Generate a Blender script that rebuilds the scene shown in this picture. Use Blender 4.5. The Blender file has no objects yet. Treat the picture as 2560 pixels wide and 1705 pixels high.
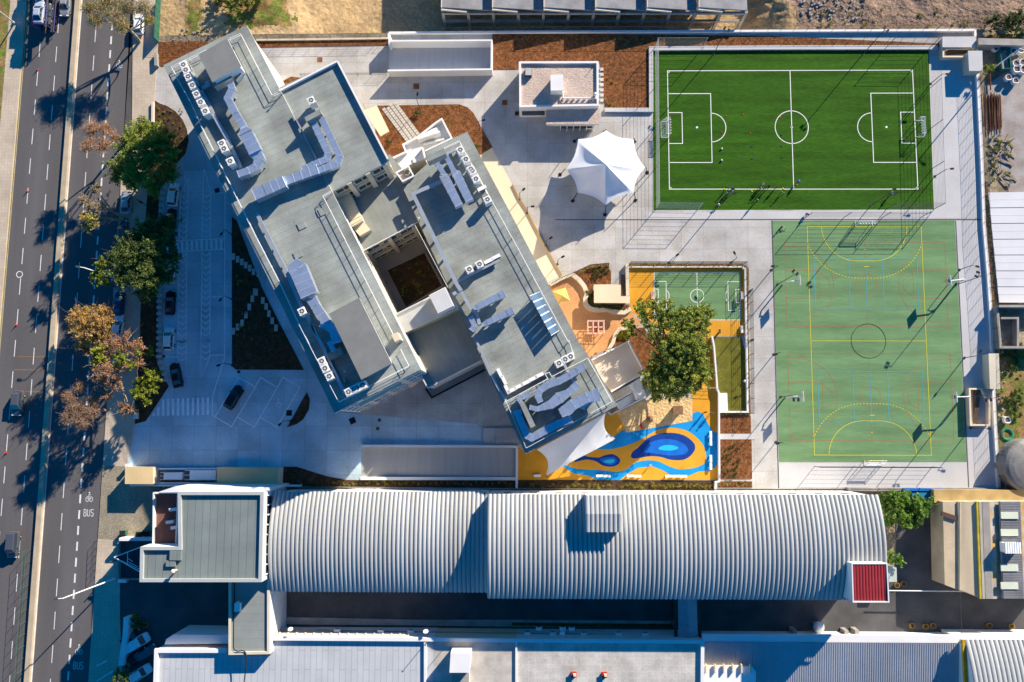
import bpy, math, random
import numpy as np
from mathutils import Vector, Matrix, Euler, noise
random.seed(7)
R = math.radians
SC = bpy.context.scene
# ------------------------------------------------------------------ camera
F_PX, CAM_H = 2000.0, 140.0
NX, NY = 1320.0, 1065.0
cd = bpy.data.cameras.new('Camera'); cam = bpy.data.objects.new('Camera', cd)
SC.collection.objects.link(cam); SC.camera = cam
cd.sensor_width = 36.0; cd.lens = 36.0*F_PX/2560.0; cd.clip_end = 3000; cd.clip_start = 1.0
CAM_EUL = Euler((math.atan((NY-852.5)/F_PX), math.atan((NX-1280.0)/F_PX), 0), 'XYZ')
cam.rotation_euler = CAM_EUL; cam.location = (0, 0, CAM_H)
CM = np.array(CAM_EUL.to_matrix())
# ------------------------------------------------------------------ world, sun, exposure
SUN_AZ, SUN_EL = 39.7, 23.0
w = bpy.data.worlds.new('World'); SC.world = w; w.use_nodes = True
nt = w.node_tree; bg = nt.nodes['Background']
sky = nt.nodes.new('ShaderNodeTexSky'); sky.sky_type = 'NISHITA'; sky.sun_disc = False
sky.sun_elevation = R(SUN_EL); sky.sun_rotation = R(SUN_AZ)
sky.air_density = 1.0; sky.dust_density = 0.3; sky.ozone_density = 6.0
hs = nt.nodes.new('ShaderNodeHueSaturation'); hs.inputs['Saturation'].default_value = 2.6
nt.links.new(sky.outputs[0], hs.inputs['Color']); nt.links.new(hs.outputs[0], bg.inputs[0]); bg.inputs[1].default_value = 0.08
sd = bpy.data.lights.new('Sun', 'SUN'); sun = bpy.data.objects.new('Sun', sd); SC.collection.objects.link(sun)
sd.energy = 5.0; sd.angle = R(0.5); sd.color = (1.0, 0.87, 0.70)
_ts = Vector((math.sin(R(SUN_AZ))*math.cos(R(SUN_EL)), math.cos(R(SUN_AZ))*math.cos(R(SUN_EL)), math.sin(R(SUN_EL))))
sun.rotation_euler = _ts.to_track_quat('Z', 'Y').to_euler()
SC.view_settings.view_transform = 'Standard'; SC.view_settings.look = 'None'
SC.view_settings.exposure = 1.05; SC.view_settings.gamma = 1.0
# ------------------------------------------------------------------ survey tiles -> metres
_s = 640/2334.0
TL = {r+str(c): (640*c, 425*i, _s) for i, r in enumerate('abcd') for c in range(4)}
_e = 320/2334.0
TL.update({'F': (0, 0, 1.0875), 'e1': (920, 270, _e), 'e2': (400, 50, _e), 'e3': (500, 280, _e), 'e4': (1260, 870, _e),
           'e5': (1080, 620, _e), 'e6': (680, 800, _e), 'f1': (1380, 640, 480/2337.0), 'f3': (1780, 420, _e),
           'f4': (2280, 0, 280/2335.0), 'f5': (2280, 1000, 280/2335.0), 'f6': (300, 430, 180/2333.0), 'p': (0, 0, 1.0)})
def px(t, x, y):
    a = TL[t]; return (a[0]+x*a[2], a[1]+y*a[2])
def W(p, z=0.0):
    d = CM @ np.array([(p[0]-1280.0)/F_PX, -(p[1]-852.5)/F_PX, -1.0])
    t = (z-CAM_H)/d[2]
    return (float(d[0]*t), float(d[1]*t))
def w1(t, x, y, z=0.0): return W(px(t, x, y), z)
def wp(t, pts, z=0.0): return [W(px(t, x, y), z) for x, y in pts]
def mx(spec, z=0.0):
    o = []
    for t, pts in spec: o += wp(t, pts, z)
    return o
def smooth(pts, n=6, closed=True):
    out = []; N = len(pts)
    rng = range(N) if closed else range(N-1)
    for i in rng:
        g = (lambda k: pts[k % N]) if closed else (lambda k: pts[min(max(k, 0), N-1)])
        p0, p1, p2, p3 = g(i-1), g(i), g(i+1), g(i+2)
        for j in range(n):
            t = j/n
            out.append(tuple(0.5*((2*p1[k])+(-p0[k]+p2[k])*t+(2*p0[k]-5*p1[k]+4*p2[k]-p3[k])*t*t+(-p0[k]+3*p1[k]-3*p2[k]+p3[k])*t**3) for k in range(2)))
    if not closed: out.append(pts[-1])
    return out
# ------------------------------------------------------------------ materials
MATS = {}
def mat(name, col, rough=0.85, metal=0.0, var=0.12, scale=0.5, fine=0.08, fscale=8.0, bump=0.0, bscale=12.0, col2=None,
        stretch=None, brick=None, spec=0.1, bdist=0.03, mixs=None):
    if name in MATS: return MATS[name]
    m = bpy.data.materials.new(name); m.use_nodes = True; MATS[name] = m
    n = m.node_tree.nodes; L = m.node_tree.links
    b = n['Principled BSDF']; b.inputs['Roughness'].default_value = rough; b.inputs['Metallic'].default_value = metal
    b.inputs['Specular IOR Level'].default_value = spec
    geo = n.new('ShaderNodeNewGeometry'); mp = n.new('ShaderNodeMapping')
    L.new(geo.outputs['Position'], mp.inputs[0])
    if stretch: mp.inputs['Scale'].default_value = (stretch[0], stretch[1], 1); mp.inputs['Rotation'].default_value = (0, 0, R(stretch[2]) if len(stretch) > 2 else 0)
    def noise_(s, det=4, src=mp.outputs[0]):
        x = n.new('ShaderNodeTexNoise'); x.inputs['Scale'].default_value = s; x.inputs['Detail'].default_value = det
        L.new(src, x.inputs['Vector']); return x
    n1 = noise_(scale, 6); n2 = noise_(fscale, 3)
    def mr(src, lo, hi, a=0.3, c=0.7):
        x = n.new('ShaderNodeMapRange'); x.inputs[1].default_value = a; x.inputs[2].default_value = c
        x.inputs[3].default_value = lo; x.inputs[4].default_value = hi; L.new(src, x.inputs[0]); return x.outputs[0]
    c0 = n.new('ShaderNodeRGB'); c0.outputs[0].default_value = (*col, 1); cur = c0.outputs[0]
    if col2:
        k = noise_(mixs or scale*1.7, 6); mm = n.new('ShaderNodeMix'); mm.data_type = 'RGBA'
        L.new(mr(k.outputs[0], 0, 1, .42, .6), mm.inputs[0]); L.new(cur, mm.inputs[6]); mm.inputs[7].default_value = (*col2, 1); cur = mm.outputs[2]
    def mul(cur, fac):
        v = n.new('ShaderNodeVectorMath'); v.operation = 'SCALE'; L.new(cur, v.inputs[0]); L.new(fac, v.inputs['Scale']); return v.outputs[0]
    cur = mul(cur, mr(n1.outputs[0], 1-var, 1+var)); cur = mul(cur, mr(n2.outputs[0], 1-fine, 1+fine))
    if brick:   # (length, height, rotation deg, mortar m, mortar darkness, per-brick variation, offset)
        bt = n.new('ShaderNodeTexBrick'); m2 = n.new('ShaderNodeMapping'); m2.inputs['Rotation'].default_value = (0, 0, R(brick[2]))
        L.new(geo.outputs['Position'], m2.inputs[0]); L.new(m2.outputs[0], bt.inputs['Vector'])
        bt.offset = brick[6] if len(brick) > 6 else 0.5; bt.squash = 1.0
        bt.inputs['Scale'].default_value = 1.0; bt.inputs['Mortar Size'].default_value = brick[3]; bt.inputs['Mortar Smooth'].default_value = 0.1
        bt.inputs['Brick Width'].default_value = brick[0]; bt.inputs['Row Height'].default_value = brick[1]; bt.inputs['Bias'].default_value = 0
        v = brick[5]; d = brick[4]
        bt.inputs['Color1'].default_value = (1-v, 1-v, 1-v, 1); bt.inputs['Color2'].default_value = (1+v, 1+v, 1+v, 1)
        bt.inputs['Mortar'].default_value = (d, d, d, 1)
        vm = n.new('ShaderNodeVectorMath'); vm.operation = 'MULTIPLY'; L.new(cur, vm.inputs[0]); L.new(bt.outputs['Color'], vm.inputs[1]); cur = vm.outputs[0]
    L.new(cur, b.inputs['Base Color'])
    if bump:
        nb = noise_(bscale, 5); bp = n.new('ShaderNodeBump'); bp.inputs['Strength'].default_value = bump; bp.inputs['Distance'].default_value = bdist
        L.new(nb.outputs[0], bp.inputs['Height']); L.new(bp.outputs[0], b.inputs['Normal'])
    return m
# palette
ROT = 26.3
M_ground = mat('dirt', (.30, .24, .16), var=.3, scale=.12, fine=.25, fscale=2.5, bump=.7, bscale=1.5, bdist=.25, col2=(.2, .17, .12))
M_sand = mat('sand_earth', (.48, .33, .17), var=.28, scale=.09, fine=.22, fscale=1.6, bump=.8, bscale=1.2, bdist=.3, col2=(.36, .26, .14))
M_rubble = mat('rubble_earth', (.25, .17, .12), var=.3, scale=.1, fine=.35, fscale=3, bump=.9, bscale=1.6, bdist=.35, col2=(.21, .15, .11))
M_grass = mat('grass', (.13, .17, .03), var=.3, scale=.3, fine=.35, fscale=3, bump=.7, bscale=6, bdist=.1, col2=(.27, .17, .07))
M_asph = mat('asphalt', (.112, .107, .108), var=.16, scale=.18, fine=.12, fscale=14, stretch=(1.5, .12, -6))
M_asph2 = mat('asphalt_old', (.085, .085, .088), var=.22, scale=.3, fine=.15, fscale=9)
M_walk = mat('pavement_slabs', (.49, .41, .315), var=.14, scale=.2, fine=.08, fscale=5, brick=(.6, .6, 0, .02, .8, .05, 0))
M_cobble = mat('cobble', (.33, .29, .21), var=.2, scale=.25, fine=.25, fscale=5, brick=(.25, .25, 8, .03, .6, .12))
M_yard = mat('yard_concrete', (.46, .45, .43), var=.17, scale=.14, fine=.08, fscale=3, brick=(3.9, 3.9, 0, .03, .72, .05, 0), col2=(.41, .39, .36), mixs=.35)
M_park = mat('parking_concrete', (.42, .54, .60), var=.2, scale=.2, fine=.09, fscale=3, brick=(3.9, 4.2, 0, .035, .7, .10, 0))  # blue of the building's shade is mixed into this concrete colour
M_pale = mat('pale_concrete', (.50, .495, .49), var=.07, scale=.2, fine=.05, fscale=4)
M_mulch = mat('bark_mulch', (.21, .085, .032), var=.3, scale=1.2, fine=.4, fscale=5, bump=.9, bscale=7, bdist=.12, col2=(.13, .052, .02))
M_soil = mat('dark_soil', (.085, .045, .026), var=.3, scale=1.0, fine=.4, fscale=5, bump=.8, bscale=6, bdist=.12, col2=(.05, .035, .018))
M_turf = mat('artificial_turf', (.03, .095, .0055), var=.26, scale=.4, fine=.28, fscale=5, stretch=(.22, 1.6), brick=(90, 3.75, 0, .05, .86, .05, 0), bump=.3, bscale=9, bdist=.04)
M_turf2 = mat('olive_turf', (.13, .125, .02), var=.2, scale=.7, fine=.25, fscale=6, bump=.4, bscale=8, bdist=.05)
M_court = mat('court_green', (.14, .25, .115), var=.2, scale=.35, fine=.08, fscale=3, stretch=(.22, 1.4))
M_yel = mat('play_yellow', (.62, .30, .03), var=.09, scale=.4, fine=.08, fscale=9, rough=.8)
M_blue = mat('play_blue', (.01, .26, .62), var=.14, scale=.5, fine=.08, fscale=6)
M_navy = mat('play_navy', (.008, .045, .25), var=.2, scale=.6, fine=.08, fscale=6)
M_midb = mat('play_midblue', (.01, .12, .50), var=.15, scale=.6)
M_cyan = mat('play_cyan', (.02, .42, .68), var=.12, scale=.6)
M_orange = mat('orange_pavers', (.55, .29, .13), var=.12, scale=.3, fine=.1, fscale=6, brick=(.3, .15, 30, .012, .8, .09))
M_sandpit = mat('play_sand', (.62, .44, .22), var=.16, scale=.7, fine=.16, fscale=4, bump=1.0, bscale=2.4, bdist=.2)
M_cream = mat('cream_paint', (.72, .60, .42), var=.05, scale=.3, fine=.03)
M_cream2 = mat('cream_concrete', (.62, .55, .43), var=.08, scale=.4, fine=.05)
M_tan = mat('tan_roof', (.62, .47, .25), var=.07, scale=.4, fine=.04)
M_white = mat('white_paint', (.72, .715, .70), var=.05, scale=.3, fine=.03, rough=.6)
M_whitem = mat('white_metal', (.78, .78, .76), var=.06, scale=.8, fine=.03, rough=.45)
M_mem = mat('white_membrane', (.82, .83, .85), var=.03, scale=.5, fine=.02, rough=.55)
M_felt = mat('roof_felt', (.27, .297, .275), var=.28, scale=.16, fine=.12, fscale=5, brick=(7.5, 1.0, ROT*-1, .03, .74, .05), rough=.75, col2=(.25, .265, .245), mixs=.45)
M_felt2 = mat('dark_roof_felt', (.25, .27, .25), var=.12, scale=.3, fine=.1, fscale=6, brick=(7.5, 1.0, 90-ROT, .03, .8, .04))
M_felt3 = mat('grey_roof_felt', (.19, .225, .215), var=.1, scale=.3, fine=.08, fscale=5, brick=(1.2, 30, 0, .045, .62, .04, 0))
M_pwhite = mat('pale_roof_panels', (.45, .47, .485), var=.07, scale=.3, fine=.04, brick=(6.0, .95, 90, .035, .62, .03))
M_pbeige = mat('beige_roof', (.47, .44, .39), var=.14, scale=.35, fine=.1, fscale=5, col2=(.40, .37, .33))
M_ptile = mat('tiled_roof', (.49, .47, .43), var=.14, scale=.35, fine=.12, fscale=4, brick=(1.05, 1.0, 0, .05, 1.12, .05, 0), col2=(.43, .415, .38))
M_gravel = mat('gravel_roof', (.50, .40, .335), var=.12, scale=.6, fine=.16, fscale=4, bump=.9, bscale=3.5, bdist=.1)
M_olive = mat('olive_wall', (.40, .39, .24), var=.08, scale=.5, fine=.05)
M_glass = mat('window_glass', (.03, .045, .06), rough=.08, var=.1, spec=.8)
M_duct = mat('galvanised_duct', (.58, .66, .76), rough=.28, metal=.7, var=.09, scale=.8, fine=.05, fscale=3)
M_tray = mat('cable_tray', (.50, .53, .56), rough=.45, metal=.6, var=.08)
M_zinc = mat('zinc_sheet', (.37, .385, .385), rough=.6, metal=.1, var=.14, scale=.12, fine=.06, fscale=3, stretch=(3, .2))
M_zinc2 = mat('zinc_fine', (.36, .38, .41), rough=.5, metal=.3, var=.1, scale=.15, fine=.06, fscale=3)
M_dark = mat('black_metal', (.02, .02, .024), rough=.55, var=.1)
M_dgrey = mat('dark_grey_metal', (.07, .075, .08), rough=.5, var=.1)
M_conc = mat('grey_concrete', (.33, .31, .28), var=.2, scale=.5, fine=.14, fscale=6)
M_oldroof = mat('old_grey_roof', (.24, .24, .25), var=.22, scale=.35, fine=.12, fscale=4)
M_brownfl = mat('brown_terrace', (.17, .085, .065), var=.12, scale=.5, brick=(3, .3, 90, .01, .8, .05))
M_red = mat('red_sheet', (.29, .032, .04), var=.12, scale=.4, fine=.05, rough=.5)
M_redm = mat('red_plastic', (.5, .03, .03), rough=.5)
M_line = mat('white_line', (.78, .78, .76), var=.06, scale=1)
M_roadl = mat('road_line', (.66, .66, .64), var=.14, scale=1, fine=.1)
M_yline = mat('yellow_line', (.62, .56, .03), var=.08, scale=1)
M_rline = mat('red_line', (.42, .14, .075), var=.1, scale=1)
M_bline = mat('blue_line', (.09, .36, .44), var=.1, scale=1)
M_kline = mat('dark_line', (.02, .05, .04), var=.1, scale=1)
M_fadl = mat('faded_orange_line', (.28, .17, .06), var=.2, scale=1)
M_medn = mat('median_concrete', (.42, .35, .25), var=.14, scale=.5, fine=.08)
M_greenf = mat('green_panel', (.04, .13, .08), var=.15, scale=.8)
M_bark = mat('bark', (.16, .11, .075), var=.3, scale=2, fine=.3)
M_bark2 = mat('pale_bark', (.34, .27, .18), var=.35, scale=2, fine=.3)
M_wood = mat('brown_wood', (.23, .14, .08), var=.2, scale=2, fine=.2, brick=(2, .15, 0, .015, .6, .1))
M_pink = mat('painted_timber', (.68, .47, .40), var=.1)
M_rust = mat('rusty_steel', (.20, .08, .035), var=.3, scale=1, fine=.3)
M_tyre = mat('tyre', (.015, .015, .016), rough=.9)
M_solar = mat('solar_cell', (.055, .12, .22), rough=.25, metal=0, var=.06, spec=.7)
def leafm(nm, c):
    m = mat(nm, c, var=.25, scale=.8, fine=.3, fscale=3, rough=.6, spec=.25); t = m.node_tree
    b = t.nodes['Principled BSDF']; o = t.nodes['Material Output']; tr = t.nodes.new('ShaderNodeBsdfTranslucent'); mx_ = t.nodes.new('ShaderNodeMixShader'); mx_.inputs[0].default_value = .38
    t.links.new(b.inputs['Base Color'].links[0].from_socket, tr.inputs[0]); t.links.new(b.outputs[0], mx_.inputs[1]); t.links.new(tr.outputs[0], mx_.inputs[2]); t.links.new(mx_.outputs[0], o.inputs[0]); return m
PINE = [leafm('pine_light', (.34, .38, .06)), leafm('pine_mid', (.22, .28, .05)), leafm('pine_dark', (.11, .16, .035))]
DPINE = [leafm('conifer_light', (.16, .21, .045)), leafm('conifer_mid', (.10, .15, .04)), leafm('conifer_dark', (.05, .085, .027))]
LIME = [leafm('lime_light', (.34, .36, .035)), leafm('lime_mid', (.22, .28, .03)), leafm('lime_dark', (.13, .18, .022))]
AUT = [leafm('autumn_gold', (.60, .38, .11)), leafm('autumn_rust', (.48, .28, .12)), leafm('autumn_olive', (.45, .40, .09))]
RUSTL = [leafm('russet_pale', (.50, .30, .17)), leafm('russet', (.40, .22, .12)), leafm('russet_dark', (.25, .14, .08))]
SHR = [leafm('shrub_light', (.16, .2, .05)), leafm('shrub_mid', (.09, .12, .03)), leafm('shrub_dark', (.045, .065, .02))]
YSH = [leafm('shrub_yellow', (.42, .36, .03)), leafm('shrub_yellowgreen', (.22, .23, .03)), leafm('shrub_olive', (.09, .11, .02))]
# ------------------------------------------------------------------ mesh builder and scene tree
COL = SC.collection
ORG = {}
class M:
    def __init__(s): s.v = []; s.f = []; s.m = []
    def add(s, vs, fs, m=0):
        o = len(s.v); s.v += [tuple(map(float, q)) for q in vs]
        for k, fc in enumerate(fs): s.f.append(tuple(i+o for i in fc)); s.m.append(m if isinstance(m, int) else m[k])
        return s
    def prism(s, pts, z0, z1, m=0, mt=None, bottom=False):
        a = sum(pts[i][0]*pts[(i+1) % len(pts)][1]-pts[(i+1) % len(pts)][0]*pts[i][1] for i in range(len(pts)))
        if a < 0: pts = pts[::-1]
        n = len(pts); z1s = z1 if isinstance(z1, (list, tuple)) else [z1]*n
        if a < 0 and isinstance(z1, (list, tuple)): z1s = list(z1)[::-1]
        vs = [(p[0], p[1], z0) for p in pts]+[(p[0], p[1], z1s[i]) for i, p in enumerate(pts)]
        fs = [(i, (i+1) % n, n+(i+1) % n, n+i) for i in range(n)]; ms = [m]*n
        fs.append(tuple(range(n, 2*n))); ms.append(m if mt is None else mt)
        if bottom: fs.append(tuple(range(n-1, -1, -1))); ms.append(m)
        return s.add(vs, fs, ms)
    def poly(s, pts, z, m=0):
        a = sum(pts[i][0]*pts[(i+1) % len(pts)][1]-pts[(i+1) % len(pts)][0]*pts[i][1] for i in range(len(pts)))
        if a < 0: pts = pts[::-1]
        return s.add([(p[0], p[1], z) for p in pts], [tuple(range(len(pts)))], m)
    def box(s, c, d, rot=0.0, m=0, mt=None, taper=1.0):
        cs, sn = math.cos(R(rot)), math.sin(R(rot)); vs = []
        for zz, k in ((0, 1), (d[2], taper)):
            for ax, ay in ((-1, -1), (1, -1), (1, 1), (-1, 1)):
                x, y = ax*d[0]/2*k, ay*d[1]/2*k
                vs.append((c[0]+x*cs-y*sn, c[1]+x*sn+y*cs, c[2]+zz))
        fs = [(0, 1, 5, 4), (1, 2, 6, 5), (2, 3, 7, 6), (3, 0, 4, 7), (4, 5, 6, 7), (3, 2, 1, 0)]
        return s.add(vs, fs, [m]*4+[m if mt is None else mt, m])
    def seg(s, p, q, wd, z0, z1, m=0, z0b=None, z1b=None):
        dx, dy = q[0]-p[0], q[1]-p[1]; l = math.hypot(dx, dy) or 1e-6; nx, ny = -dy/l*wd/2, dx/l*wd/2
        z0b = z0 if z0b is None else z0b; z1b = z1 if z1b is None else z1b
        vs = [(p[0]-nx, p[1]-ny, z0), (q[0]-nx, q[1]-ny, z0b), (q[0]+nx, q[1]+ny, z0b), (p[0]+nx, p[1]+ny, z0),
              (p[0]-nx, p[1]-ny, z1), (q[0]-nx, q[1]-ny, z1b), (q[0]+nx, q[1]+ny, z1b), (p[0]+nx, p[1]+ny, z1)]
        return s.add(vs, [(0, 1, 5, 4), (1, 2, 6, 5), (2, 3, 7, 6), (3, 0, 4, 7), (4, 5, 6, 7), (3, 2, 1, 0)], m)
    def tube(s, p, q, r0, r1=None, n=6, m=0, cap=True):
        r1 = r0 if r1 is None else r1; p, q = Vector(p), Vector(q); d = (q-p)
        if d.length < 1e-6: return s
        d.normalize(); a = d.orthogonal().normalized(); b = d.cross(a); vs = []
        for c, r in ((p, r0), (q, r1)):
            for i in range(n):
                t = 2*math.pi*i/n; vs.append(tuple(c+a*(r*math.cos(t))+b*(r*math.sin(t))))
        fs = [(i, (i+1) % n, n+(i+1) % n, n+i) for i in range(n)]
        if cap: fs += [tuple(range(n, 2*n)), tuple(range(n-1, -1, -1))]
        return s.add(vs, fs, m)
    def path(s, pts, r, n=5, m=0):
        for a, b in zip(pts, pts[1:]): s.tube(a, b, r, r, n, m)
        return s
    def off(s, pts, h, closed=False):
        N = len(pts); Lf, Rt = [], []
        for i in range(N):
            a = pts[(i-1) % N] if (closed or i > 0) else None; b = pts[(i+1) % N] if (closed or i < N-1) else None
            c = pts[i]; ns = []
            for u, v in ((a, c), (c, b)):
                if u is None or v is None: continue
                dx, dy = v[0]-u[0], v[1]-u[1]; l = math.hypot(dx, dy)
                if l > 1e-9: ns.append((-dy/l, dx/l))
            if len(ns) == 2:
                k = 1+ns[0][0]*ns[1][0]+ns[0][1]*ns[1][1]; k = max(k, .35)
                nx, ny = (ns[0][0]+ns[1][0])/k, (ns[0][1]+ns[1][1])/k
            else: nx, ny = ns[0]
            hh = h[i] if isinstance(h, (list, tuple)) else h
            Lf.append((c[0]+nx*hh, c[1]+ny*hh)); Rt.append((c[0]-nx*hh, c[1]-ny*hh))
        return Lf, Rt
    def ribbon(s, pts, wd, z, m=0, closed=False):
        h = [x/2 for x in wd] if isinstance(wd, (list, tuple)) else wd/2
        Lf, Rt = s.off(pts, h, closed); N = len(pts)
        vs = [(p[0], p[1], z) for p in Rt]+[(p[0], p[1], z) for p in Lf]
        fs = [(i, (i+1) % N, N+(i+1) % N, N+i) for i in range(N if closed else N-1)]
        return s.add(vs, fs, m)
    def wall(s, pts, wd, z0, z1, m=0, closed=False, mt=None):
        h = [x/2 for x in wd] if isinstance(wd, (list, tuple)) else wd/2
        Lf, Rt = s.off(pts, h, closed); N = len(pts)
        z0 = z0 if isinstance(z0, (list, tuple)) else [z0]*N; z1 = z1 if isinstance(z1, (list, tuple)) else [z1]*N
        vs = [(p[0], p[1], z0[i]) for i, p in enumerate(Rt)]+[(p[0], p[1], z0[i]) for i, p in enumerate(Lf)]
        vs += [(p[0], p[1], z1[i]) for i, p in enumerate(Rt)]+[(p[0], p[1], z1[i]) for i, p in enumerate(Lf)]
        fs, ms = [], []; t = m if mt is None else mt
        for i in range(N if closed else N-1):
            j = (i+1) % N
            fs += [(i, j, 2*N+j, 2*N+i), (N+j, N+i, 3*N+i, 3*N+j), (2*N+i, 2*N+j, 3*N+j, 3*N+i), (j, i, N+i, N+j)]; ms += [m, m, t, m]
        if not closed: fs += [(N, 0, 2*N, 3*N), (N-1, 2*N-1, 4*N-1, 3*N-1)]; ms += [m, m]
        return s.add(vs, fs, ms)
    def dash(s, pts, wd, z, on, offl, m=0, start=0.0):
        pos = -start
        for a, b in zip(pts, pts[1:]):
            l = math.hypot(b[0]-a[0], b[1]-a[1]); t = 0.0
            while t < l-1e-6:
                ph = (pos+t) % (on+offl)
                if ph < on:
                    e = min(l, t+on-ph)
                    if e-t > .02:
                        u = (a[0]+(b[0]-a[0])*t/l, a[1]+(b[1]-a[1])*t/l); v = (a[0]+(b[0]-a[0])*e/l, a[1]+(b[1]-a[1])*e/l); s.ribbon([u, v], wd, z, m)
                    t = e+1e-7
                else: t += on+offl-ph+1e-7
            pos += l
        return s
    def disc(s, c, r, z, n=16, m=0): return s.poly([(c[0]+r*math.cos(2*math.pi*i/n), c[1]+r*math.sin(2*math.pi*i/n)) for i in range(n)], z, m)
    def cyl(s, c, r, z0, z1, n=14, m=0, r1=None): return s.tube((c[0], c[1], z0), (c[0], c[1], z1), r, r1, n, m)
    def ball(s, c, r, m=0, nu=10, nv=6, sz=1.0):
        vs = [(c[0], c[1], c[2]+r*sz)]
        for j in range(1, nv):
            t = math.pi*j/nv
            for i in range(nu): u = 2*math.pi*i/nu; vs.append((c[0]+r*math.sin(t)*math.cos(u), c[1]+r*math.sin(t)*math.sin(u), c[2]+r*sz*math.cos(t)))
        vs.append((c[0], c[1], c[2]-r*sz)); fs = [(0, 1+i, 1+(i+1) % nu) for i in range(nu)]
        for j in range(nv-2): fs += [(1+j*nu+i, 1+(j+1)*nu+i, 1+(j+1)*nu+(i+1) % nu, 1+j*nu+(i+1) % nu) for i in range(nu)]
        k = 1+(nv-2)*nu; fs += [(k+i, len(vs)-1, k+(i+1) % nu) for i in range(nu)]
        return s.add(vs, fs, m)
    def build(s, name, mats, parent=None, org=None, sm=False):
        o3 = Vector((0, 0, 0))
        if parent is not None: o3 = ORG.get(parent.name, o3)
        elif org is not None: o3 = Vector(org)
        me = bpy.data.meshes.new(name)
        me.from_pydata([(a-o3[0], b-o3[1], c-o3[2]) for a, b, c in s.v], [], s.f)
        for q in (mats if isinstance(mats, (list, tuple)) else [mats]): me.materials.append(q)
        me.polygons.foreach_set('material_index', s.m)
        if sm: me.polygons.foreach_set('use_smooth', [True]*len(s.f))
        me.validate(); me.update()
        o = bpy.data.objects.new(name, me); COL.objects.link(o)
        if parent is not None: o.parent = parent
        elif org is not None: o.location = o3
        ORG[o.name] = o3.copy()
        return o
def tag(o, label, cat, group=None):
    o['label'] = label; o['category'] = cat
    if group: o['group'] = group
    return o
def thing(name, label, cat, loc=(0, 0, 0), group=None, rz=0.0):
    o = bpy.data.objects.new(name, None); COL.objects.link(o); o.empty_display_size = .3
    o.location = (loc[0], loc[1], loc[2] if len(loc) > 2 else 0); o.rotation_euler = (0, 0, rz)
    ORG[o.name] = Vector(o.location); return tag(o, label, cat, group)
def struct(name, mb, mats):
    o = mb.build(name, mats); o['kind'] = 'structure'; return o
def stuff(name, mb, mats):
    o = mb.build(name, mats); o['kind'] = 'stuff'; return o
def solo(name, mb, mats, label, cat, group=None, sm=False):
    a = np.array(mb.v); c = (float(a[:, 0].mean()), float(a[:, 1].mean()), float(a[:, 2].min()))
    return tag(mb.build(name, mats, org=c, sm=sm), label, cat, group)
def proto(name): # a parent at the origin whose parts are built in local metres
    o = bpy.data.objects.new(name, None); COL.objects.link(o); ORG[o.name] = Vector((0, 0, 0)); return o
USED = set()
def place(p, loc, rz=0.0, label='', cat='', group=None, sc=None, recol=None):
    """first call moves the prototype itself, later calls copy it with its parts and sub-parts"""
    if p.name in USED:
        r = p.copy(); COL.objects.link(r)
        for ch in p.children:
            c = ch.copy(); COL.objects.link(c); c.parent = r
            for g in ch.children:
                d = g.copy(); COL.objects.link(d); d.parent = c
    else: r = p; USED.add(p.name)
    r.location = (loc[0], loc[1], loc[2] if len(loc) > 2 else 0); r.rotation_euler = (0, 0, rz); r.scale = (sc, sc, sc) if isinstance(sc, (int, float)) else (sc or (1, 1, 1))
    if recol:
        for ch in list(r.children):
            k = ch.name.split('.')[0]
            if k in recol:
                sl = ch.material_slots[0]; sl.link = 'OBJECT'; sl.material = recol[k]
    for k in ('group',):
        if k in r: del r[k]
    return tag(r, label, cat, group)
GRN = [leafm('green_light', (.22, .36, .05)), leafm('green_mid', (.15, .27, .04)), leafm('green_dark', (.08, .16, .03))]
# ================================================================== GROUND, ROAD AND PAVING
YB_ = W((1300, 78.5))[1]
g = M(); g.poly([(-450, -450), (450, -450), (450, YB_), (-450, YB_)], -.12); g.poly([(-450, YB_+34), (450, YB_+34), (450, 450), (-450, 450)], -.12); struct('ground', g, M_ground)
def smst(x, a, b): t = min(1, max(0, (x-a)/(b-a))); return t*t*(3-2*t)
def lot_h(x, y):     # the building plot north of the wall lies about four metres lower
    u = 1320+x*F_PX/CAM_H; v = 1065-y*F_PX/CAM_H+0.0
    pit = 4.3*smst(u, 660, 900)*(1-smst(u, 1870, 2000)); nz = lambda k, o=0.: noise.noise(Vector((x*k, y*k, o)))
    rough = .35*nz(.16)+.22*nz(.45, 3)+.12*nz(1.1, 7)
    if u > 2000: rough = .3*nz(.2, 5)+.22*nz(.6, 9)+.14*nz(1.5, 2)
    if 1880 < u < 2010: rough += .5*abs(nz(.5, 11))
    k = smst(u, 385, 430)*(1-.75*smst(u, 640, 1000)*(1-smst(u, 1850, 1950))) ; e = smst(y, YB_, YB_+2.5)
    return -.12-pit+(rough+.12)*k*(.15+.85*e)
g = M(); nx_, ny_ = 620, 100; X0, X1 = -100.0, 112.0; vs = []
for b in range(ny_+1):
    for a in range(nx_+1):
        x = X0+(X1-X0)*a/nx_; y = YB_+34.5*(b/ny_)**1.25; vs.append((x, y, lot_h(x, y)))
fs, ms = [], []
for b in range(ny_):
    for a in range(nx_):
        q_ = b*(nx_+1)+a; x, y, _ = vs[q_]; u = 1320+x*F_PX/CAM_H; v = 1065-y*F_PX/CAM_H; n0 = noise.noise(Vector((x*.25, y*.25, 2)))*22+noise.noise(Vector((x*.9, y*.9, 4)))*14
        m_ = 0
        if u+n0 > 2030-max(0, (20-v))*.6: m_ = 1
        elif 412 < u+n0*1.3 < 462 and v+n0 < 62: m_ = 2
        elif 520 < u+n0*1.8 < 690 and v+n0*.9 < 14: m_ = 2
        fs.append((q_, q_+1, q_+nx_+2, q_+nx_+1)); ms.append(m_)
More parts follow.
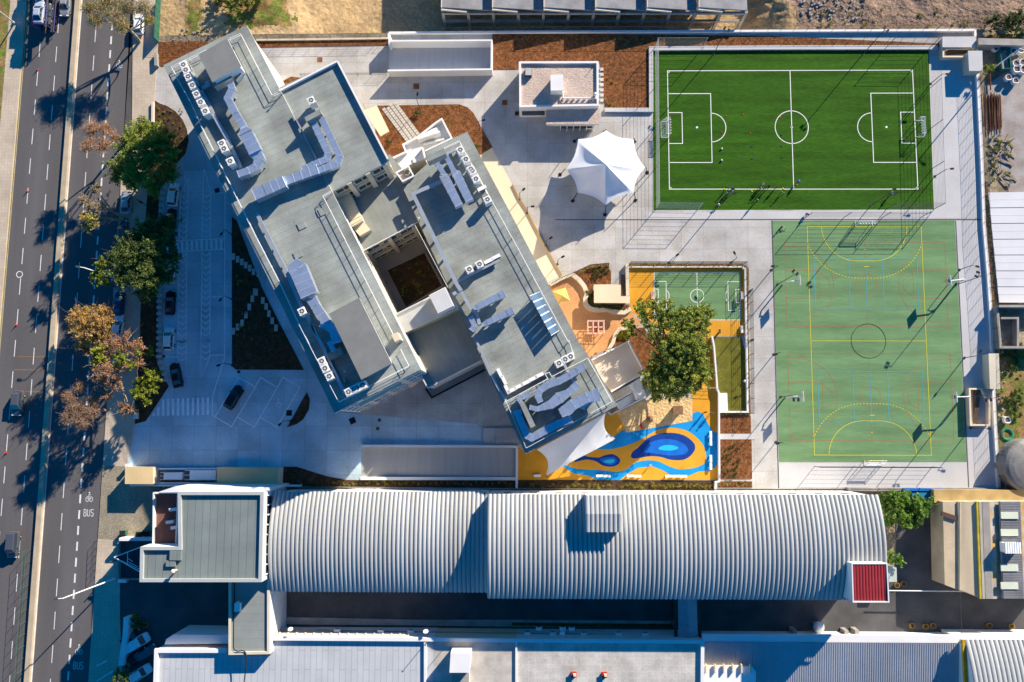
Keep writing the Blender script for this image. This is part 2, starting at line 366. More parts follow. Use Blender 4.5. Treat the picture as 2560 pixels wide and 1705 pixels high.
g.add(vs, fs, ms); o = g.build('building_plot', [M_sand, M_rubble, M_grass], sm=True); o['kind'] = 'structure'
g = M(); g.poly(mx([('p', [(2490, 850), (2560, 850), (2700, 860), (2700, 1215), (2500, 1215), (2492, 1000)])]), -.05); struct('weedy_grass', g, M_grass)
g = M(); g.poly(mx([('p', [(2462, 215), (2530, 170), (2700, 170), (2700, 760), (2545, 760), (2520, 460), (2480, 420)])]), -.05); struct('gravel_lot', g, mat('lot_gravel', (.36, .33, .31), var=.2, scale=.2, fine=.12, fscale=4, col2=(.29, .25, .22)))
# avenue: edge lines as source pixels (x at y), straight in the place
def LN(x0, y0, x1, y1): return lambda y: (x0+(x1-x0)*(y-y0)/(y1-y0), y)
eL = LN(56.2, 134.4, 2.7, 781); eW = LN(204.3, 0, 78.2, 1705); eR = LN(325, 114, 219, 1705)
def strip(a, b, y0=-330, y1=2050): return [W(a(y0)), W(a(y1)), W(b(y1)), W(b(y0))]
g = M(); g.poly(strip(eL, lambda y: (eR(y)[0]+2, y)), 0.0); road = struct('road', g, M_asph)
g = M(); g.prism(strip(lambda y: (eL(y)[0]-40, y), eL), -.1, .13); struct('sidewalk', g, M_walk)
g = M(); g.poly(strip(lambda y: (eL(y)[0]-190, y), lambda y: (eL(y)[0]-39, y)), .12); struct('grass_verge', g, M_grass)
g = M()
for t in (1.0, 4.5):
    g.ribbon([W((eL(y)[0]+t, y)) for y in (-330, 2050)], .14, .006)
struct('kerb_line', g, mat('kerb_yellow', (.50, .42, .2), var=.15, scale=1))
rm = M(); rl = []
lA = LN(103.7, 76.8, 17, 993); lA = LN(97.3, 145.3, 10.4, 1196)
lB = LN(145.6, 68, 28.3, 1642); lC = LN(242.7, 27, 127, 1690); lD = LN(283.8, 11, 172, 1672)
def P2(ln, y0, y1): return [W(ln(y0)), W(ln(y1))]
rm.dash(P2(lA, 145.3-80.8*4.0, 2000), .14, .008, 2.95, 2.62); rm.dash(P2(lB, 144-78*4, 2000), .14, .008, 2.95, 2.66)
rm.dash(P2(lC, 89-75.6*4, 2000), .14, .008, 2.95, 2.6); rm.dash(P2(lD, 150-37*9, 2000), .3, .008, 1.52, 1.18)
rm.ribbon(P2(LN(205, 0, 78.5, 1705), -330, 2050), .22, .008)
def icon_bike(cx, cy, s):     # bus-lane cycle pictogram, rider seen from behind the handlebar
    x0, y0 = W((cx, cy)); k = s
    for sx in (-.42, .42): rm.ribbon([(x0+k*(sx+.33*math.cos(a)), y0+k*(-.55+.52*math.sin(a))) for a in np.linspace(0, 2*math.pi, 18)], .11*k, .008)
    for a, b in (((-.42, -.55), (-.1, .1)), ((-.1, .1), (.42, -.55)), ((-.1, .1), (-.1, .55)), ((-.1, .55), (.3, .35)), ((-.35, .05), (.1, .05))):
        rm.ribbon([(x0+k*a[0], y0+k*a[1]), (x0+k*b[0], y0+k*b[1])], .13*k, .008)
    rm.disc((x0-k*.02, y0+k*.85), .17*k, .008, 10)
LET = {'B': [[(0, 0), (0, 2), (.6, 2), (.75, 1.75), (.75, 1.3), (.6, 1.05), (0, 1.05)], [(.6, 1.05), (.8, .8), (.8, .25), (.62, 0), (0, 0)]],
       'U': [[(0, 2), (0, .3), (.2, 0), (.6, 0), (.8, .3), (.8, 2)]],
       'S': [[(.8, 1.75), (.62, 2), (.18, 2), (0, 1.75), (0, 1.25), (.2, 1.05), (.6, .95), (.8, .75), (.8, .25), (.62, 0), (.18, 0), (0, .25)]]}
def word_bus(cx, cy, k=.5):
    x0, y0 = W((cx, cy))
    for i, ch in enumerate('BUS'):
        for st in LET[ch]: rm.ribbon([(x0+k*(i*1.25-1.65+a), y0+k*(b-1.0)*1.15) for a, b in st], .17*k*1.2, .0082)
for t, x, y, s in (('a0', 1088, 582, .72), ('c0', 815, 1428, .8), ('d0', 720, 1268, .8)): icon_bike(*px(t, x, y), s)
for t, x, y in (('d0', 808, 25), ('d0', 714, 1418)): word_bus(*px(t, x, y))
# faded orange construction marks across the lanes
for a, b in (((125, 272), (700, 272)), ((160, 150), (430, 155)), ((240, 470), (650, 480)), ((470, 600), (640, 590))): rm.ribbon(wp('c0', [a, b]), .12, .0075, 1)
struct('lane_markings', rm, [M_roadl, M_fadl])
# median: low concrete wall along the avenue
mL = LN(191.5, 0, 64, 1705); mR = LN(203, 0, 77, 1705)
g = M(); g.prism(strip(mL, mR), -.1, .55); solo('median_wall', g, M_medn, 'long low beige concrete wall dividing the two carriageways of the avenue', 'median wall')
# east pavement, parking bay, cobbled corner
SW_R = [('p', [(400, -330), (398, 60)]), ('a0', [(1445, 385), (1410, 900), (1375, 1110)]), ('b0', [(1340, 300), (1290, 1100), (1272, 1568)]), ('c0', [(1232, 480), (1228, 760), (1160, 1130)]), ('p', [(318, 1165)])]
r0 = [(eR(y)[0]+2.5, y) for y in (1165, 930)]; bay = [(282, 900), (283, 740), (300, 520), (305, 395), (330, 360), (333, 60), (345, -330)]
g = M(); g.prism(mx(SW_R)+[W(q) for q in r0+bay], -.1, .12); struct('pavement', g, M_walk)
g = M(); g.poly([W(q) for q in ((eR(-330)[0], -330), (eR(960)[0], 960), (281, 930), (281, 905), (284, 740), (301, 520), (306, 395), (331, 360), (334, 60), (346, -330))], .004); struct('parking_bay', g, M_asph2)
g = M(); g.prism([W(q) for q in ((eR(1165)[0]+2.5, 1165), (320, 1165), (395, 1235), (395, 1345), (296, 1352), (eR(1345)[0]+2.5, 1345))], -.1, .12); struct('cobbled_pavement', g, M_cobble)
g = M(); g.prism([W(q) for q in ((eR(1346)[0]+2.5, 1346), (300, 1352), (300, 1540), (308, 1705), (308, 2050), (eR(2050)[0]+2.5, 2050))], -.1, .115); struct('footway', g, M_walk)
g = M(); g.poly([W(q) for q in ((298, 1345), (620, 1340), (620, 1640), (390, 1640), (390, 2050), (306, 2050), (300, 1545))], -.02); struct('service_yard', g, M_asph2)
g = M(); g.poly([W(q) for q in ((660, 1450), (2240, 1420), (2240, 1215), (2700, 1215), (2700, 1640), (660, 1640))], -.03); struct('alley_asphalt', g, M_asph2)
g = M(); g.prism(mx([('d1', [(200, 975), (1470, 1000)]), ('d2', [(0, 1000), (1480, 1010), (1480, 1062), (0, 1062)]), ('d1', [(1400, 1050), (200, 1040)])]), -.1, .14); struct('alley_kerb_strip', g, M_conc)
# ------------------------------------------------------------------ school yard
g = M(); g.poly([W(q) for q in ((384, 262), (386, 168), (640, 112), (975, 108), (975, 80), (2442, 80), (2452, 330), (2460, 560), (2472, 690), (2487, 980), (2501, 1222),
                                (1290, 1222), (900, 1225), (700, 1195), (318, 1190), (275, 1100), (330, 1062), (356, 1060), (395, 900), (395, 560))], .02); struct('school_yard', g, M_yard)
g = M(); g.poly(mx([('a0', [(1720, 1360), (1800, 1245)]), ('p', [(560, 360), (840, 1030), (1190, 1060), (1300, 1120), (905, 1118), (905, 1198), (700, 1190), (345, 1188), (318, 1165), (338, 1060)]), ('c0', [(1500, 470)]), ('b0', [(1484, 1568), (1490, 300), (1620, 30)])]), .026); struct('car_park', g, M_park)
# paler poured lanes beside the pitch
g = M(); g.poly(mx([('p', [(2322, 140), (2440, 140), (2456, 545), (1620, 548), (1620, 532), (2334, 524)])]), .026)
g.poly(mx([('p', [(2390, 552), (2460, 552), (2500, 1220), (2424, 1220)])]), .026); g.poly(mx([('p', [(1948, 1158), (2418, 1155), (2420, 1218), (1948, 1218)])]), .026)
struct('pale_paving', g, M_pale)
g = M(); dl = .033      # drainage channels
for a, b in (((1389, 549.5), (1930, 549)), ((1930, 549), (2457, 549)), ((1929.5, 551), (1946.5, 1220)), ((2389, 552), (2421.5, 1220))): g.ribbon([W(a), W(b)], .16, dl)
struct('drain_channel', g, M_dgrey)
g = M()
for t, x, y, k in (('a1', 582, 545, 13.5), ('a1', 1462, 787, 15), ('a1', 2267, 935, 13.5)):
    c = w1(t, x, y); g.box((c[0], c[1], .0), (k/14, k/14, .033))
struct('rusty_cover', g, M_rust)
g = M()
for t, x, y, k, r in (('c1', 880, 735, 15, 25), ('c1', 302, 665, 14, 0), ('b0', 1980, 187, 12, 15), ('c0', 2177, 290, 7, 0), ('c0', 1495, 150, 6, 0)):
    c = w1(t, x, y); g.box((c[0], c[1], .0), (k/14, k/14, .04), r)
struct('dark_cover', g, M_dark)
g = M()
for t, x, y, r in (('c1', 1125, 730, .32), ('c1', 1110, 807, .32), ('d1', 893, 885, .3), ('d1', 1170, 887, .3), ('d1', 1590, 897, .3), ('d2', 725, 907, .3), ('d2', 95, 905, .3), ('d2', 1282, 922, .3), ('d0', 1523, 895, .3)):
    c = w1(t, x, y); g.disc(c, r, .034)
struct('manhole_cover', g, M_dgrey)
# car-park paint: chevron lanes, crossings, bays
cm = M(); z = .034
def cl(t, pts, wd=.17, closed=False): cm.ribbon(wp(t, pts), wd, z, 0, closed)
for seg in ([(1720, 78), (1700, 640)], [(1720, 78), (1645, 215), (1634, 640)], [(1860, -5), (1843, 630)], [(1865, -5), (1922, 212), (1917, 625)], [(1924, 212), (2055, 208)],
            [(2052, 208), (2050, 630)], [(1507, 650), (2045, 626), (2050, 722), (1600, 745)], [(1632, 745), (1620, 1568)], [(1702, 742), (1698, 1568)], [(1842, 738), (1834, 1568)], [(1917, 735), (1914, 1568)],
            [(2050, 725), (2050, 1568)], [(1917, 1158), (2050, 1150)], [(1600, 1168), (1625, 1168)]): cl('b0', seg)
for seg in ([(1620, 0), (1620, 155), (1698, 340), (1698, 0)], [(1834, 0), (1834, 340), (1912, 155), (1914, 0)], [(1507, 155), (1620, 155)], [(1915, 140), (2048, 135)], [(2050, 0), (2048, 165), (1938, 512), (1936, 685), (2112, 790), (2334, 420)],
            [(1965, 692), (2175, 340), (2334, 432)], [(2170, 705), (2320, 795), (2334, 770)]): cl('c0', seg)
for seg in ([(0, 415), (42, 340), (188, 430)], [(0, 770), (248, 340), (400, 430), (190, 795), (40, 705)]): cl('c1', seg)
for (xa, xb, ya, yb, n) in ((1680, 1676, 232, 605, 8), (1884, 1880, 225, 598, 8)):
    for i in range(n):
        x, y = xa+(xb-xa)*i/(n-1), ya+(yb-ya)*i/(n-1); cl('b0', [(x-32, y-2), (x, y+24), (x+30, y-6)], .16)
for (xa, xb, ya, yb, n) in ((1668, 1660, 765, 1550, 15), (1880, 1874, 760, 1545, 15)):
    for i in range(n):
        x, y = xa+(xb-xa)*i/(n-1), ya+(yb-ya)*i/(n-1); cl('b0', [(x-32, y-2), (x, y+26), (x+32, y-4)], .16)
for i, y in enumerate((0, 55, 110, 165)): cl('c0', [(1626, y), (1660, y+24), (1694, y)], .16); cl('c0', [(1842, y-10), (1875, y+14), (1908, y-10)], .16)
for i in range(12): x = 1527+44.5*i; cl('b0', [(x, 655-i*1.8), (x+2, 738-i*1.8)], .42)
for i in range(12): x = 1398+45.2*i; cl('c0', [(x+(10 if i == 0 else 0), 665 if i == 0 else (612 if i == 1 else 540-i*1.5)), (x, 694-i)], .42)
# wheelchair symbol on the bay
x0, y0 = w1('c1', 205, 580)
cm.ribbon([(x0+.42*math.cos(a), y0-.2+.42*math.sin(a)) for a in np.linspace(.6, 5.9, 14)], .09, z); cm.ribbon([(x0-.05, y0+.55), (x0, y0), (x0+.4, y0), (x0+.55, y0-.45)], .1, z); cm.disc((x0-.05, y0+.72), .13, z)
struct('bay_markings', cm, mat('bay_line', (.80, .82, .84), var=.12, scale=1))
# ------------------------------------------------------------------ football pitch
g = M(); PT = mx([('p', [(1632, 124), (2321, 124), (2334.5, 523), (1634, 524.5)])]); g.prism(PT, -.1, .05); struct('football_pitch', g, M_turf)
pm = M(); z = .058
def LQ(mb, t, pts, wd, z, m=0, closed=False): mb.ribbon(wp(t, pts), wd, z, m, closed)
def lerp(a, b, t): return (a[0]+(b[0]-a[0])*t, a[1]+(b[1]-a[1])*t)
def quadmap(c): # unit square onto four source pixels nw ne se sw
    return lambda u, v: lerp(lerp(c[0], c[1], u), lerp(c[3], c[2], u), v)
q = quadmap([px('a2', 1417, 647), px('a3', 1316, 640), px('b3', 1366, 175), px('b2', 1435, 175)])
def uv(mb, f, pts, wd, z, m=0, closed=False): mb.ribbon([W(f(*a)) for a in pts], wd, z, m, closed)
WL = .13
uv(pm, q, [(0, 0), (1, 0), (1, 1), (0, 1)], WL, z, closed=True); uv(pm, q, [(.5, 0), (.5, 1)], WL, z)
LX, LY = 617.0, 301.0
def uvarc(cx, cy, r, a0, a1, n=40): return [(cx+r*math.cos(R(a0+(a1-a0)*i/n))/LX, cy+r*math.sin(R(a0+(a1-a0)*i/n))/LY) for i in range(n+1)]
uv(pm, q, uvarc(.5, .478, 41.5, 0, 360)[:-1], WL, z, closed=True)
for s in (0, 1):
    e = (lambda x: x) if s == 0 else (lambda x: 1-x)
    uv(pm, q, [(e(0), .193), (e(.174), .193), (e(.174), .775), (e(0), .775)], WL, z); uv(pm, q, [(e(0), .353), (e(.056), .353), (e(.056), .614), (e(0), .614)], WL, z)
    uv(pm, q, [(e(a), b) for a, b in uvarc(.174, .480, 36.5, -90, 90, 24)], WL, z); pm.disc(W(q(e(.116), .478)), .2, z, 10)
pm.disc(W(q(.5, .478)), .2, z, 10)
for cx, cy, a in ((0, 0, 0), (1, 0, 90), (1, 1, 180), (0, 1, 270)): uv(pm, q, uvarc(cx, cy, 5.5, a, a+90, 6), .09, z)
struct('pitch_lines', pm, M_line)
# ------------------------------------------------------------------ handball / multi-sport court
g = M(); g.prism(mx([('p', [(1931, 552), (2386.5, 551), (2416.5, 1155), (1947.5, 1155)])]), -.1, .036); struct('sports_court', g, M_court)
cm = M(); z0 = .044
CQ = [(2017.6, 567), (2302.3, 567), (2328, 1138.5), (2036, 1137.5)]; q = quadmap(CQ)
def hy(v): return v/40.0
def hx(u): return u/20.0
Y, RD, BL, KK = 0, 1, 2, 3
def H(pts, wd, z, m, closed=False): cm.ribbon([W(q(hx(a), hy(b))) for a, b in pts], wd, z, m, closed)
def Hd(pts, wd, z, m, on, offl): cm.dash([W(q(hx(a), hy(b))) for a, b in pts], wd, z, on, offl, m)
H([(0, 0), (20, 0), (20, 40), (0, 40)], .095, z0+.012, Y, True); H([(0, 20), (20, 20)], .095, z0+.012, Y)
for s in (0, 1):
    f = (lambda y: y) if s == 0 else (lambda y: 40-y)
    arc = [(8.5-6*math.cos(R(a)), f(6*math.sin(R(a)))) for a in range(0, 91, 6)]+[(11.5+6*math.cos(R(a)), f(6*math.sin(R(a)))) for a in range(90, -1, -6)]
    H(arc, .095, z0+.012, Y)
    d = [(8.5-9*math.cos(R(a)), f(9*math.sin(R(a)))) for a in range(19, 91, 5)]+[(11.5+9*math.cos(R(a)), f(9*math.sin(R(a)))) for a in range(90, 18, -5)]
    Hd(d, .12, z0+.012, Y, .28, .28); H([(9.7, f(7)), (10.6, f(7))], .12, z0+.012, Y); H([(9.8, f(4)), (10.1, f(4))], .12, z0+.012, Y)
H([(10+3*math.cos(R(a)), 20+3*math.sin(R(a))) for a in range(0, 360, 9)], .09, z0+.016, KK, True)
def Tm(t, pts): return wp(t, pts)
for t, dy, c in (('b3', 0, [(152, 655), (1612, 660), (1645, 1430), (174, 1428)]), ('c3', 0, [(180, 122), (1663, 125), (1695, 920), (204, 916)])):   # red basketball courts
    qq = quadmap([px(t, *k) for k in c])
    def B(pts, m=RD, wd=.06, z=z0+.004, closed=False): cm.ribbon([W(qq(a/28.0, b/15.0)) for a, b in pts], wd, z, m, closed)
    B([(0, 0), (28, 0), (28, 15), (0, 15)], closed=True); B([(14, 0), (14, 15)]); B([(14+1.8*math.cos(R(a)), 7.5+1.8*math.sin(R(a))) for a in range(0, 360, 10)], closed=True)
    for s in (0, 1):
        e = (lambda x: x) if s == 0 else (lambda x: 28-x)
        B([(e(0), 5.05), (e(5.8), 5.05), (e(5.8), 9.95), (e(0), 9.95)]); B([(e(5.8+1.8*math.cos(R(a))), 7.5+1.8*math.sin(R(a))) for a in range(-90, 91, 10)])
        B([(e(0), .9), (e(3), .9)]+[(e(1.575+6.75*math.cos(R(a))), 7.5+6.6*math.sin(R(a))) for a in range(-76, 77, 8)]+[(e(3), 14.1), (e(0), 14.1)])
    # blue volleyball lines
    for seg in (([(418, 812), (1358, 812), (1372, 1270), (430, 1270)], [(735, 812), (748, 1270)], [(888, 812), (903, 1270)], [(1042, 812), (1058, 1270)]) if t == 'b3' else
                ([(452, 285), (1408, 290), (1415, 758), (468, 758)], [(773, 285), (787, 758)], [(928, 287), (946, 758)], [(1088, 288), (1102, 758)])):
        cm.ribbon(wp(t, seg), .085, z0+.008, BL, len(seg) == 4)
struct('court_lines', cm, [M_yline, M_rline, M_bline, M_kline])
# ------------------------------------------------------------------ play areas
g = M()
g.poly(mx([('b2', [(1066, 885), (2120, 885), (2132, 1515), (1830, 1515)]), ('c2', [(1845, 100), (1872, 440), (1874, 1275), (48, 1275), (40, 960), (130, 1030), (600, 800), (960, 640), (1640, 560), (1600, 100)]), ('b2', [(1290, 1390), (1080, 1290)])]), .040)
struct('rubber_play_floor', g, M_yel)
B1 = [(450, 1145), (560, 1215), (690, 1235), (780, 1275), (985, 1275), (1050, 1220), (1150, 1165), (1280, 1150), (1380, 1190), (1480, 1250), (1590, 1245), (1700, 1200), (1800, 1190), (1850, 1165), (1872, 1130), (1872, 850), (1830, 830), (1790, 770), (1740, 670), (1690, 650), (1640, 670), (1620, 735), (1050, 845), (1020, 815), (930, 880), (940, 910), (830, 960), (750, 1000), (600, 1060)]
Y1 = [(760, 1000), (900, 995), (1050, 960), (1150, 920), (1250, 860), (1330, 820), (1440, 800), (1560, 815), (1650, 860), (1730, 940), (1765, 1020), (1768, 1100), (1730, 1140), (1640, 1170), (1520, 1178), (1430, 1150), (1330, 1105), (1220, 1097), (1120, 1120), (1040, 1180), (950, 1200), (800, 1185), (640, 1178), (560, 1165), (480, 1125), (560, 1070)]
D1 = [(1085, 1060), (1100, 1020), (1160, 970), (1230, 900), (1320, 860), (1450, 845), (1570, 870), (1650, 930), (1670, 980), (1650, 1030), (1600, 1075), (1540, 1095), (1440, 1090), (1350, 1065), (1250, 1060), (1150, 1078), (1100, 1078)]
D1b = [(1205, 1020), (1230, 960), (1300, 920), (1400, 902), (1500, 915), (1570, 950), (1605, 1000), (1580, 1035), (1520, 1050), (1430, 1052), (1340, 1040), (1260, 1030)]
D2 = [(575, 1110), (580, 1080), (620, 1045), (700, 1065), (790, 1070), (850, 1050), (910, 1040), (960, 1060), (985, 1095), (970, 1130), (930, 1150), (880, 1155), (820, 1140), (760, 1105), (680, 1090)]
D2b = [(800, 1090), (860, 1070), (920, 1065), (955, 1090), (945, 1125), (900, 1140), (850, 1130)]
def sp(t, pts, n=5): return smooth(wp(t, pts), n)
g = M(); g.poly(wp('c2', B1), .046, 0); g.poly(sp('c2', Y1), .051, 1); g.poly(sp('c2', D1), .056, 2); g.poly(sp('c2', D1b), .061, 3); g.poly(sp('c2', D2), .056, 2); g.poly(sp('c2', D2b), .061, 3)
g.poly(sp('c2', [(1335, 985), (1380, 962), (1440, 957), (1500, 970), (1518, 985), (1480, 1003), (1410, 1008), (1350, 1000)]), .066, 4); g.poly(sp('c2', [(835, 1108), (880, 1088), (930, 1090), (930, 1112), (885, 1124)]), .066, 4)
struct('painted_stream', g, [M_blue, M_yel, M_navy, M_midb, M_cyan])
# sand pit as a raised uneven sheet
poly = wp('c2', [(960, 665), (1250, 530), (1645, 530), (1643, 738), (1052, 842), (1022, 790)])
g = M(); g.prism(poly, -.1, .075); struct('sand_pit', g, M_sandpit)
g = M(); g.poly(mx([('b2', [(1296, 935), (2072, 935), (2082, 1366), (1300, 1366)])]), .046); struct('small_court', g, M_court)
g = M(); z = .052
def sc_(pts, wd=.1, closed=False): g.ribbon(wp('f1', pts), wd, z, 0, closed)
sc_([(1243, 198), (2283, 198), (2298, 778), (1247, 778)], closed=True); sc_([(1763, 198), (1772, 778)])
sc_([(1766+82*math.cos(R(a)), 485+80*math.sin(R(a))) for a in range(0, 360, 10)], closed=True)
sc_([(1247, 310), (1388, 310), (1391, 650), (1248, 650)]); sc_([(1248, 402), (1292, 402), (1295, 565), (1249, 565)]); sc_([(2285, 312), (2139, 312), (2146, 663), (2293, 663)]); sc_([(2285, 406), (2236, 406), (2240, 568), (2290, 568)])
sc_([(1391+34*math.cos(R(a)), 485+62*math.sin(R(a))) for a in range(-85, 86, 10)]); sc_([(2143-34*math.cos(R(a)), 487+62*math.sin(R(a))) for a in range(-85, 86, 10)])
struct('small_court_lines', g, M_line)
g = M(); g.poly(mx([('f1', [(1968, 985), (2302, 985)]), ('c2', [(2140, 150), (2142, 655), (1900, 652), (1870, 440)]), ('f1', [(2010, 1400)])]), .046); struct('training_turf', g, M_turf2)
g = M(); g.poly(mx([('f1', [(-40, 350), (60, 320), (250, 235), (330, 290), (395, 390), (415, 470), (400, 560), (440, 630), (520, 665), (660, 668), (780, 690), (880, 695), (950, 655), (1000, 720), (1105, 815), (1060, 850), (900, 880), (800, 920), (760, 980), (725, 1090), (690, 1165), (480, 1240), (300, 1250), (-40, 900)])]), .043); struct('paver_patio', g, M_orange)
# cream edge path along the east wing
g = M(); g.poly(mx([('a1', [(2035, 1410), (2150, 1345), (2200, 1440), (2260, 1540)]), ('b2', [(60, 240), (130, 350), (225, 520), (305, 690), (400, 860), (465, 955), (330, 1020), (-80, 420), (-200, 100)])]), .034); struct('cream_path', g, M_cream)
# ------------------------------------------------------------------ planting beds (bark mulch)
BED_N = [0]
def bed(spec, m=M_mulch, h=.09, sm=False, nm='planting_bed'):
    BED_N[0] += 1; h += .0035*BED_N[0]; pts = mx(spec); pts = smooth(pts, 4) if sm else pts
    gg = M(); gg.prism(pts, -.1, h); return struct(nm, gg, m)
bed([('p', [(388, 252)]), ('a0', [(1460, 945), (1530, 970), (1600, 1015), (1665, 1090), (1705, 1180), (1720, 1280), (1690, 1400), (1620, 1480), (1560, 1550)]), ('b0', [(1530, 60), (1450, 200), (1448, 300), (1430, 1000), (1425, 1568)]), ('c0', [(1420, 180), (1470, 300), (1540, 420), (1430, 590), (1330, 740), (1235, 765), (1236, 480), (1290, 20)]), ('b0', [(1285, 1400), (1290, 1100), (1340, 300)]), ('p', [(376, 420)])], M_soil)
bed([('a0', [(1445, 385), (1890, 378), (1930, 420), (1480, 610), (1445, 590)])], M_mulch)
bed([('a1', [(0, 370), (1150, 350), (1205, 360), (1205, 415), (30, 432)])])
bed([('a1', [(225, 752), (320, 700), (415, 712), (430, 730), (300, 790)])])
bed([('a1', [(1100, 965), (1850, 952), (1930, 980), (1985, 1035), (2155, 1345), (2050, 1408), (1900, 1480), (1215, 1438)]), ('a1', [(1090, 1250)])])
bed([('a1', [(2155, 305), (2334, 300)]), ('a2', [(2334, 330)]), ('a3', [(1590, 400), (1580, 425), (0, 425)]), ('a2', [(1290, 430), (1258, 440), (1258, 990), (848, 990), (845, 955), (800, 560), (60, 560), (60, 632)]), ('a1', [(2152, 635)])])
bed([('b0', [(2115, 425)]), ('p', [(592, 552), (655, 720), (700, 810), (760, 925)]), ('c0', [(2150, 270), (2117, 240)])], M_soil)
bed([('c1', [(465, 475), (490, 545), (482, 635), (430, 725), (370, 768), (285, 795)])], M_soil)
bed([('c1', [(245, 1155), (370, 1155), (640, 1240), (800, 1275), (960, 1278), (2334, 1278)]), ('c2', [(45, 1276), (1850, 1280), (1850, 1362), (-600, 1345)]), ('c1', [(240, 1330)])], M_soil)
bed([('c2', [(1897, 690), (2175, 690), (2178, 850), (1897, 850)])]); bed([('c2', [(1897, 908), (2183, 908), (2187, 1265), (1900, 1268)])]); bed([('c2', [(1880, 1288), (2187, 1288), (2188, 1345), (1880, 1345)])])
bed([('f1', [(290, 235), (480, 150), (690, 135), (718, 200), (718, 340), (500, 350), (510, 590), (940, 590), (950, 640), (880, 665), (790, 662), (680, 635), (560, 640), (480, 620), (430, 560), (425, 500), (440, 420), (400, 320)])])
bed([('f1', [(840, 910), (930, 885), (1130, 870), (1150, 950), (950, 1030), (800, 1100), (720, 1120), (760, 1030), (790, 950)])], M_mulch)
bed([('f1', [(950, 1030), (1180, 940), (1500, 960), (1850, 1000), (1890, 1300), (1750, 1480), (1150, 1480), (1130, 1400)])], M_mulch)
bed([('f4', [(1380, 860), (2335, 870), (2335, 700), (1600, 730)])], M_grass, nm='grass_edge')
# ================================================================== SCHOOL BUILDING
def ppm(z): return F_PX/(CAM_H-z)
def inset(pts, d):
    a = sum(pts[i][0]*pts[(i+1) % len(pts)][1]-pts[(i+1) % len(pts)][0]*pts[i][1] for i in range(len(pts)))
    Lf, Rt = M().off(pts, d, True); return Lf if a > 0 else Rt
def facade(parent, p, q, zs, h=1.5, n=None, side=1, name='window'):
    """a row of window openings per storey on the wall p-q: frame bars and glass, one window strip per storey"""
    dx, dy = q[0]-p[0], q[1]-p[1]; l = math.hypot(dx, dy); ux, uy = dx/l, dy/l; nx, ny = uy*side, -ux*side
    for z in zs:
        gl, fr = M(), M(); k = max(1, int(l/3.2)); st = l/k
        for i in range(k):
            a = (p[0]+ux*(i*st+.35)+nx*.02, p[1]+uy*(i*st+.35)+ny*.02); b = (p[0]+ux*((i+1)*st-.35)+nx*.02, p[1]+uy*((i+1)*st-.35)+ny*.02)
            gl.seg(a, b, .08, z, z+h); mid = ((a[0]+b[0])/2, (a[1]+b[1])/2)
            for c in (a, mid, b): fr.seg((c[0]-ux*.04, c[1]-uy*.04), (c[0]+ux*.04, c[1]+uy*.04), .2, z, z+h)
            fr.seg((a[0]-ux*.05, a[1]-uy*.05), (b[0]+ux*.05, b[1]+uy*.05), .22, z-.08, z-.002); fr.seg((a[0]-ux*.05, a[1]-uy*.05), (b[0]+ux*.05, b[1]+uy*.05), .22, z+h+.002, z+h+.08)
        g = gl.build(name, M_glass, parent); fr.build('window_frame', M_whitem, g)
def block(parent, pts, z1, roofm, wallm, ins=.3, eave=.4, parapet=None, z0=-.1, edge=None):
    r = M(); r.prism(pts, z1-eave, z1, 1, 0, True); ro = r.build('roof', [roofm, edge or M_white], parent)
    wpts = inset(pts, ins); w_ = M(); w_.prism(wpts, z0, z1-eave+.002); w_.build('wall', wallm, parent)
    if parapet:
        for a, b, h in parapet:
            pp = M(); pp.seg(a, b, .3, z1-.001, z1+h); pp.build('parapet', M_white, ro)
    return ro, wpts
ZR = 18.0; ZE = 11.5; ZS = 12.5
SPX = ((1256, 1009), (1469, 886), (1545, 1015), (1314, 1137))
EPX = ((1168, 329), (1063, 378), (1074, 404), (1034, 440), (1009, 474), (1314, 1135), (1543, 1014), (1469, 886), (1447, 855), (1280, 540))
def inP(P_, X, Y_):
    c = False
    for i in range(len(P_)):
        (x1, y1), (x2, y2) = P_[i], P_[i-1]
        if (y1 > Y_) != (y2 > Y_) and X < (x2-x1)*(Y_-y1)/(y2-y1)+x1: c = not c
    return c
def zbase(t, x, y):
    q_ = px(t, x, y); return ZS if inP(SPX, *q_) else ZE if inP(EPX, *q_) else ZR
def inE(t, x, y): return zbase(t, x, y) < ZR
def dzE(spec):
    t, pts = spec[0]; k = sorted(zbase(t, *q_) for q_ in pts); return k[len(k)//2]-ZR
school = thing('school_building', 'large grey flat roofed school of joined slanting wings round an open courtyard', 'school', (*W((960, 640)), 0))
WB = [W(c, ZR) for c in ((408, 163), (617, 63), (703, 229), (829, 476), (1053, 923), (837, 1033))]
rW, wW = block(school, WB, ZR, M_felt, M_cream2)
N2 = [W(c, 17.6) for c in ((690, 222), (846, 152), (974, 401), (829, 478), (800, 480))]
n2 = [W(c, 18.1) for c in ((704, 228), (847, 154), (975, 400))]
rN, wN = block(school, N2, 17.6, M_felt, M_cream2, parapet=[(W((700, 230), 17.6), W((845, 156), 17.6), .55), (W((846, 157), 17.6), W((971, 400), 17.6), .55)])
# east wing
EB = [W(c, ZE) for c in EPX]
rE, wE = block(school, EB, ZE, M_felt, M_cream2)
SB = [W(c, ZS) for c in ((1257, 1008), (1470, 888), (1543, 1014), (1314, 1135))]
rS, wS = block(school, SB, ZS, M_felt, M_cream2, z0=ZE-.35)
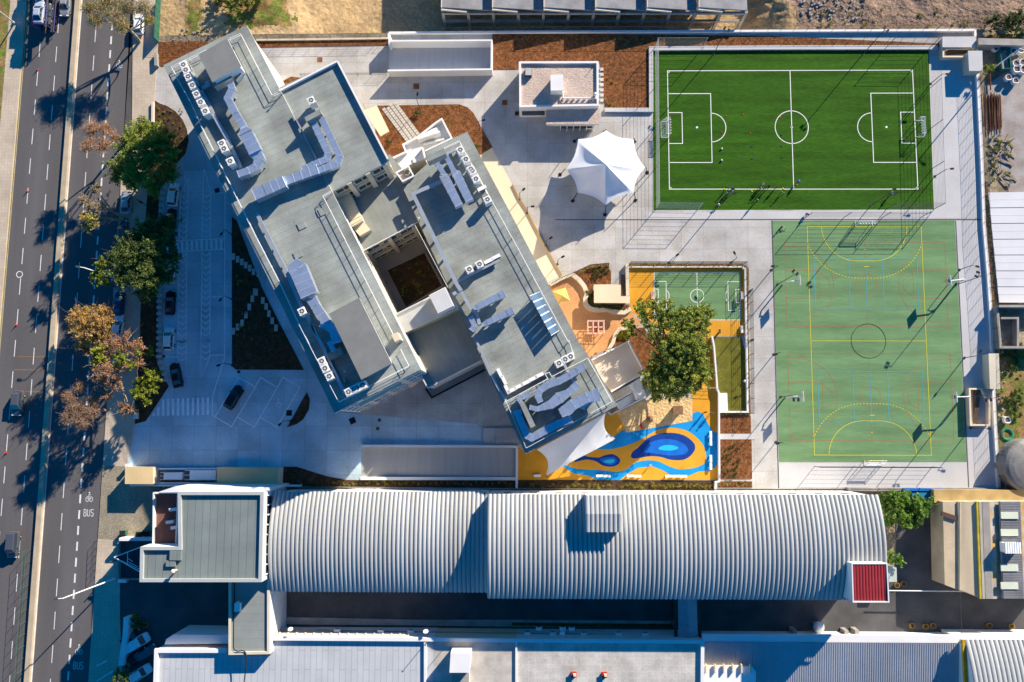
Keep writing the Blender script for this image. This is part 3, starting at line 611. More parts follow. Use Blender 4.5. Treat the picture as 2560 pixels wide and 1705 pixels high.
# lower link roofs
M1 = mx([('p', [(815, 470), (975, 385), (1020, 440), (1060, 520), (1052, 551), (1036, 559), (906, 628), (870, 640)])], 10.5)
block(school, M1, 10.5, M_felt2, M_olive, ins=.2)
M2 = mx([('p', [(940, 812), (988, 787), (1090, 735), (1112, 720), (1160, 800), (1136, 768), (1014, 831), (965, 858)])], 11.0)
M2 = mx([('p', [(940, 812), (988, 788), (1115, 722), (1160, 765), (1014, 831), (960, 860)])], 11.0)
block(school, M2, 11.0, mat('pale_link_roof', (.45, .46, .44), var=.1, scale=.4), M_olive, ins=.15)
M3 = mx([('p', [(950, 870), (1014, 836), (1175, 752), (1250, 880), (1203, 903), (1070, 971), (1040, 915)])], 7.5)
block(school, M3, 7.5, M_felt2, M_cream2, ins=.2)
rm_ = M(); rm_.wall(mx([('p', [(1043, 920), (1070, 970), (1203, 902)])], 7.6), .22, 7.5, 7.75); rm_.build('roof_rim', M_white, school)
# window rows on the walls
facade(school, wN[2], wN[3], (11.3, 14.6), 1.6, side=1); facade(school, wN[1], wN[2], (1.2, 4.6, 8.0, 11.4, 14.4), 1.6)
facade(school, wW[4], wW[5], (1.2, 4.6, 8.0, 11.4, 14.6), 1.7); facade(school, wW[5], wW[0], (1.2, 4.6, 8.0, 11.4, 14.6), 1.7)
facade(school, wW[0], wW[1], (4.6, 8.0, 11.4, 14.6), 1.7); facade(school, wW[3], wW[4], (12, 14.8), 1.5)
facade(school, wE[9], wE[0], (1.2, 4.6, 8.0), 1.7); facade(school, wE[5], wE[6], (1.2, 4.6, 8.0), 1.7); facade(school, wE[4], wE[5], (1.2, 4.6, 8.2), 1.5, side=1)
m1 = inset(M1, .2); facade(school, m1[5], m1[6], (1.0, 4.4, 7.6), 1.7, side=1)
p_ = M()
for a, b in ((m1[5], m1[6]),):     # pilasters and string courses of the courtyard wall
    for t in (.04, .5, .96):
        c = (a[0]+(b[0]-a[0])*t, a[1]+(b[1]-a[1])*t); p_.box((c[0]+.14, c[1]-.3, 0), (.7, .55, 10.05), ROT)
    for z in (3.4, 6.8): p_.seg((a[0]+.1, a[1]-.2), (b[0]+.1, b[1]-.2), .3, z, z+.3)
p_.build('pilaster', M_cream2, school)
p_ = M()
for t in (.07, .37, .7):
    a, b = wN[2], wN[3]; c = (a[0]+(b[0]-a[0])*t, a[1]+(b[1]-a[1])*t); p_.box((c[0]+.1, c[1]-.25, 10.5), (.8, .6, 7), ROT)
p_.build('pilaster', M_cream2, school)
gp = M(); a, b = wN[2], wN[3]; l = math.hypot(b[0]-a[0], b[1]-a[1]); dx, dy = (b[0]-a[0])/l, (b[1]-a[1])/l
for z in (10.7, 13.4, 16.4): gp.seg((a[0]+dx*.3+.03, a[1]+dy*.3-.06), (a[0]+dx*l*.95+.03, a[1]+dy*l*.95-.06), .07, z, z+.55)
gp.build('wall_panel', M_olive, school)
# roof penthouses (stair heads) with dark felt tops
for pts, z in ((('e2', [(700, 630), (1225, 335), (1478, 830), (950, 1130)]), 21.2), (('p', [(823, 784), (898, 744), (979, 907), (903, 949)]), 21.0)):
    q = mx([pts], z); r = M(); r.prism(q, z-.3, z, 1, 0, True); pr = r.build('penthouse_roof', [mat('penthouse_felt', (.20, .205, .195), var=.08, scale=.6, fine=.06), M_white], school)
    w_ = M(); w_.prism(inset(q, .3), 17.99, z-.298); w_.build('penthouse', M_white, pr)
q = mx([('e2', [(950, 1135), (1285, 985), (1310, 1050), (985, 1220)])], 19.6); r = M(); r.prism(q, 17.99, 19.6, 1, 0); r.build('roof_box', [M_felt, M_cream2], school)
q = mx([('e2', [(1300, 960), (1405, 885), (1500, 1000), (1390, 1110)])], 18.9); r = M(); r.prism(q, 17.99, 18.9, 1, 0); r.build('roof_box', [M_felt, M_white], school)
# skylight box near the south corner, dark upstand beside the penthouse
r = M(); q = mx([('e6', [(2175, 268), (2285, 222), (2345, 350), (2240, 400)])], 20.4); r.prism(q, 17.99, 20.4); r.build('roof_chimney', M_cream, school)
# small gravelled terrace with a round planter between the wings
q = mx([('e1', [(525, 1190), (745, 1075), (835, 1250), (640, 1350)])], 11.6); r = M(); r.prism(q, 10.4, 11.6, 0, 1); r.wall(q, .25, 11.599, 12.05, 0, True); r.build('roof_terrace', [M_white, M_gravel], school)
c = w1('e1', 715, 1160, 12.1); r = M(); r.cyl(c, .5, 11.6, 12.1); r.cyl(c, .42, 12.1, 12.15, m=1); r.ribbon([(c[0]+.25*math.cos(a), c[1]+.25*math.sin(a)) for a in np.linspace(0, 6.28, 12)], .12, 12.18, 2, True)
solo('planter', r, [M_white, M_soil, SHR[0]], 'small round planter with a ring of green on the gravelled terrace between the wings', 'planter')
# link stair house: white corrugated box over the courtyard corner
q = mx([('p', [(1072, 738), (1113, 717), (1135, 764), (1095, 784)])], 13.3); r = M(); r.prism(q, 10.9, 13.2)
a, b, c_, d = q
for i in range(13):
    t = (i+.5)/13; u = lerp(a, d, t); v = lerp(b, c_, t); r.seg(u, v, .13, 13.2, 13.32, 1)
r.build('stair_house', [M_white, M_whitem], school)
# west stair house, pale cream sheet with folded roof (b1)
q = mx([('b1', [(715, 225), (850, 195), (975, 460), (870, 520)])], 12.6); r = M(); r.prism(q, 10.45, [12.6]*4, 0, 1)
a, b, c_, d = q
for i in range(9):
    t = (i+.5)/9; r.seg(lerp(a, d, t), lerp(b, c_, t), .1, 12.6, 12.68, 1)
q2 = mx([('b1', [(870, 512), (970, 452), (1045, 545), (945, 600)])], 11.8); r.prism(q2, 10.45, 11.8, 0, 1); r.build('stair_house', [M_cream2, M_cream], school)
# porch blocks at the south entrance
r = M(); r.prism(mx([('c1', [(1335, 405), (1460, 290), (1500, 280), (1520, 330), (1380, 425)])], 4.5), -.1, 4.5); r.prism(mx([('c1', [(1440, 290), (1500, 268), (1525, 340), (1460, 350)])], 6.0), -.1, 6.0)
r.build('porch', M_cream, school)
r = M(); r.prism(mx([('c1', [(890, 590), (965, 560), (1310, 385), (1330, 405), (965, 600)])], 13.0), 12.6, 13.0, 0, 0, True); r.build('sun_shade', M_cream2, school)
# awnings on the north east side
r = M(); r.prism(mx([('a1', [(985, 1005), (1102, 962), (1215, 1195), (1135, 1240)])], 3.4), 3.1, 3.4, 0, 0, True); r.build('awning', M_cream, school)
r = M(); r.prism(mx([('a1', [(970, 945), (985, 940), (1000, 985), (985, 990)])], 5), 4.8, 5, 0, 0, True); r.build('awning', M_olive, school)
# external white stair tower at the north gap
st = thing('stair_tower', 'white walled outdoor stair block wedged between the two school wings', 'stairs', (*w1('e1', 1000, 650), 0))
q = mx([('e1', [(640, 664), (905, 528), (1225, 275), (1345, 196), (1528, 550), (1045, 785), (985, 715), (720, 800)])], 6.5)
r = M(); r.prism(q, -.1, 6.5, 0, 1); r.build('stair_block', [M_white, M_white], st)
r = M(); r.wall(mx([('e1', [(690, 790), (640, 664), (905, 528), (1225, 275), (1345, 196), (1528, 550), (1045, 785)])], 7.4), .3, 6.49, 7.4); r.build('parapet', M_white, st)
r = M(); q = mx([('e1', [(400, 925), (690, 790), (985, 705), (1045, 925), (830, 1000), (512, 1165)])], 9.5); r.prism(q, -.1, 9.5); r.build('landing', M_white, st)
r = M(); r.wall(mx([('e1', [(412, 928), (695, 795)])], 10.3), .3, 9.49, 10.3); r.wall(mx([('e1', [(990, 715), (1042, 915)])], 10.3), .3, 9.49, 10.3); r.wall(mx([('e1', [(845, 995), (815, 925), (985, 735)])], 9.7), .15, 9.49, 9.7); r.build('parapet', M_white, st)
r = M()
for i in range(14):
    t = i/13; a = lerp((930, 560), (1265, 320), t); b = lerp((965, 612), (1310, 415), t); r.seg(w1('e1', *a, 7), w1('e1', *b, 7), .30, 6.49, 8.0-i*.1)
r.wall(wp('e1', [(900, 560), (1310, 425)], 8.4), .25, 6.49, 8.4); r.wall(wp('e1', [(930, 600), (1310, 465)], 7.6), .2, 6.49, 7.6); r.wall(wp('e1', [(1000, 650), (1390, 560)], 7.2), .2, 6.49, 7.2); r.build('flight', M_whitem, st)
# east roof terrace with stair, beside the play ground
et = thing('raised_terrace', 'pale concrete terrace with low walls and stair against the south east wing', 'terrace', (*w1('c2', 960, 260), 0))
q = mx([('c2', [(735, 185), (1065, 12), (1210, 290), (1195, 318), (905, 468), (800, 330)])], 3.6); r = M(); r.prism(q, -.1, 3.6, 0, 1); r.build('deck', [M_cream2, mat('terrace_concrete', (.60, .52, .43), var=.1, scale=.3, fine=.05)], et)
r = M(); r.wall(mx([('c2', [(730, 180), (1063, 10), (1212, 290), (905, 472)])], 4.6), .22, 3.59, 4.55); r.build('parapet', M_white, et)
r = M(); 
for i in range(13):
    t = i/12; a = lerp((915, 485), (1085, 395), t); b = lerp((955, 555), (1115, 470), t); r.seg(w1('c2', *a, 2), w1('c2', *b, 2), .34, -.05, .3+i*.27)
    a = lerp((955, 570), (1115, 480), t); b = lerp((985, 630), (1145, 545), t); r.seg(w1('c2', *a, 2), w1('c2', *b, 2), .34, -.05, .3+(12-i)*.12)
r.prism(wp('c2', [(1090, 390), (1165, 348), (1225, 510), (1145, 545)], 3.5), -.1, 3.5); r.build('flight', M_whitem, et)
r = M(); r.wall(wp('c2', [(880, 655), (905, 680), (1225, 515)], 1.2), .22, -.1, 1.2); r.wall(wp('c2', [(945, 560), (1110, 468)], 4.2), .18, -.1, 3.4); r.build('parapet', M_white, et)
# courtyard garden
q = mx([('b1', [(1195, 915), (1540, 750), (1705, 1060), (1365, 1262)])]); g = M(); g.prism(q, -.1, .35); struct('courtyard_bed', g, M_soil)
g = M(); g.poly(mx([('b1', [(960, 700), (1480, 480), (1800, 1080), (1260, 1360)])]), .033); struct('courtyard_paving', g, mat('courtyard_paving', (.36, .32, .28), var=.12, scale=.4, fine=.08))
g = M(); g.wall(q, .3, -.1, .45, 0, True); solo('bed_kerb', g, M_conc, 'low concrete kerb framing the dark planted bed inside the courtyard', 'kerb')
# ------------------------------------------------------------------ guard rails on the roofs
def rail(label, specs, z, h=1.0, post=2.4, m=M_whitem, r=.045, zb=None):
    zb = z if zb is None else zb
    mb = M()
    for spec in (specs if isinstance(specs[0], list) else [specs]):
        pts = mx(spec, zb+h)
        for k in (h, h*.52): mb.path([(a, b, zb+k) for a, b in pts], r, 4)
        for a, b in zip(pts, pts[1:]):
            l = math.hypot(b[0]-a[0], b[1]-a[1]); n = max(1, int(l/post))
            for i in range(n+1): c = lerp(a, b, i/n); mb.tube((c[0], c[1], zb), (c[0], c[1], zb+h), r*.8, None, 4)
    return solo('guard_rail', mb, m, label, 'guard rail')
rail('white guard rail running round the outer edge of the western school roof', [('e2', [(840, 545), (206, 850), (300, 1050), (560, 1510)]), ('e3', [(0, 215), (640, 1510)]), ('b1', [(0, 612), (200, 1000)]), ('e6', [(450, 0), (1040, 1160), (1215, 1495), (1840, 1170), (2334, 918)]), ('c1', [(1395, 237), (1318, 85)])], ZR)
rail('white guard rail beside the north penthouse, along the east edge of the western roof', [('e2', [(1255, 340), (1465, 245), (2040, 1370), (2185, 1300)])], ZR)
rail('long white guard rail above the courtyard on the western roof', [('b1', [(690, 188), (608, 235), (1250, 1500)])], ZR)
rail('white guard rail along the east edge of the eastern wing roof', [('e1', [(1385, 725), (1665, 595), (2180, 1568)]), ('b1', [(2000, 0), (2334, 615)]), ('b2', [(0, 610), (515, 1568)]), ('c2', [(520, 0), (566, 140)])], ZE)
rail('white guard rail boxing in the plant at the south end of the eastern wing', [('e4', [(2, 990), (800, 560), (750, 470), (825, 440), (870, 520), (1530, 180), (1975, 975)]), ('c2', [(130, 985), (-60, 545)])], ZS)
rail('thin white guard rail overlooking the courtyard from the eastern wing', [('b1', [(1442, 488), (1747, 1065)])], ZE)
rail('thin white guard rail above the olive courtyard wall on the link roof', [('b1', [(975, 735), (1440, 490)])], 10.5, .5)
rail('thin white guard rail along the inner edge of the pale link roof', [('b1', [(1275, 1312), (1640, 1128)])], 11.0, .5)
# ------------------------------------------------------------------ air handling ducts
M_seam = mat('duct_seam', (.62, .70, .80), rough=.4, metal=.4, var=.05)
def duct(label, spec, wpx, h, ztop, m=M_duct, seam=1.25, cat='air duct', name='air_duct', legs=True, ins=0.0):
    dz = dzE(spec); ztop += dz; ZB = ZR+dz
    t = spec[0][0]; wd = wpx*TL[t][2]/ppm(ztop) if not isinstance(wpx, (list, tuple)) else [x*TL[t][2]/ppm(ztop) for x in wpx]
    pts = mx(spec, ztop); mb = M(); mb.wall(pts, wd, ztop-h, ztop); acc = 0
    for i, (a, b) in enumerate(zip(pts, pts[1:])):
        l = math.hypot(b[0]-a[0], b[1]-a[1]); n = max(1, round(l/seam)) if seam else 0
        wi = (wd[i], wd[i+1]) if isinstance(wd, list) else (wd, wd)
        if seam:
            for k in range(n+1):
                tt = k/n; c = lerp(a, b, tt); ww = wi[0]+(wi[1]-wi[0])*tt; ux, uy = (b[0]-a[0])/l, (b[1]-a[1])/l
                mb.seg((c[0]-ux*.03, c[1]-uy*.03), (c[0]+ux*.03, c[1]+uy*.03), ww+.1, ztop-h-.03, ztop+.035, 1)
        if legs and ztop-h > ZB+.15:
            n2_ = max(1, int(l/2.5))
            for k in range(n2_):
                c = lerp(a, b, (k+.5)/n2_); mb.box((c[0], c[1], ZB-.02), (.12, max(.3, wi[0]*.8), ztop-h-ZB+.03), math.degrees(math.atan2(b[1]-a[1], b[0]-a[0])))
    return solo(name, mb, [m, M_seam], label, cat)
duct('crooked silver duct leaving the north penthouse on the western roof', [('e2', [(1268, 1135), (1305, 1250), (1225, 1420)]), ('e3', [(640, 20), (790, 270)])], [110, 125, 130, 130, 135], 1.0, 20.0)
duct('widest pale silver duct box on the western roof', [('e3', [(790, 300), (830, 380), (1000, 720)])], [150, 245, 245], 1.6, 20.6)
duct('silver duct elbow turning west below the widest box', [('e3', [(1000, 735), (1075, 850), (1020, 990), (880, 1065), (690, 1130)])], [235, 180, 150, 140, 140], 1.4, 20.2)
duct('inner of two parallel ducts bending like a hook on the north east roof', [('a1', [(520, 1105), (655, 1395), (640, 1450), (520, 1500), (420, 1550)])], [62]*5, .9, 19.6)
duct('outer of two parallel ducts bending like a hook on the north east roof', [('a1', [(595, 1075), (760, 1420), (735, 1490), (560, 1555)])], [62, 62, 66, 66], .9, 19.6)
duct('long silver duct carrying the two hooked ducts towards the big angular box', [('e3', [(2140, 1040), (1560, 1250)])], [185, 170], 1.0, 19.7)
duct('big angular silver duct box in the middle of the western roof', [('e3', [(1530, 1260), (1180, 1420), (980, 1510)])], [220, 220, 215], 1.7, 20.5)
duct('large pale duct box with a flared end on the middle western roof', [('b1', [(330, 838), (380, 900), (480, 1140)])], [110, 165, 160], 1.7, 20.6)
duct('narrow silver duct stepping past the southern penthouse', [('b1', [(500, 1170), (540, 1240), (640, 1390), (700, 1450), (735, 1568)])], [95, 85, 85, 80, 85], 1.2, 20.0)
duct('short silver duct ending at the southern penthouse wall', [('e6', [(900, 60), (1010, 130), (1130, 200), (1180, 330)])], [130, 130, 130, 90], 1.2, 19.8)
duct('small bright duct stub beside the grey plinth on the south western roof', [('e6', [(1040, 395), (1120, 555)])], [95, 95], .9, 19.5)
duct('left of two long tapering ducts at the north end of the eastern wing', [('e1', [(1235, 985), (1300, 1060), (1395, 1225)]), ('b1', [(1715, 55), (1850, 320)])], [75, 85, 100, 170, 150], 1.4, 20.4)
duct('right of two long tapering ducts at the north end of the eastern wing', [('e1', [(1425, 870), (1560, 1140), (1600, 1200)]), ('b1', [(1830, 40), (1945, 275)])], [85, 95, 150, 170, 150], 1.4, 20.4)
duct('upper of two short comb shaped ducts in mid eastern roof', [('e5', [(760, 1100), (830, 1070), (1230, 865), (1320, 825)])], [60, 120, 115, 130], 1.1, 20.2)
duct('lower of two short comb shaped ducts in mid eastern roof', [('e5', [(920, 1400), (1000, 1360), (1370, 1185), (1475, 1135)])], [60, 110, 115, 140], 1.1, 20.2)
duct('curling silver duct along the north side of the boxed plant', [('e4', [(1470, 330), (1330, 410), (1200, 495), (1000, 600), (800, 670), (660, 770), (620, 880), (665, 985)])], [110, 130, 130, 130, 130, 120, 120, 100], 1.1, 20.0)
duct('central silver duct with a blue tinted chamber in the boxed plant', [('e4', [(1345, 665), (1180, 810), (1010, 905), (850, 1030), (610, 1110), (470, 1080)])], [150, 130, 210, 160, 90, 90], 1.2, 20.1)
duct('widest fan shaped duct at the south end of the boxed plant', [('e4', [(1735, 850), (1520, 900), (1260, 1030), (1120, 1150), (1150, 1230)])], [240, 180, 200, 220, 180], 1.6, 20.8)
duct('curved branch duct tucked under the fan shaped duct', [('e4', [(1620, 930), (1450, 1000), (1415, 1100)])], [120, 130, 120], 1.0, 20.0)
duct('low silver duct looping round the south west corner of the boxed plant', [('c2', [(545, 720), (430, 760), (180, 890), (140, 870), (45, 665), (85, 650)])], [60, 68, 68, 66, 62, 40], .8, 19.3)
duct('jointed silver duct linking the grey plinth to the boxed plant', [('e4', [(470, 830), (340, 890), (280, 940), (330, 1020)])], [100, 100, 80, 80], .9, 19.5)
duct('silver duct elbow on the west side of the eastern roof', [('e5', [(700, 1250), (780, 1420), (720, 1500)])], [100, 100, 100], .8, 19.4)
# grey felt covered plinths
for label, sp_, zt in (('long narrow grey felt topped plinth inside the boxed plant', ('e4', [(275, 1000), (365, 975), (575, 1420), (485, 1460)]), 20.2), ('square grey felt topped plinth beside the southern penthouse', ('e6', [(1005, 605), (1240, 490), (1300, 605), (1065, 725)]), 19.2),
                       ('grey felt topped plinth at the head of the hooked ducts', ('a1', [(440, 1070), (580, 995), (600, 1035), (460, 1110)]), 20.4), ('grey felt topped plinth beside the tapering ducts', ('e1', [(1040, 885), (1380, 735), (1420, 830), (1095, 980)]), 20.0),
                       ('low grey slab among the pipes at the south west roof', ('e6', [(1270, 1040), (1305, 1035), (1350, 1120), (1315, 1140)]), 18.8)):
    dz = dzE([sp_]); zt += dz; r = M(); r.prism(mx([sp_], zt), ZR+dz-.01, zt, 1, 0); solo('roof_plinth', r, [M_felt, M_conc], label, 'plinth')
# cable trays
def tray(label, spec, wpx=38, z=18.75, m=M_tray):
    dz = dzE(spec); z += dz; ZB = ZR+dz; mb = M(); t = spec[0][0]; pts = mx(spec, z); wd = wpx*TL[t][2]/ppm(z); mb.wall(pts, wd, z-.32, z)
    for a, b in zip(pts, pts[1:]):
        l = math.hypot(b[0]-a[0], b[1]-a[1])
        for k in range(max(1, int(l/3))): c = lerp(a, b, (k+.5)/max(1, int(l/3))); mb.box((c[0], c[1], ZB-.01), (.15, wd*.8, z-.3-ZB))
    return solo('cable_tray', mb, m, label, 'cable tray')
tray('long straight cable tray behind the row of twin fans on the western roof', [('a0', [(1738, 640), (1820, 810), (1910, 970)]), ('e3', [(255, 70), (490, 480), (745, 1020)])], 34)
tray('cable tray loop by the north penthouse', [('a0', [(1820, 812), (1895, 775), (1880, 740)])], 34)
tray('cable tray from the big angular box down the middle western roof', [('b1', [(5, 390), (40, 470), (285, 945), (330, 1060)])], 34)
tray('cable tray zigzagging past the pale flared duct box', [('b1', [(330, 1060), (400, 1220), (455, 1300), (480, 1370), (560, 1530)]), ('e6', [(690, 0), (760, 195), (960, 550), (985, 650), (1310, 1310), (1600, 1140)])], 30)
tray('raised white cable tray along the courtyard side of the eastern roof', [('b1', [(1700, 100), (1430, 215), (1835, 1050), (1870, 1100)])], 36, 19.2)
tray('cable tray behind the pair of square fans in mid eastern roof', [('e5', [(430, 620), (1235, 215)])], 45, 18.9)
tray('cable tray between the two comb shaped ducts', [('e5', [(380, 840), (520, 770), (700, 1095), (800, 1160), (870, 1390)])], 60, 19.0)
tray('cable tray under the row of fans on the north eastern roof', [('e1', [(1430, 830), (1600, 750), (1660, 850), (1990, 1440)])], 55, 18.9)
tray('cable tray crossing into the boxed plant', [('e4', [(1095, 290), (1180, 450), (1280, 640)])], 50, 18.9)
tray('thin cable tray on the courtyard edge of the southern eastern roof', [('c1', [(2010, 10), (2200, 420), (2334, 640)])], 22, 18.6)
tray('cable tray beside the hooked ducts', [('e3', [(1700, 20), (1850, 330), (2130, 880)])], 26, 18.6)
# ------------------------------------------------------------------ fan units
def fan_proto(nm, n):
    p = proto(nm); L_ = .98 if n == 1 else 1.75
    b = M(); b.box((0, 0, 0), (.98, L_, 1.55), 0, 0); b.box((0, 0, -.0), (1.02, L_+.04, .12), 0, 0)
    b.box((0, 0, 1.55), (1.0, L_+.02, .05)); b.build('casing', M_whitem, p)
    for i in range(n):
        y = 0 if n == 1 else (-.42, .42)[i]
        f = M(); f.cyl((0, y), .36, 1.60, 1.612, 18, 0)
        f.ribbon([(.38*math.cos(a), y+.38*math.sin(a)) for a in np.linspace(0, 2*math.pi, 21)[:-1]], .06, 1.66, 1, True)
        for k in range(5): a = 2*math.pi*k/5; f.ribbon([(.07*math.cos(a), y+.07*math.sin(a)), (.33*math.cos(a+.3), y+.33*math.sin(a+.3))], [.07, .17], 1.63, 2)
        f.disc((0, y), .09, 1.64, 10, 1); f.build('fan', [M_dgrey, M_whitem, mat('fan_blade', (.3, .29, .27))], p)
    s = M(); s.box((.495, 0, .15), (.02, L_*.85, 1.2)); s.build('side_grille', M_dgrey, p); return p
AC1, AC2 = fan_proto('fan_unit', 1), fan_proto('twin_fan_unit', 2)
GRP = 'fan units on the school roofs'
ZT = ZR+1.95
def ac(lst, kind, lab, extra=0):
    for i, (t, x, y) in enumerate(lst):
        dz = zbase(t, x, y)-ZR; c = w1(t, x, y, ZT+dz); place(kind, (c[0], c[1], ZR+dz), R(ROT+extra), lab[i] if isinstance(lab, list) else lab, 'air conditioner', GRP, (1.14, 1.14, 1.2))
ac([('a0', 1682, 612)], AC2, 'white twin fan unit at the north west corner of the western roof')
ac([('a0', 1715, 697), ('a0', 1753, 775), ('a0', 1790, 855), ('a0', 1828, 930), ('a0', 1870, 1012)], AC1, 'white single fan unit in the slanting row on the north western roof edge')
ac([('a0', 2030, 1330)], AC2, 'white twin fan unit standing between two rows along the west roof edge')
ac([('a0', 2097, 1468)], AC1, 'white single fan unit just below a twin fan unit on the west roof edge')
ac([('c1', 598, 192), ('c1', 628, 258), ('c1', 667, 330)], AC1, 'white single fan unit in the row of three at the south western roof edge')
ac([('c1', 868, 460), ('c1', 945, 425)], AC2, 'white twin fan unit in the pair at the south end of the western roof', 90)
ac([('b1', 418, 1287)], AC1, 'white single fan unit alone beside the pale flared duct box')
ac([('a1', 502, 913)], AC1, 'white single fan unit alone at the head of the hooked ducts')
ac([('a1', 1863, 1365), ('a1', 1913, 1450), ('a1', 1960, 1540), ('b1', 1972, 5), ('b1', 2005, 80), ('b1', 2110, 268)], AC1, 'white single fan unit in the row on the north eastern roof edge')
ac([('b1', 1945, 905), ('b1', 2037, 858)], AC1, 'white single fan unit in the pair on the mid eastern roof')
ac([('e4', 1003, 278)], AC1, 'white single fan unit alone just north of the boxed plant')
ac([('e4', 1165, 180)], AC2, 'white twin fan unit touching the guard rail north of the boxed plant', 90)
# slim split units
p = proto('split_unit'); b = M(); b.box((0, 0, .12), (1.5, .55, 1.0)); b.build('casing', M_whitem, p); b = M(); b.box((0, -.28, .25), (1.2, .02, .75)); b.build('grille', M_dgrey, p); b = M(); b.box((-.5, 0, 0), (.08, .5, .12)); b.box((.5, 0, 0), (.08, .5, .12)); b.build('foot', M_dark, p)
SPL = p
for t, x, y in (('e4', 140, 770), ('e4', 265, 700), ('e4', 390, 635), ('e4', 525, 560), ('e4', 640, 498)):
    c = w1(t, x, y, ZE+1.1); place(SPL, (c[0], c[1], ZE), R(ROT), 'slim white unit in the row of five beside the boxed plant', 'air conditioner', 'slim units in a row')
for t, x, y, l in (('e5', 1165, 160, 'slim white unit at the upper end of the cable tray behind the two fans'), ('e5', 1030, 235, 'slim white unit next to the square fan on the mid eastern roof'), ('b1', 2060, 165, 'slim white unit among the fans on the north eastern roof edge')):
    c = w1(t, x, y, ZE+1.1); place(SPL, (c[0], c[1], ZE), R(ROT), l, 'air conditioner')
for t, x, y in (('c1', 2222, 300), ('c1', 2260, 365), ('c1', 2290, 450)):
    c = w1(t, x, y, ZE+1.1); place(SPL, (c[0], c[1], ZE), R(ROT+90), 'slim white unit on the courtyard side of the southern eastern roof', 'air conditioner', 'slim units by the tray')
# sloping solar array
sa = thing('solar_array', 'sloping blue solar array of six panels on the east edge of the eastern roof', 'solar panels', (*w1('b2', 300, 1310, ZE+1), ZE))
c4 = [w1('b2', 162, 1146, ZE+1.8), w1('b2', 252, 1108, ZE+.2), w1('b2', 432, 1466, ZE+.2), w1('b2', 360, 1513, ZE+1.8)]
for i in range(6):
    pm_ = M(); t0, t1 = i/6+.006, (i+1)/6-.012
    a, b, c, d = lerp(c4[0], c4[3], t0), lerp(c4[1], c4[2], t0), lerp(c4[1], c4[2], t1), lerp(c4[0], c4[3], t1)
    pm_.add([(*a, ZE+1.8), (*b, ZE+.25), (*c, ZE+.25), (*d, ZE+1.8), (*a, ZE+1.74), (*b, ZE+.19), (*c, ZE+.19), (*d, ZE+1.74)], [(3, 2, 1, 0), (4, 5, 6, 7), (0, 1, 5, 4), (1, 2, 6, 5), (2, 3, 7, 6), (3, 0, 4, 7)])
    pn = pm_.build('panel', M_solar, sa)
    fr = M(); m1_, m2_ = lerp(a, d, .5), lerp(b, c, .5)
    for u, v, z_ in ((a, b, 0), (d, c, 0)): fr.seg(u, v, .07, ZE+1.76, ZE+1.83, 0, ZE+.2, ZE+.28)
    fr.build('panel_frame', M_whitem, pn)
fr = M()
for t in (.02, .35, .67, .98):
    a, b = lerp(c4[0], c4[3], t), lerp(c4[1], c4[2], t); fr.tube((*a, ZE), (*a, ZE+1.75), .05, None, 5); fr.tube((*b, ZE), (*b, ZE+.2), .05, None, 5)
fr.build('support', M_tray, sa)
# tall thin masts and pipes on the roofs
for t, x, y, l in (('e2', 2190, 1300, 'thin white vent mast at the joint of the two northern roofs'), ('b1', 1490, 440, 'cluster mast where the tray passes the courtyard rail'), ('e6', 1330, 940, 'short grey vent pipe among the shaded trays at the south west roof')):
    zb = zbase(t, x, y); c = w1(t, x, y, zb+1.2); r = M(); r.cyl(c, .07, zb-.01, zb+1.4, 6); r.cyl(c, .13, zb+1.4, zb+1.6, 8); solo('vent_pipe', r, M_whitem, l, 'vent pipe')
for t, x, y, l in (('b1', 415, 505, 'square hatch on the roof beside the rail corner'), ('b1', 590, 385, 'flat square hatch with a dark border on the middle roof'), ('b1', 380, 770, 'small square hatch just north of the pale flared duct box')):
    c = w1(t, x, y, ZR+.15); r = M(); r.box((c[0], c[1], ZR-.01), (1.25, 1.1, .14), ROT, 1, 0); solo('roof_hatch', r, [M_felt, M_conc], l, 'roof hatch')
# ================================================================== OTHER BUILDINGS
def corr(mb, x0, x1, prof, pitch, amp, m=0, seg=8, axis='x'):
    """corrugated sheet: prof = [(y,z,ny,nz)], humps of half sine repeated along x"""
    n = max(1, round((x1-x0)/pitch)); p = (x1-x0)/n; xs, hs = [], []
    for i in range(n):
        for k in range(seg): xs.append(x0+p*(i+k/seg)); hs.append(amp*abs(math.sin(math.pi*k/seg))**.6)
    xs.append(x1); hs.append(0)
    nx = len(xs); vs = []
    for (y, z, ny, nz) in prof:
        for x, h in zip(xs, hs): vs.append((x, y+ny*h, z+nz*h) if axis == 'x' else (y+ny*h, x, z+nz*h))
    fs = []
    for j in range(len(prof)-1):
        for i in range(nx-1):
            a = j*nx+i; q = (a, a+1, a+nx+1, a+nx); fs.append(q if axis == 'y' else q[::-1])
    return mb.add(vs, fs, m)
def arcprof(y0, y1, z, rise, n=22):
    w_ = abs(y1-y0)/2; rad = (w_*w_+rise*rise)/(2*rise); cy = (y0+y1)/2; cz = z+rise-rad; a = math.asin(w_/rad); out = []
    for i in range(n+1):
        t = -a+2*a*i/n; s = 1 if y1 < y0 else -1
        out.append((cy-s*rad*math.sin(t), cz+rad*math.cos(t), -s*math.sin(t), math.cos(t)))
    return out
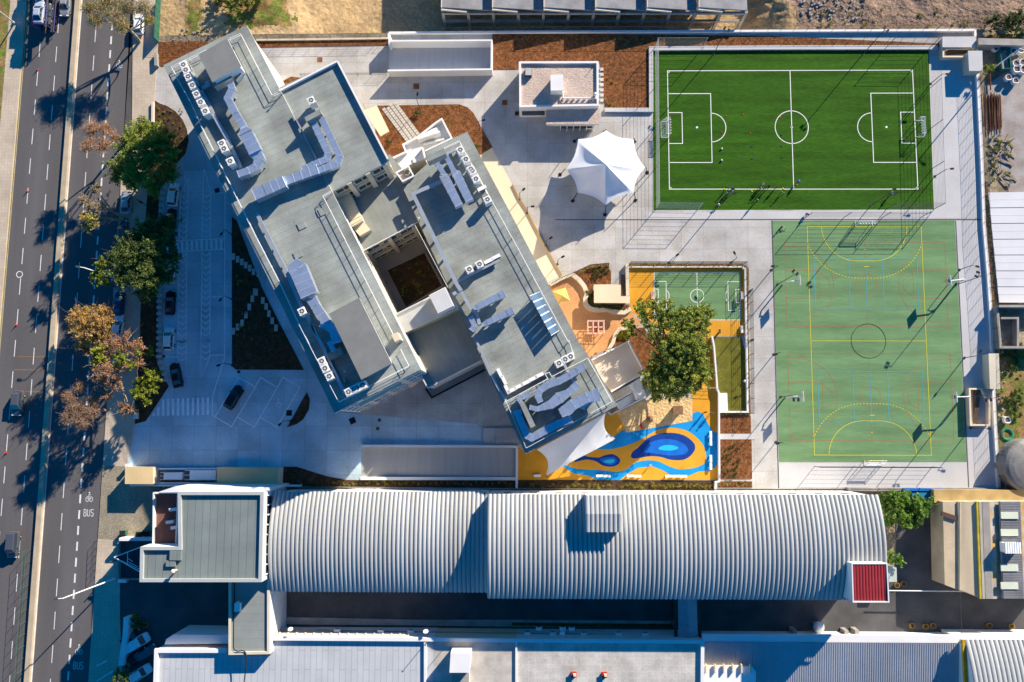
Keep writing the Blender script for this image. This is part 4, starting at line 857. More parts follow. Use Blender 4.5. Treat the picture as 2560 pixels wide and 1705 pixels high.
# --- vaulted hall, two ridged roofs of different height
vh = thing('vaulted_hall', 'long hall under two ridged silver barrel roofs beside the school', 'hall', (*W((1450, 1350)), 0))
zL, zH = 8.6, 11.9
xa = W((681, 1350), zL)[0]; xm = W((1219, 1350), zH)[0]; xb = W((2208, 1360), zH+1)[0]
yl0, yl1 = W((900, 1230), zL)[1], W((900, 1478), zL)[1]; yh0, yh1 = W((1700, 1237), zH)[1], W((1700, 1496), zH)[1]
r = M(); corr(r, xa, xm, arcprof(yl0, yl1, zL, 2.1), .70, .26); lo_ = r.build('roof', M_zinc, vh, sm=False)
r = M(); corr(r, xm, xb, arcprof(yh0, yh1, zH, 2.2), .70, .26); hi_ = r.build('roof', M_zinc, vh)
def vault_walls(x0, x1, y0, y1, z, rise, ov=.25):
    mb = M(); pr = arcprof(y0-ov, y1+ov, z-.12, rise, 16)
    for x in (x0+.12, x1-.12):
        vs = [(x, y0-ov, -.1), (x, y1+ov, -.1)]+[(x, y, zz) for y, zz, _, _ in pr[::-1]]; mb.add(vs, [tuple(range(len(vs)))])
    for y in (y0-ov, y1+ov): mb.add([(x0+.12, y, -.1), (x1-.12, y, -.1), (x1-.12, y, z-.12), (x0+.12, y, z-.12)], [(0, 1, 2, 3)])
    return mb
vault_walls(xa, xm, yl0, yl1, zL, 2.1).build('wall', M_white, vh); vault_walls(xm-.1, xb, yh0, yh1, zH, 2.2).build('wall', M_white, vh)
g = M()
for i in range(14):
    x = xm+3+i*(xb-xm-6)/13; g.box((x, yh0-.2, 6.0), (1.2, .12, .5))
g.build('wall_vent', M_dgrey, vh)
# ridge cover standing proud of the higher roof
q = [W(c, zH+4) for c in ((1463, 1238), (1553, 1238), (1553, 1330), (1463, 1330))]
r = M(); x0, x1 = q[0][0], q[1][0]; y0, y1 = q[0][1], q[2][1]; zt = zH+4.3
corr(r, x0, x1, [(y0, zt-.6, 0, 1), ((y0+y1)/2, zt, 0, 1), (y1, zt-.25, 0, 1)], .7, .2); rc = r.build('raised_roof', M_zinc, vh)
r = M(); r.prism([(x0+.15, y0-.1), (x1-.15, y0-.1), (x1-.15, y1+.15), (x0+.15, y1+.15)], zH, zt-.7); r.build('raised_wall', M_whitem, rc)
# red topped tower at the end of the hall
q = [W(c, 16.2) for c in ((2130, 1409), (2217, 1409), (2222, 1505), (2133, 1505))]
rt = thing('red_roof_tower', 'white walled tower with a ribbed red roof at the end of the barrel hall', 'tower', (*W((2160, 1450)), 0))
r = M(); r.prism(q, -.1, 15.9); r.build('wall', M_white, rt)
r = M(); x0, x1 = q[0][0]+.08, q[1][0]-.08; corr(r, x0, x1, [(q[0][1]-.08, 16.1, 0, 1), (q[2][1]+.15, 15.95, 0, 1)], .46, .08); r.build('roof', M_red, rt)
r = M(); r.wall(q, .16, 15.85, 16.25, 0, True); r.build('roof_rim', M_white, rt)
# --- grey office
zO = 12.0
of = thing('office_building', 'office block with a seamed grey felt roof at the west end of the barrel hall', 'building', (*W((520, 1330)), 0))
q = [W(c, zO) for c in ((447, 1229), (661, 1229), (656, 1454), (352, 1454), (354, 1366), (449, 1366))]
r = M(); r.prism(q, -.1, zO, 0, 1); r.build('wall', [M_white, M_felt3], of)
r = M(); r.wall(inset(q, .25), .5, zO-.001, zO+.45, 0, True); r.build('parapet', mat('parapet_cap', (.40, .43, .42), var=.06, scale=.5), of)
a, b = W((661, 1235), zO), W((656, 1450), zO)
r = M(); gl = M()
for i in range(8):
    c = lerp(a, b, (i+.7)/8.6); 
    for z in (8.9, 5.6): gl.box((c[0]+.02, c[1], z), (.1, 1.3, 1.7)); r.box((c[0]+.08, c[1]-.75, z-.1), (.3, .12, 1.9)); r.box((c[0]+.08, c[1]+.75, z-.1), (.3, .12, 1.9))
wn = gl.build('window', M_glass, of); r.build('window_frame', M_whitem, wn)
r = M(); q = mx([('c0', [(1425, 1392), (1592, 1336), (2334, 1342)]), ('c1', [(125, 1345), (130, 1372)]), ('c0', [(1640, 1388)])], 10.6); r.prism(q, -.1, 10.6); r.build('side_wing', M_white, of)
r = M(); q = mx([('c0', [(1420, 1392), (1640, 1392)]), ('d0', [(1620, 330), (1415, 318)])], 8.6); r.prism(q, -.1, 8.6, 0, 1); r.wall(q, .22, 8.599, 9.4, 0, True); r.build('terrace', [M_white, M_brownfl], of)
for t, x, y, d in (('d0', 1590, 380, (1.8, 1.5, .5)), ('d0', 1545, 455, (1.5, .9, .4))):
    c = w1(t, x+20, y+30, zO); r = M(); r.box((c[0], c[1], zO-.01), d); r.build('roof_box', M_felt3, of)
for t, x, y, l in (('d0', 1545, 110, 'white folded lounger shaped unit on the brown terrace'), ('c0', 1575, 1545, 'white unit in the shaded corner of the brown terrace'), ('d0', 1590, 160, 'white unit against the office wall on the brown terrace')):
    c = w1(t, x, y, 9.2); place(SPL, (c[0], c[1], 8.6), R(8), l, 'air conditioner', None, (.8, .9, .6))
c = w1('d0', 1590, 555, 12.8); r = M(); r.cyl(c, .14, zO-.01, 13.2, 8); r.ball((c[0], c[1], 13.3), .35); solo('roof_vent', r, M_cream, 'cream mushroom vent on the grey office roof', 'vent pipe')
# second grey wing running to the white roofs
lw = thing('felt_roof_wing', 'narrow lower wing with a grey felt roof bending from the office to the white roofs', 'building', (*W((610, 1560)), 0))
q = [W(c, 8.6) for c in ((573, 1440), (676, 1440), (676, 1634), (573, 1636))]; r = M(); r.prism(q, -.1, 8.6, 0, 1); r.build('wall', [M_white, mat('grey_roof_felt_b', (.24, .265, .25), var=.1, scale=.3, fine=.08, fscale=5, brick=(30, 1.3, 0, .02, .72, .03, 0))], lw)
r = M(); r.wall(inset(q, .22), .42, 8.599, 8.95, 0, True); r.build('parapet', M_cream2, lw)
c = w1('d0', 2160, 890, 9.5); r = M(); r.box((c[0], c[1], 8.59), (.9, 1.3, .9)); r.box((c[0], c[1]+.8, 8.59), (.12, .12, 1.3)); solo('roof_cabinet', r, M_whitem, 'white cabinet on the narrow grey felt wing, half in shade', 'cabinet')
pts = [w1('d0', x, y, 9.1) for x, y in ((2140, 660), (2128, 1150), (2140, 1280), (2230, 1290), (2245, 1400), (2225, 1568), (2200, 1900))]
r = M(); r.path([(a, b, 9.05) for a, b in smooth(pts, 4, False)], .09, 5); solo('roof_cable', r, M_dark, 'black cable snaking over the narrow grey felt wing', 'cable')
# triangular glass canopy
cy = thing('glass_canopy', 'dark triangular glass canopy with thin white frame on the office front', 'canopy', (*w1('d0', 1180, 450), 0))
q = wp('d0', [(1040, 430), (1290, 335), (1285, 568)], 4.2); r = M(); r.prism(q, 4.05, 4.15, 0, 0, True); r.build('pane', mat('dark_canopy_glass', (.012, .02, .03), rough=.15, spec=.6), cy)
r = M(); r.path([(*a, 4.22) for a in q+[q[0]]], .08, 5); 
for a, b in (((1165, 380), (1160, 500)), ((1060, 440), (1270, 540)), ((1165, 470), (1260, 520)), ((1165, 440), (1210, 470))): r.tube((*w1('d0', *a, 4.25), 4.25), (*w1('d0', *b, 4.25), 4.25), .05, None, 5)
r.build('frame', M_whitem, cy)
r = M(); c = w1('d0', 1110, 440); r.cyl(c, .1, 0, 4.1, 6); c = w1('d0', 1270, 600); r.build('post', M_dgrey, cy)
r = M(); r.wall(wp('d0', [(1085, 268), (1415, 268)], 2.4), .5, -.1, 2.4); solo('boundary_wall', r, M_white, 'short white wall closing the brown terrace yard on the street side', 'wall')
r = M(); r.wall(wp('d0', [(1150, 980), (1140, 1150), (1100, 1420)], 2.0), .9, -.1, 2.0); solo('boundary_wall', r, M_white, 'shaded white wall beside the slanting parked cars', 'wall')
r = M(); r.wall(wp('d0', [(1075, 300), (1078, 630), (1280, 635)], .8), .2, -.1, .8); solo('low_wall', r, M_conc, 'low concrete wall under the triangular canopy', 'wall')
# --- white flat roofs
zF = 7.0
wf = thing('flat_roof_building', 'long low building with pale panel, beige and tiled flat roofs at the bottom', 'building', (*W((1100, 1680)), 0))
YB = 2060
q = [W(c, zF) for c in ((678, 1594), (1083, 1596), (1083, YB), (380, YB), (392, 1623), (565, 1623), (565, 1640), (676, 1640))]; r = M(); r.prism(q, -.1, zF, 0, 1); r.build('wall', [M_white, M_pwhite], wf)
q = [W(c, zF) for c in ((1083, 1597), (1291, 1599), (1291, YB), (1083, YB))]; r = M(); r.prism(q, -.1, zF+.004, 0, 1); r.build('wall', [M_cream, M_pbeige], wf)
q = [W(c, zF) for c in ((1291, 1599), (1756, 1602), (1752, YB), (1291, YB))]; r = M(); r.prism(q, -.1, zF+.008, 0, 1); r.build('wall', [M_white, M_ptile], wf)
r = M(); r.wall([W(c, zF) for c in ((678, 1594.5), (1083, 1597), (1291, 1599.5), (1755, 1603), (1751, YB))], .55, zF-.001, zF+.55); r.wall([W(c, zF) for c in ((566, 1625), (394, 1625), (382, YB))], .6, zF-.001, zF+.55); r.build('parapet', M_white, wf)
r = M(); r.wall([W(c, zF) for c in ((1064, 1602), (1064, YB))], .42, zF, zF+.45); r.wall([W(c, zF) for c in ((1291, 1605), (1290, YB))], .3, zF+.01, zF+.4); r.build('ridge_cap', M_white, wf)
r = M(); r.prism([W(c, 8.5) for c in ((400, 1607), (418, 1595), (560, 1597), (566, 1618), (396, 1620))], -.1, 6.3); r.build('front_step', M_white, wf)
r = M(); r.prism([W(c, 5.0) for c in ((692, 1583), (1068, 1587), (1068, 1594), (692, 1591))], 4.7, 5.0, 0, 0, True)
for i in range(18): c = lerp(W((700, 1586), 5), W((1065, 1590), 5), i/17); r.box((c[0], c[1]-.1, 5.0), (.18, 1.0, .35))
r.build('canopy_strip', M_cream, wf)
r = M(); r.prism([W(c, 3.4) for c in ((696, 1572), (1080, 1580), (1680, 1588), (1680, 1592), (690, 1584))], 3.1, 3.4, 0, 0, True); r.build('lower_canopy', M_conc, wf)
r = M(); r.prism(mx([('d1', [(1775, 1300), (1960, 1300), (1945, 1480), (1765, 1480)])], 10), zF, 10.2, 0, 0); r.build('stair_house', M_white, wf)
r = M(); r.prism(mx([('d1', [(1785, 1482), (1942, 1482), (1940, 1700), (1785, 1700)])], 8.6), zF, 8.4, 1, 0); r.build('stair_house', [M_conc, M_white], wf)
for t, x, y, l in (('d2', 565, 1508, 'red square vent cowl, left of the two on the tiled roof'), ('d2', 846, 1510, 'brighter red square vent cowl, right of the two on the tiled roof')):
    c = w1(t, x, y, 7.8); th = thing('vent_cowl', l, 'roof vent', (c[0], c[1], zF)); r = M(); r.box((c[0], c[1], zF), (.78, .78, .5), 0, 0, 0, .8); r.box((c[0], c[1], zF+.5), (.86, .86, .08)); r.build('base', M_redm, th); r = M(); r.box((c[0]+.1, c[1], zF+.58), (.5, .5, .25), 0, 0, 0, .7); r.build('cap', M_cream, th)
PB = proto('wall_ac_unit'); b = M(); b.box((0, 0, 0), (1.0, .5, .75)); b.build('casing', M_whitem, PB); b = M(); b.box((0, .26, .12), (.7, .02, .5)); b.build('grille', M_dgrey, PB)
for i, (t, x, y) in enumerate((('d1', 740, 1100), ('d1', 1137, 1107), ('d1', 1412, 1110), ('d2', 140, 1125), ('d2', 372, 1127), ('d2', 245, 1082), ('d2', 462, 1082), ('d2', 545, 1084), ('d2', 655, 1130), ('d2', 970, 1130), ('d2', 1215, 1133))):
    c = w1(t, x, y, 3.9); place(PB, (c[0], c[1], 3.41), 0, 'small white cooling unit on the ledge along the shaded alley', 'air conditioner', 'cooling units along the alley')
DS = proto('satellite_dish'); b = M(); b.tube((0, 0, 0), (0, 0, .8), .04, None, 5); b.build('mast', M_dgrey, DS); b = M(); b.tube((0, 0, .8), (0, .22, .95), .05, .42, 12); b.build('dish', M_whitem, DS)
for t, x, y, l in (('d1', 315, 1098, 'white dish at the west end of the pale roof edge'), ('d1', 1548, 1118, 'white dish where the pale panel roof meets the beige roof'), ('d2', 458, 1138, 'white dish in the shade beside the tiled roof')):
    c = w1(t, x, y, zF+.9); place(DS, (c[0], c[1], zF+(.0 if x != 458 else 0)), 0, l, 'dish')
for t, a, b, l in (('d1', (1555, 1210), None, 'thin mast on the ridge between the pale and beige roofs'), ('d1', (1765, 1205), None, 'thin mast near the edge of the beige roof')):
    c = w1(t, *a, 8); r = M(); r.cyl(c, .05, zF, 9.6, 5); r.box((c[0], c[1], 9.6), (.3, .06, .06)); solo('antenna_mast', r, M_dgrey, l, 'antenna')
# --- low corrugated shed
zS = 6.2
cs_ = thing('corrugated_shed', 'long shed with a fine ribbed grey roof and white north gutter', 'shed', (*W((2080, 1650)), 0))
x0, x1 = W((1757, 1650), zS)[0], W((2402, 1650), zS)[0]; ya, yb = W((2000, 1606), zS)[1], W((2000, 1702), zS-1.2)[1]
r = M(); corr(r, x0, x1, [(ya, zS, 0, 1), (yb, zS-.9, 0, 1), (yb-18, zS-3.2, 0, 1)], .36, .07, seg=4); r.build('roof', M_zinc2, cs_)
r = M(); r.prism([(x0, ya+.2), (x1, ya+.2), (x1, yb-18), (x0, yb-18)], -.1, 2.8); r.prism([(x0, ya+.02), (x1, ya+.02), (x1, ya+.3), (x0, ya+.3)], 2.79, zS-.05)
r.prism([(x0-.1, ya-.02), (x0+.05, ya-.02), (x0+.05, yb-17.9), (x0-.1, yb-17.9)], -.1, zS+.2); r.prism([(x1-.1, ya), (x1+.5, ya), (x1+.5, yb-17.9), (x1-.1, yb-17.9)], -.1, zS+.5); r.build('wall', M_white, cs_)
r = M(); r.box(((x0+x1)/2, ya+.75, zS-.55), (x1-x0, .9, .5)); r.build('gutter', M_white, cs_)
q = [W(c, 7) for c in ((1757, 1668), (1882, 1668), (1892, 1682), (1892, 1990), (1757, 1990))]; r = M(); r.prism(q, 2.8, 6.6, 0, 1); r.build('side_room', [M_cream, M_whitem], cs_)
r = M()
for i in range(6): c = lerp(W((1765, 1675), 6.7), W((1875, 1675), 6.7), i/5); r.box((c[0], c[1]+.3, 6.6), (.2, 1.3, .5))
r.build('brace', M_cream, cs_)
# --- large ribbed roof at the lower right corner
rh = thing('ribbed_roof_hall', 'hall with broad pale ribs and a yellow edge in the lower right corner', 'hall', (*W((2500, 1680)), 0))
x0, x1 = W((2414, 1650), 7.5)[0], W((2414, 1650), 7.5)[0]+26; ya, yb = W((2480, 1599), 7.5)[1], W((2480, 1599), 7.5)[1]-22
r = M(); corr(r, x0, x1, arcprof(ya, yb, 7.5, 2.5), .74, .21); r.build('roof', M_zinc, rh)
vault_walls(x0, x1, ya, yb, 7.5, 2.5).build('wall', M_white, rh)
r = M(); r.box((x0-.25, (ya+yb)/2, 7.3), (.45, ya-yb, .5)); r.build('edge_trim', mat('yellow_trim', (.5, .30, .03), var=.2, scale=1), rh)
# --- covered walkway over the alley
cw = thing('covered_walkway', 'blue grey roofed walkway bridging the dark alley between the halls', 'walkway', (*W((1718, 1550)), 0))
q = [W(c, 5.2) for c in ((1695, 1490), (1743, 1490), (1743, 1598), (1695, 1598))]; xm_ = (q[0][0]+q[1][0])/2
r = M(); corr(r, q[2][1], q[0][1], [(q[0][0], 4.9, 0, 1), (xm_, 5.4, 0, 1), (q[1][0], 4.9, 0, 1)], .36, .05, seg=4, axis='y'); r.build('roof', M_zinc2, cw)
for a, b in ((1689, 1690), (1749, 1750)):
    r = M(); c0, c1 = W((a, 1496), 4.6), W((b, 1597), 4.6); r.wall([c0, c1], .5, 4.3, 4.62)
    for i in range(5): c = lerp(c0, c1, i/4); r.cyl(c, .08, -.05, 4.3, 6)
    r.build('side_frame', mat('brown_frame', (.10, .06, .05)), cw)
# --- yellow edged sheds on the right
es = thing('yellow_edged_shed', 'shed with beige wall, mossy yellow gutter and striped skylight roof on the right', 'shed', (*W((2480, 1370)), 0))
r = M(); r.prism([W(c, 4.2) for c in ((2357, 1254), (2396, 1254), (2396, 1475), (2362, 1462))], -.1, 4.2); r.prism([W(c, 4.2) for c in ((2396, 1254), (2400, 1254), (2400, 1475), (2396, 1475))], -.1, 4.6); r.build('lean_to', mat('beige_render', (.50, .41, .28), var=.14, scale=.4, fine=.08), es)
zE = 5.2
r = M(); q = [W(c, 4.7) for c in ((2397, 1254), (2443, 1254), (2453, 1496), (2400, 1474))]; r.prism(q, -.1, [4.5, 4.9, 4.9, 4.5]); r.build('side_roof', mat('beige_sheet', (.56, .46, .31), var=.14, scale=.3, fine=.08, stretch=(3, .3)), es)
q = [W(c, zE) for c in ((2443, 1254), (2640, 1254), (2640, 1499), (2452, 1496))]; r = M(); r.prism(q, -.1, zE-.3); r.build('wall', mat('beige_render', (.50, .41, .28)), es)
def vstrip(xa_, xb_, m, nm, ribs=None, zt=zE):
    a = W((xa_, 1254), zt); b = W((xa_+9, 1497), zt); c = W((xb_+9, 1497), zt); d = W((xb_, 1254), zt); r = M()
    if ribs:
        n = ribs
        for i in range(n): r.prism([lerp(a, b, (i+.12)/n), lerp(d, c, (i+.12)/n), lerp(d, c, (i+.7)/n), lerp(a, b, (i+.7)/n)], zt-.1, zt+.07)
        r.prism([a, b, c, d], zt-.5, zt-.02)
    else: r.prism([a, b, c, d], zt-.3, zt)
    return r.build(nm, m, es)
vstrip(2441, 2447, mat('mossy_yellow', (.42, .34, .04), var=.3, scale=.8), 'gutter'); vstrip(2447, 2455, M_cream2, 'roof', 90); vstrip(2455, 2474, mat('pale_ribs', (.46, .43, .38), var=.12, scale=.5), 'roof', 110, zE+.05)
vstrip(2474, 2486, mat('rusty_cream', (.58, .36, .12), var=.25, scale=.4, col2=(.5, .45, .38)), 'roof', None, zE+.02); vstrip(2486, 2500, M_dgrey, 'roof', None, zE-.4)
vstrip(2500, 2551, M_oldroof, 'roof', 60, zE+.5); vstrip(2551, 2640, mat('rusty_cream', (.58, .36, .12)), 'roof', None, zE+.03)
for i, y in enumerate((1280, 1323, 1411, 1456)):
    a = W((2502, y), zE+.7); b = W((2546, y+17), zE+.7); r = M(); r.prism([a, (b[0], a[1]), b, (a[0], b[1])], zE+.5, zE+.72); r.build('skylight', mat('pale_skylight', (.62, .66, .52), var=.05, rough=.4), es)
c = W((2530, 1369), zE+1.6); r = M(); r.box((c[0], c[1], zE+.5), (2.6, 1.5, 1.3)); corr(r, c[0]-1.3, c[0]+1.3, [(c[1]+.9, zE+1.8, 0, 1), (c[1]-.9, zE+1.8, 0, 1)], .35, .06, seg=4); r.build('vent_hood', M_whitem, es)
r = M(); r.prism([W(c, 4.6) for c in ((2355, 1278), (2392, 1290), (2392, 1302), (2355, 1290))], 4.2, 4.5); r.build('pipe_bundle', mat('brown_frame', (.10, .06, .05)), es)
# yellow tinted long wall strip north of it
r = M(); r.wall([W(c, 2.5) for c in ((2335, 1240), (2700, 1243))], 2.2, -.1, 2.5); solo('lean_to_roof', r, mat('ochre_roof', (.45, .32, .14), var=.2, scale=.5), 'long narrow ochre lean-to roof behind the south boundary fence on the right', 'roof')
# --- pavilion north
zP = 4.2
pv = thing('pavilion', 'small square pavilion with a pink gravel roof beside the football pitch', 'pavilion', (*W((1400, 240)), 0))
q = mx([('a2', [(65, 568), (787, 566), (790, 972), (66, 985)])], zP); r = M(); r.prism(q, -.1, zP, 0, 1); r.build('wall', [M_white, M_gravel], pv)
r = M(); r.wall(inset(q, .18), .36, zP-.001, zP+.4, 0, True); r.build('parapet', M_white, pv)
q2 = mx([('a2', [(308, 978), (802, 955), (800, 1130), (310, 1130)])], 3.3); r = M(); r.prism(q2, 2.85, 3.3, 0, 1, True); r.build('porch_roof', [M_white, M_gravel], pv)
r = M(); gl = M(); r.wall(mx([('a2', [(320, 1140), (440, 1140), (750, 1140), (790, 1100)])], 2.8), .12, 2.5, 2.8)
for i in range(6): c = w1('a2', 445+60*i, 1138, 2.8); r.seg((c[0]-.06, c[1]), (c[0]+.06, c[1]), .14, -.05, 2.8)
a, b = w1('a2', 445, 1134, 2.0), w1('a2', 745, 1134, 2.0); gl.seg(a, b, .05, .1, 2.5); wn = gl.build('window', M_glass, pv); r.build('window_frame', M_whitem, wn)
r = M(); a, b = w1('a2', 90, 990, 4), w1('a2', 300, 990, 4); r.seg((a[0], a[1]-.02), (b[0], b[1]-.02), .06, 1.0, 2.8); r.build('window', M_glass, pv)
c = w1('a2', 408, 758, 6.0); r = M(); r.box((c[0], c[1], zP), (2.05, 2.75, 2.0)); r.box((c[0], c[1], zP+2), (2.15, 2.85, .06)); r.build('roof_box', M_white, pv)
c = w1('a2', 150, 648, 5.2); r = M(); r.box((c[0], c[1], zP), (1.2, 1.4, .8)); 
for i in range(6): r.box((c[0]-.45+i*.18, c[1], zP+.8), (.1, 1.3, .05), 0, 1)
solo('roof_ventilator', r, [M_dgrey, M_whitem], 'slatted blue grey ventilator in the corner of the pavilion roof', 'roof vent')
r = M(); pts = wp('a2', [(465, 835), (465, 895), (765, 895), (765, 850)], zP+.5); r.path([(*a, zP+.5) for a in pts], .12, 6)
for a in pts+[lerp(pts[1], pts[2], t/6) for t in range(1, 6)]: r.box((a[0], a[1], zP), (.3, .3, .45))
solo('roof_pipe', r, M_white, 'white pipe on blocks running across the pavilion roof', 'pipe')
c = w1('a2', 760, 860, 5); r = M(); r.cyl(c, .14, zP, 5.0, 8); r.ball((c[0], c[1], 5.1), .32); solo('roof_vent', r, M_whitem, 'round white vent cowl at the east side of the pavilion roof', 'vent pipe')
c = w1('a2', 735, 600, 4.8); r = M(); r.tube((c[0], c[1], zP), (c[0]+.4, c[1]+.3, zP+1.2), .04, None, 5); r.box((c[0], c[1], zP), (.25, .25, .12)); solo('roof_mast', r, M_dgrey, 'tiny leaning mast in the corner of the pavilion roof', 'mast')
r = M()
for t, x, y in (('a2', 45, 1040), ('a2', 237, 1042)):
    c = w1(t, x, y); r.box((c[0], c[1], 0), (.7, .55, .6)); 
gr = thing('gate_rail', 'dark low rail with two planter feet in front of the pavilion', 'rail', (*w1('a2', 140, 1040), 0)); r.build('foot', M_dark, gr); r = M(); r.path([(*w1('a2', x, 1032, .9), .9) for x in (30, 300)], .06, 5); r.build('rail', M_dark, gr)
# --- small cream store boxes along the east side
def storebox(label, spec, z, m=M_cream):
    q = mx([spec], z); r = M(); r.prism(q, -.1, z-.12); t_ = thing('store_box', label, 'store', (*q[0], 0)); r.build('wall', M_cream2, t_); r = M(); r.prism(inset(q, -.08), z-.12, z, 0, 0, True); r.build('roof', m, t_)
storebox('cream flat box store at the north east corner, above the pitch', ('a3', [(1595, 338), (1890, 336), (1890, 426), (1595, 426)]), 1.4, M_pale)
storebox('cream box store at the east wall with a tall blue shaded side', ('a3', [(1828, 466), (1950, 466), (1955, 642), (1838, 642)]), 2.2, M_pale)
storebox('cream box store on the east wall beside the lower sports court', ('c3', [(2016, 127), (2100, 127), (2116, 443), (2028, 441)]), 2.2, M_cream2)
storebox('cream flat gatehouse roof, shorter of the two by the street entrance', ('c0', [(1145, 1160), (1390, 1160), (1392, 1310), (1143, 1308)]), 3.0, M_tan)
storebox('long tan store roof beside the south gate, touching the dark bed', ('p', [(544, 1169), (696, 1170), (694, 1210), (543, 1210)]), 3.0, M_tan)
r = M(); r.wall(wp('c0', [(1400, 1175), (1985, 1175), (1985, 1305), (1395, 1305)], 1.2), .25, -.1, 1.2); solo('enclosure_wall', r, M_white, 'low white wall enclosing the two white transformer cabinets', 'wall')
for x, w_, l in ((1560, 200, 'shorter white generator cabinet in the walled enclosure'), (1825, 280, 'longer white generator cabinet in the walled enclosure')):
    c = w1('c0', x, 1240 if w_ < 250 else 1232, 1.6); wd = w_*_s/14.3; dp = 65*_s/14.3 if w_ < 250 else 88*_s/14.3
    t_ = thing('generator_cabinet', l, 'cabinet', (c[0], c[1], 0)); r = M(); r.box((c[0], c[1], 0), (wd, dp, 1.6)); r.box((c[0]+.4, c[1], 1.6), (wd*.6, dp*.98, .04)); r.build('casing', M_whitem, t_)
    for yy in (-.25, .25): r = M(); r.box((c[0]-wd*.42, c[1]+yy*dp*.95, 1.602), (wd*.16, dp*.4, .03)); r.build('grille', M_dgrey, t_)
r = M(); r.wall(wp('c0', [(1180, 1325), (2334, 1330)], 1.5)+wp('c1', [(400, 1330)], 1.5), .3, -.1, 1.5); solo('boundary_wall', r, M_white, 'long low white wall between the gatehouse stores and the office block', 'wall')
r = M(); c = w1('c0', 1195, 1140); r.box((c[0], c[1], 0), (.55, .5, 1.4)); r.box((c[0], c[1], 1.4), (.65, .6, .1)); solo('gate_post', r, M_white, 'square white gate post by the cream gatehouse', 'post')
# sunken stair boxes
def stairbox(label, t, outer, steps, z=1.1):
    s_ = thing('stair_enclosure', label, 'stairs', (*wp(t, outer)[0], 0)); q = wp(t, outer, z)
    r = M(); r.wall(q, .3, -.1, z, 0, True); r.build('wall', M_cream, s_); a, b, c, d = wp(t, steps, .5); r = M(); n = 14
    for i in range(n): r.prism([lerp(a, b, i/n), lerp(d, c, i/n), lerp(d, c, (i+1)/n), lerp(a, b, (i+1)/n)], -.05, .05+.06*(n-i))
    r.build('flight', mat('stair_brown', (.13, .09, .06), var=.2, scale=1), s_)
stairbox('stair enclosed by cream walls on the east side of the lower sports court', 'c3', [(1840, 445), (1945, 445), (2020, 560), (2020, 775), (1850, 775)], [(1885, 455), (1885, 770), (1925, 770), (1925, 455)])
stairbox('stair recess between the two cream box stores in the north east', 'a3', [(1600, 440), (1885, 440), (1790, 515), (1600, 515)], [(1640, 455), (1640, 495), (1870, 470), (1870, 450)])
# --- unfinished concrete skeleton at the top
fk = thing('concrete_skeleton', 'unfinished concrete frame with a stepped grey sawtooth roof along the top edge', 'building', (*W((1480, 40)), 0))
xs = [1104, 1230.5, 1358, 1486, 1614, 1742, 1869]
zK = 2.3
for i in range(6):
    a, b = W((xs[i], 27), zK), W((xs[i+1], 27), zK); yt = W((xs[i], -330), zK)[1]; hi, lo = zK+1.3, zK
    r = M(); r.add([(a[0], a[1], hi), (b[0]-.05, a[1], lo), (b[0]-.05, yt, lo), (a[0], yt, hi), (a[0], a[1], hi-.3), (b[0]-.05, a[1], lo-.3), (b[0]-.05, yt, lo-.3), (a[0], yt, hi-.3)], [(0, 1, 2, 3), (4, 7, 6, 5), (0, 4, 5, 1), (1, 5, 6, 2), (2, 6, 7, 3), (3, 7, 4, 0)]); rf = r.build('roof', M_oldroof, fk)
    r = M(); r.seg((a[0]+.12, a[1]-.1), (a[0]+.12, yt), .16, lo-.1, hi+.15); r.seg((a[0]+.02, a[1]-.22), (a[0]+(b[0]-a[0])*.5, a[1]-.3), .35, hi-.55, hi-.15, 0, hi-1.3, hi-.9); r.build('roof_edge', M_cream2, rf)
c0, c1 = W((1107, 31), 2.2), W((1866, 31), 2.2)
for k in range(13):
    c = lerp(c0, c1, k/12); r = M(); r.box((c[0], c[1]+.1, -4.6), (.5, .5, 6.85)); r.build('column', M_conc, fk)
    for dy in (7, 14): r = M(); r.box((c[0], c[1]+dy, -4.6), (.5, .5, 6.85)); r.build('column', M_conc, fk)
for z in (-1.3, 1.5):
    r = M(); r.seg((c0[0]-.2, c0[1]+.1), (c1[0]+.2, c1[1]+.1), .38, z, z+.5); r.seg((c0[0]-.2, c0[1]+7), (c1[0]+.2, c1[1]+7), .38, z+.02, z+.5); r.build('beam', M_conc, fk)
# --- ruined plot on the right, white sheet roof
ws = thing('white_sheet_roof', 'long white translucent sheet roof beyond the east boundary wall', 'roof', (*W((2520, 620)), 0))
q = [W(c, .55) for c in ((2471, 481), (2700, 478), (2700, 758), (2498, 757))]; r = M(); a, b, c, d = q; n = 14
for i in range(n): r.prism([lerp(a, d, i/n), lerp(b, c, i/n), lerp(b, c, (i+.96)/n), lerp(a, d, (i+.96)/n)], .4, .55+(.06 if i % 2 else 0), 0, 0, True)
r.build('sheet', mat('sheet_white', (.64, .64, .66), var=.05, scale=.25, fine=.03, rough=.35), ws); r = M()
for t in np.linspace(.02, .98, 6): p_ = lerp(a, d, t); r.cyl((p_[0]+.2, p_[1]), .09, -.1, .4, 6)
r.build('post', M_dgrey, ws)
ru = thing('ruined_shed', 'roofless ruined shed with broken concrete walls on the right edge', 'ruin', (*W((2535, 810)), 0))
r = M(); r.wall([W(c, 2.2) for c in ((2498, 765), (2640, 765))], .4, -.1, 2.2); r.wall([W(c, 2.0) for c in ((2497, 768), (2501, 868), (2640, 868))], .4, -.1, [1.6, 2.1, 2.0]); r.wall([W(c, 1.5) for c in ((2503, 795), (2545, 795), (2545, 866))], .35, -.1, 1.5); r.build('wall', M_conc, ru)
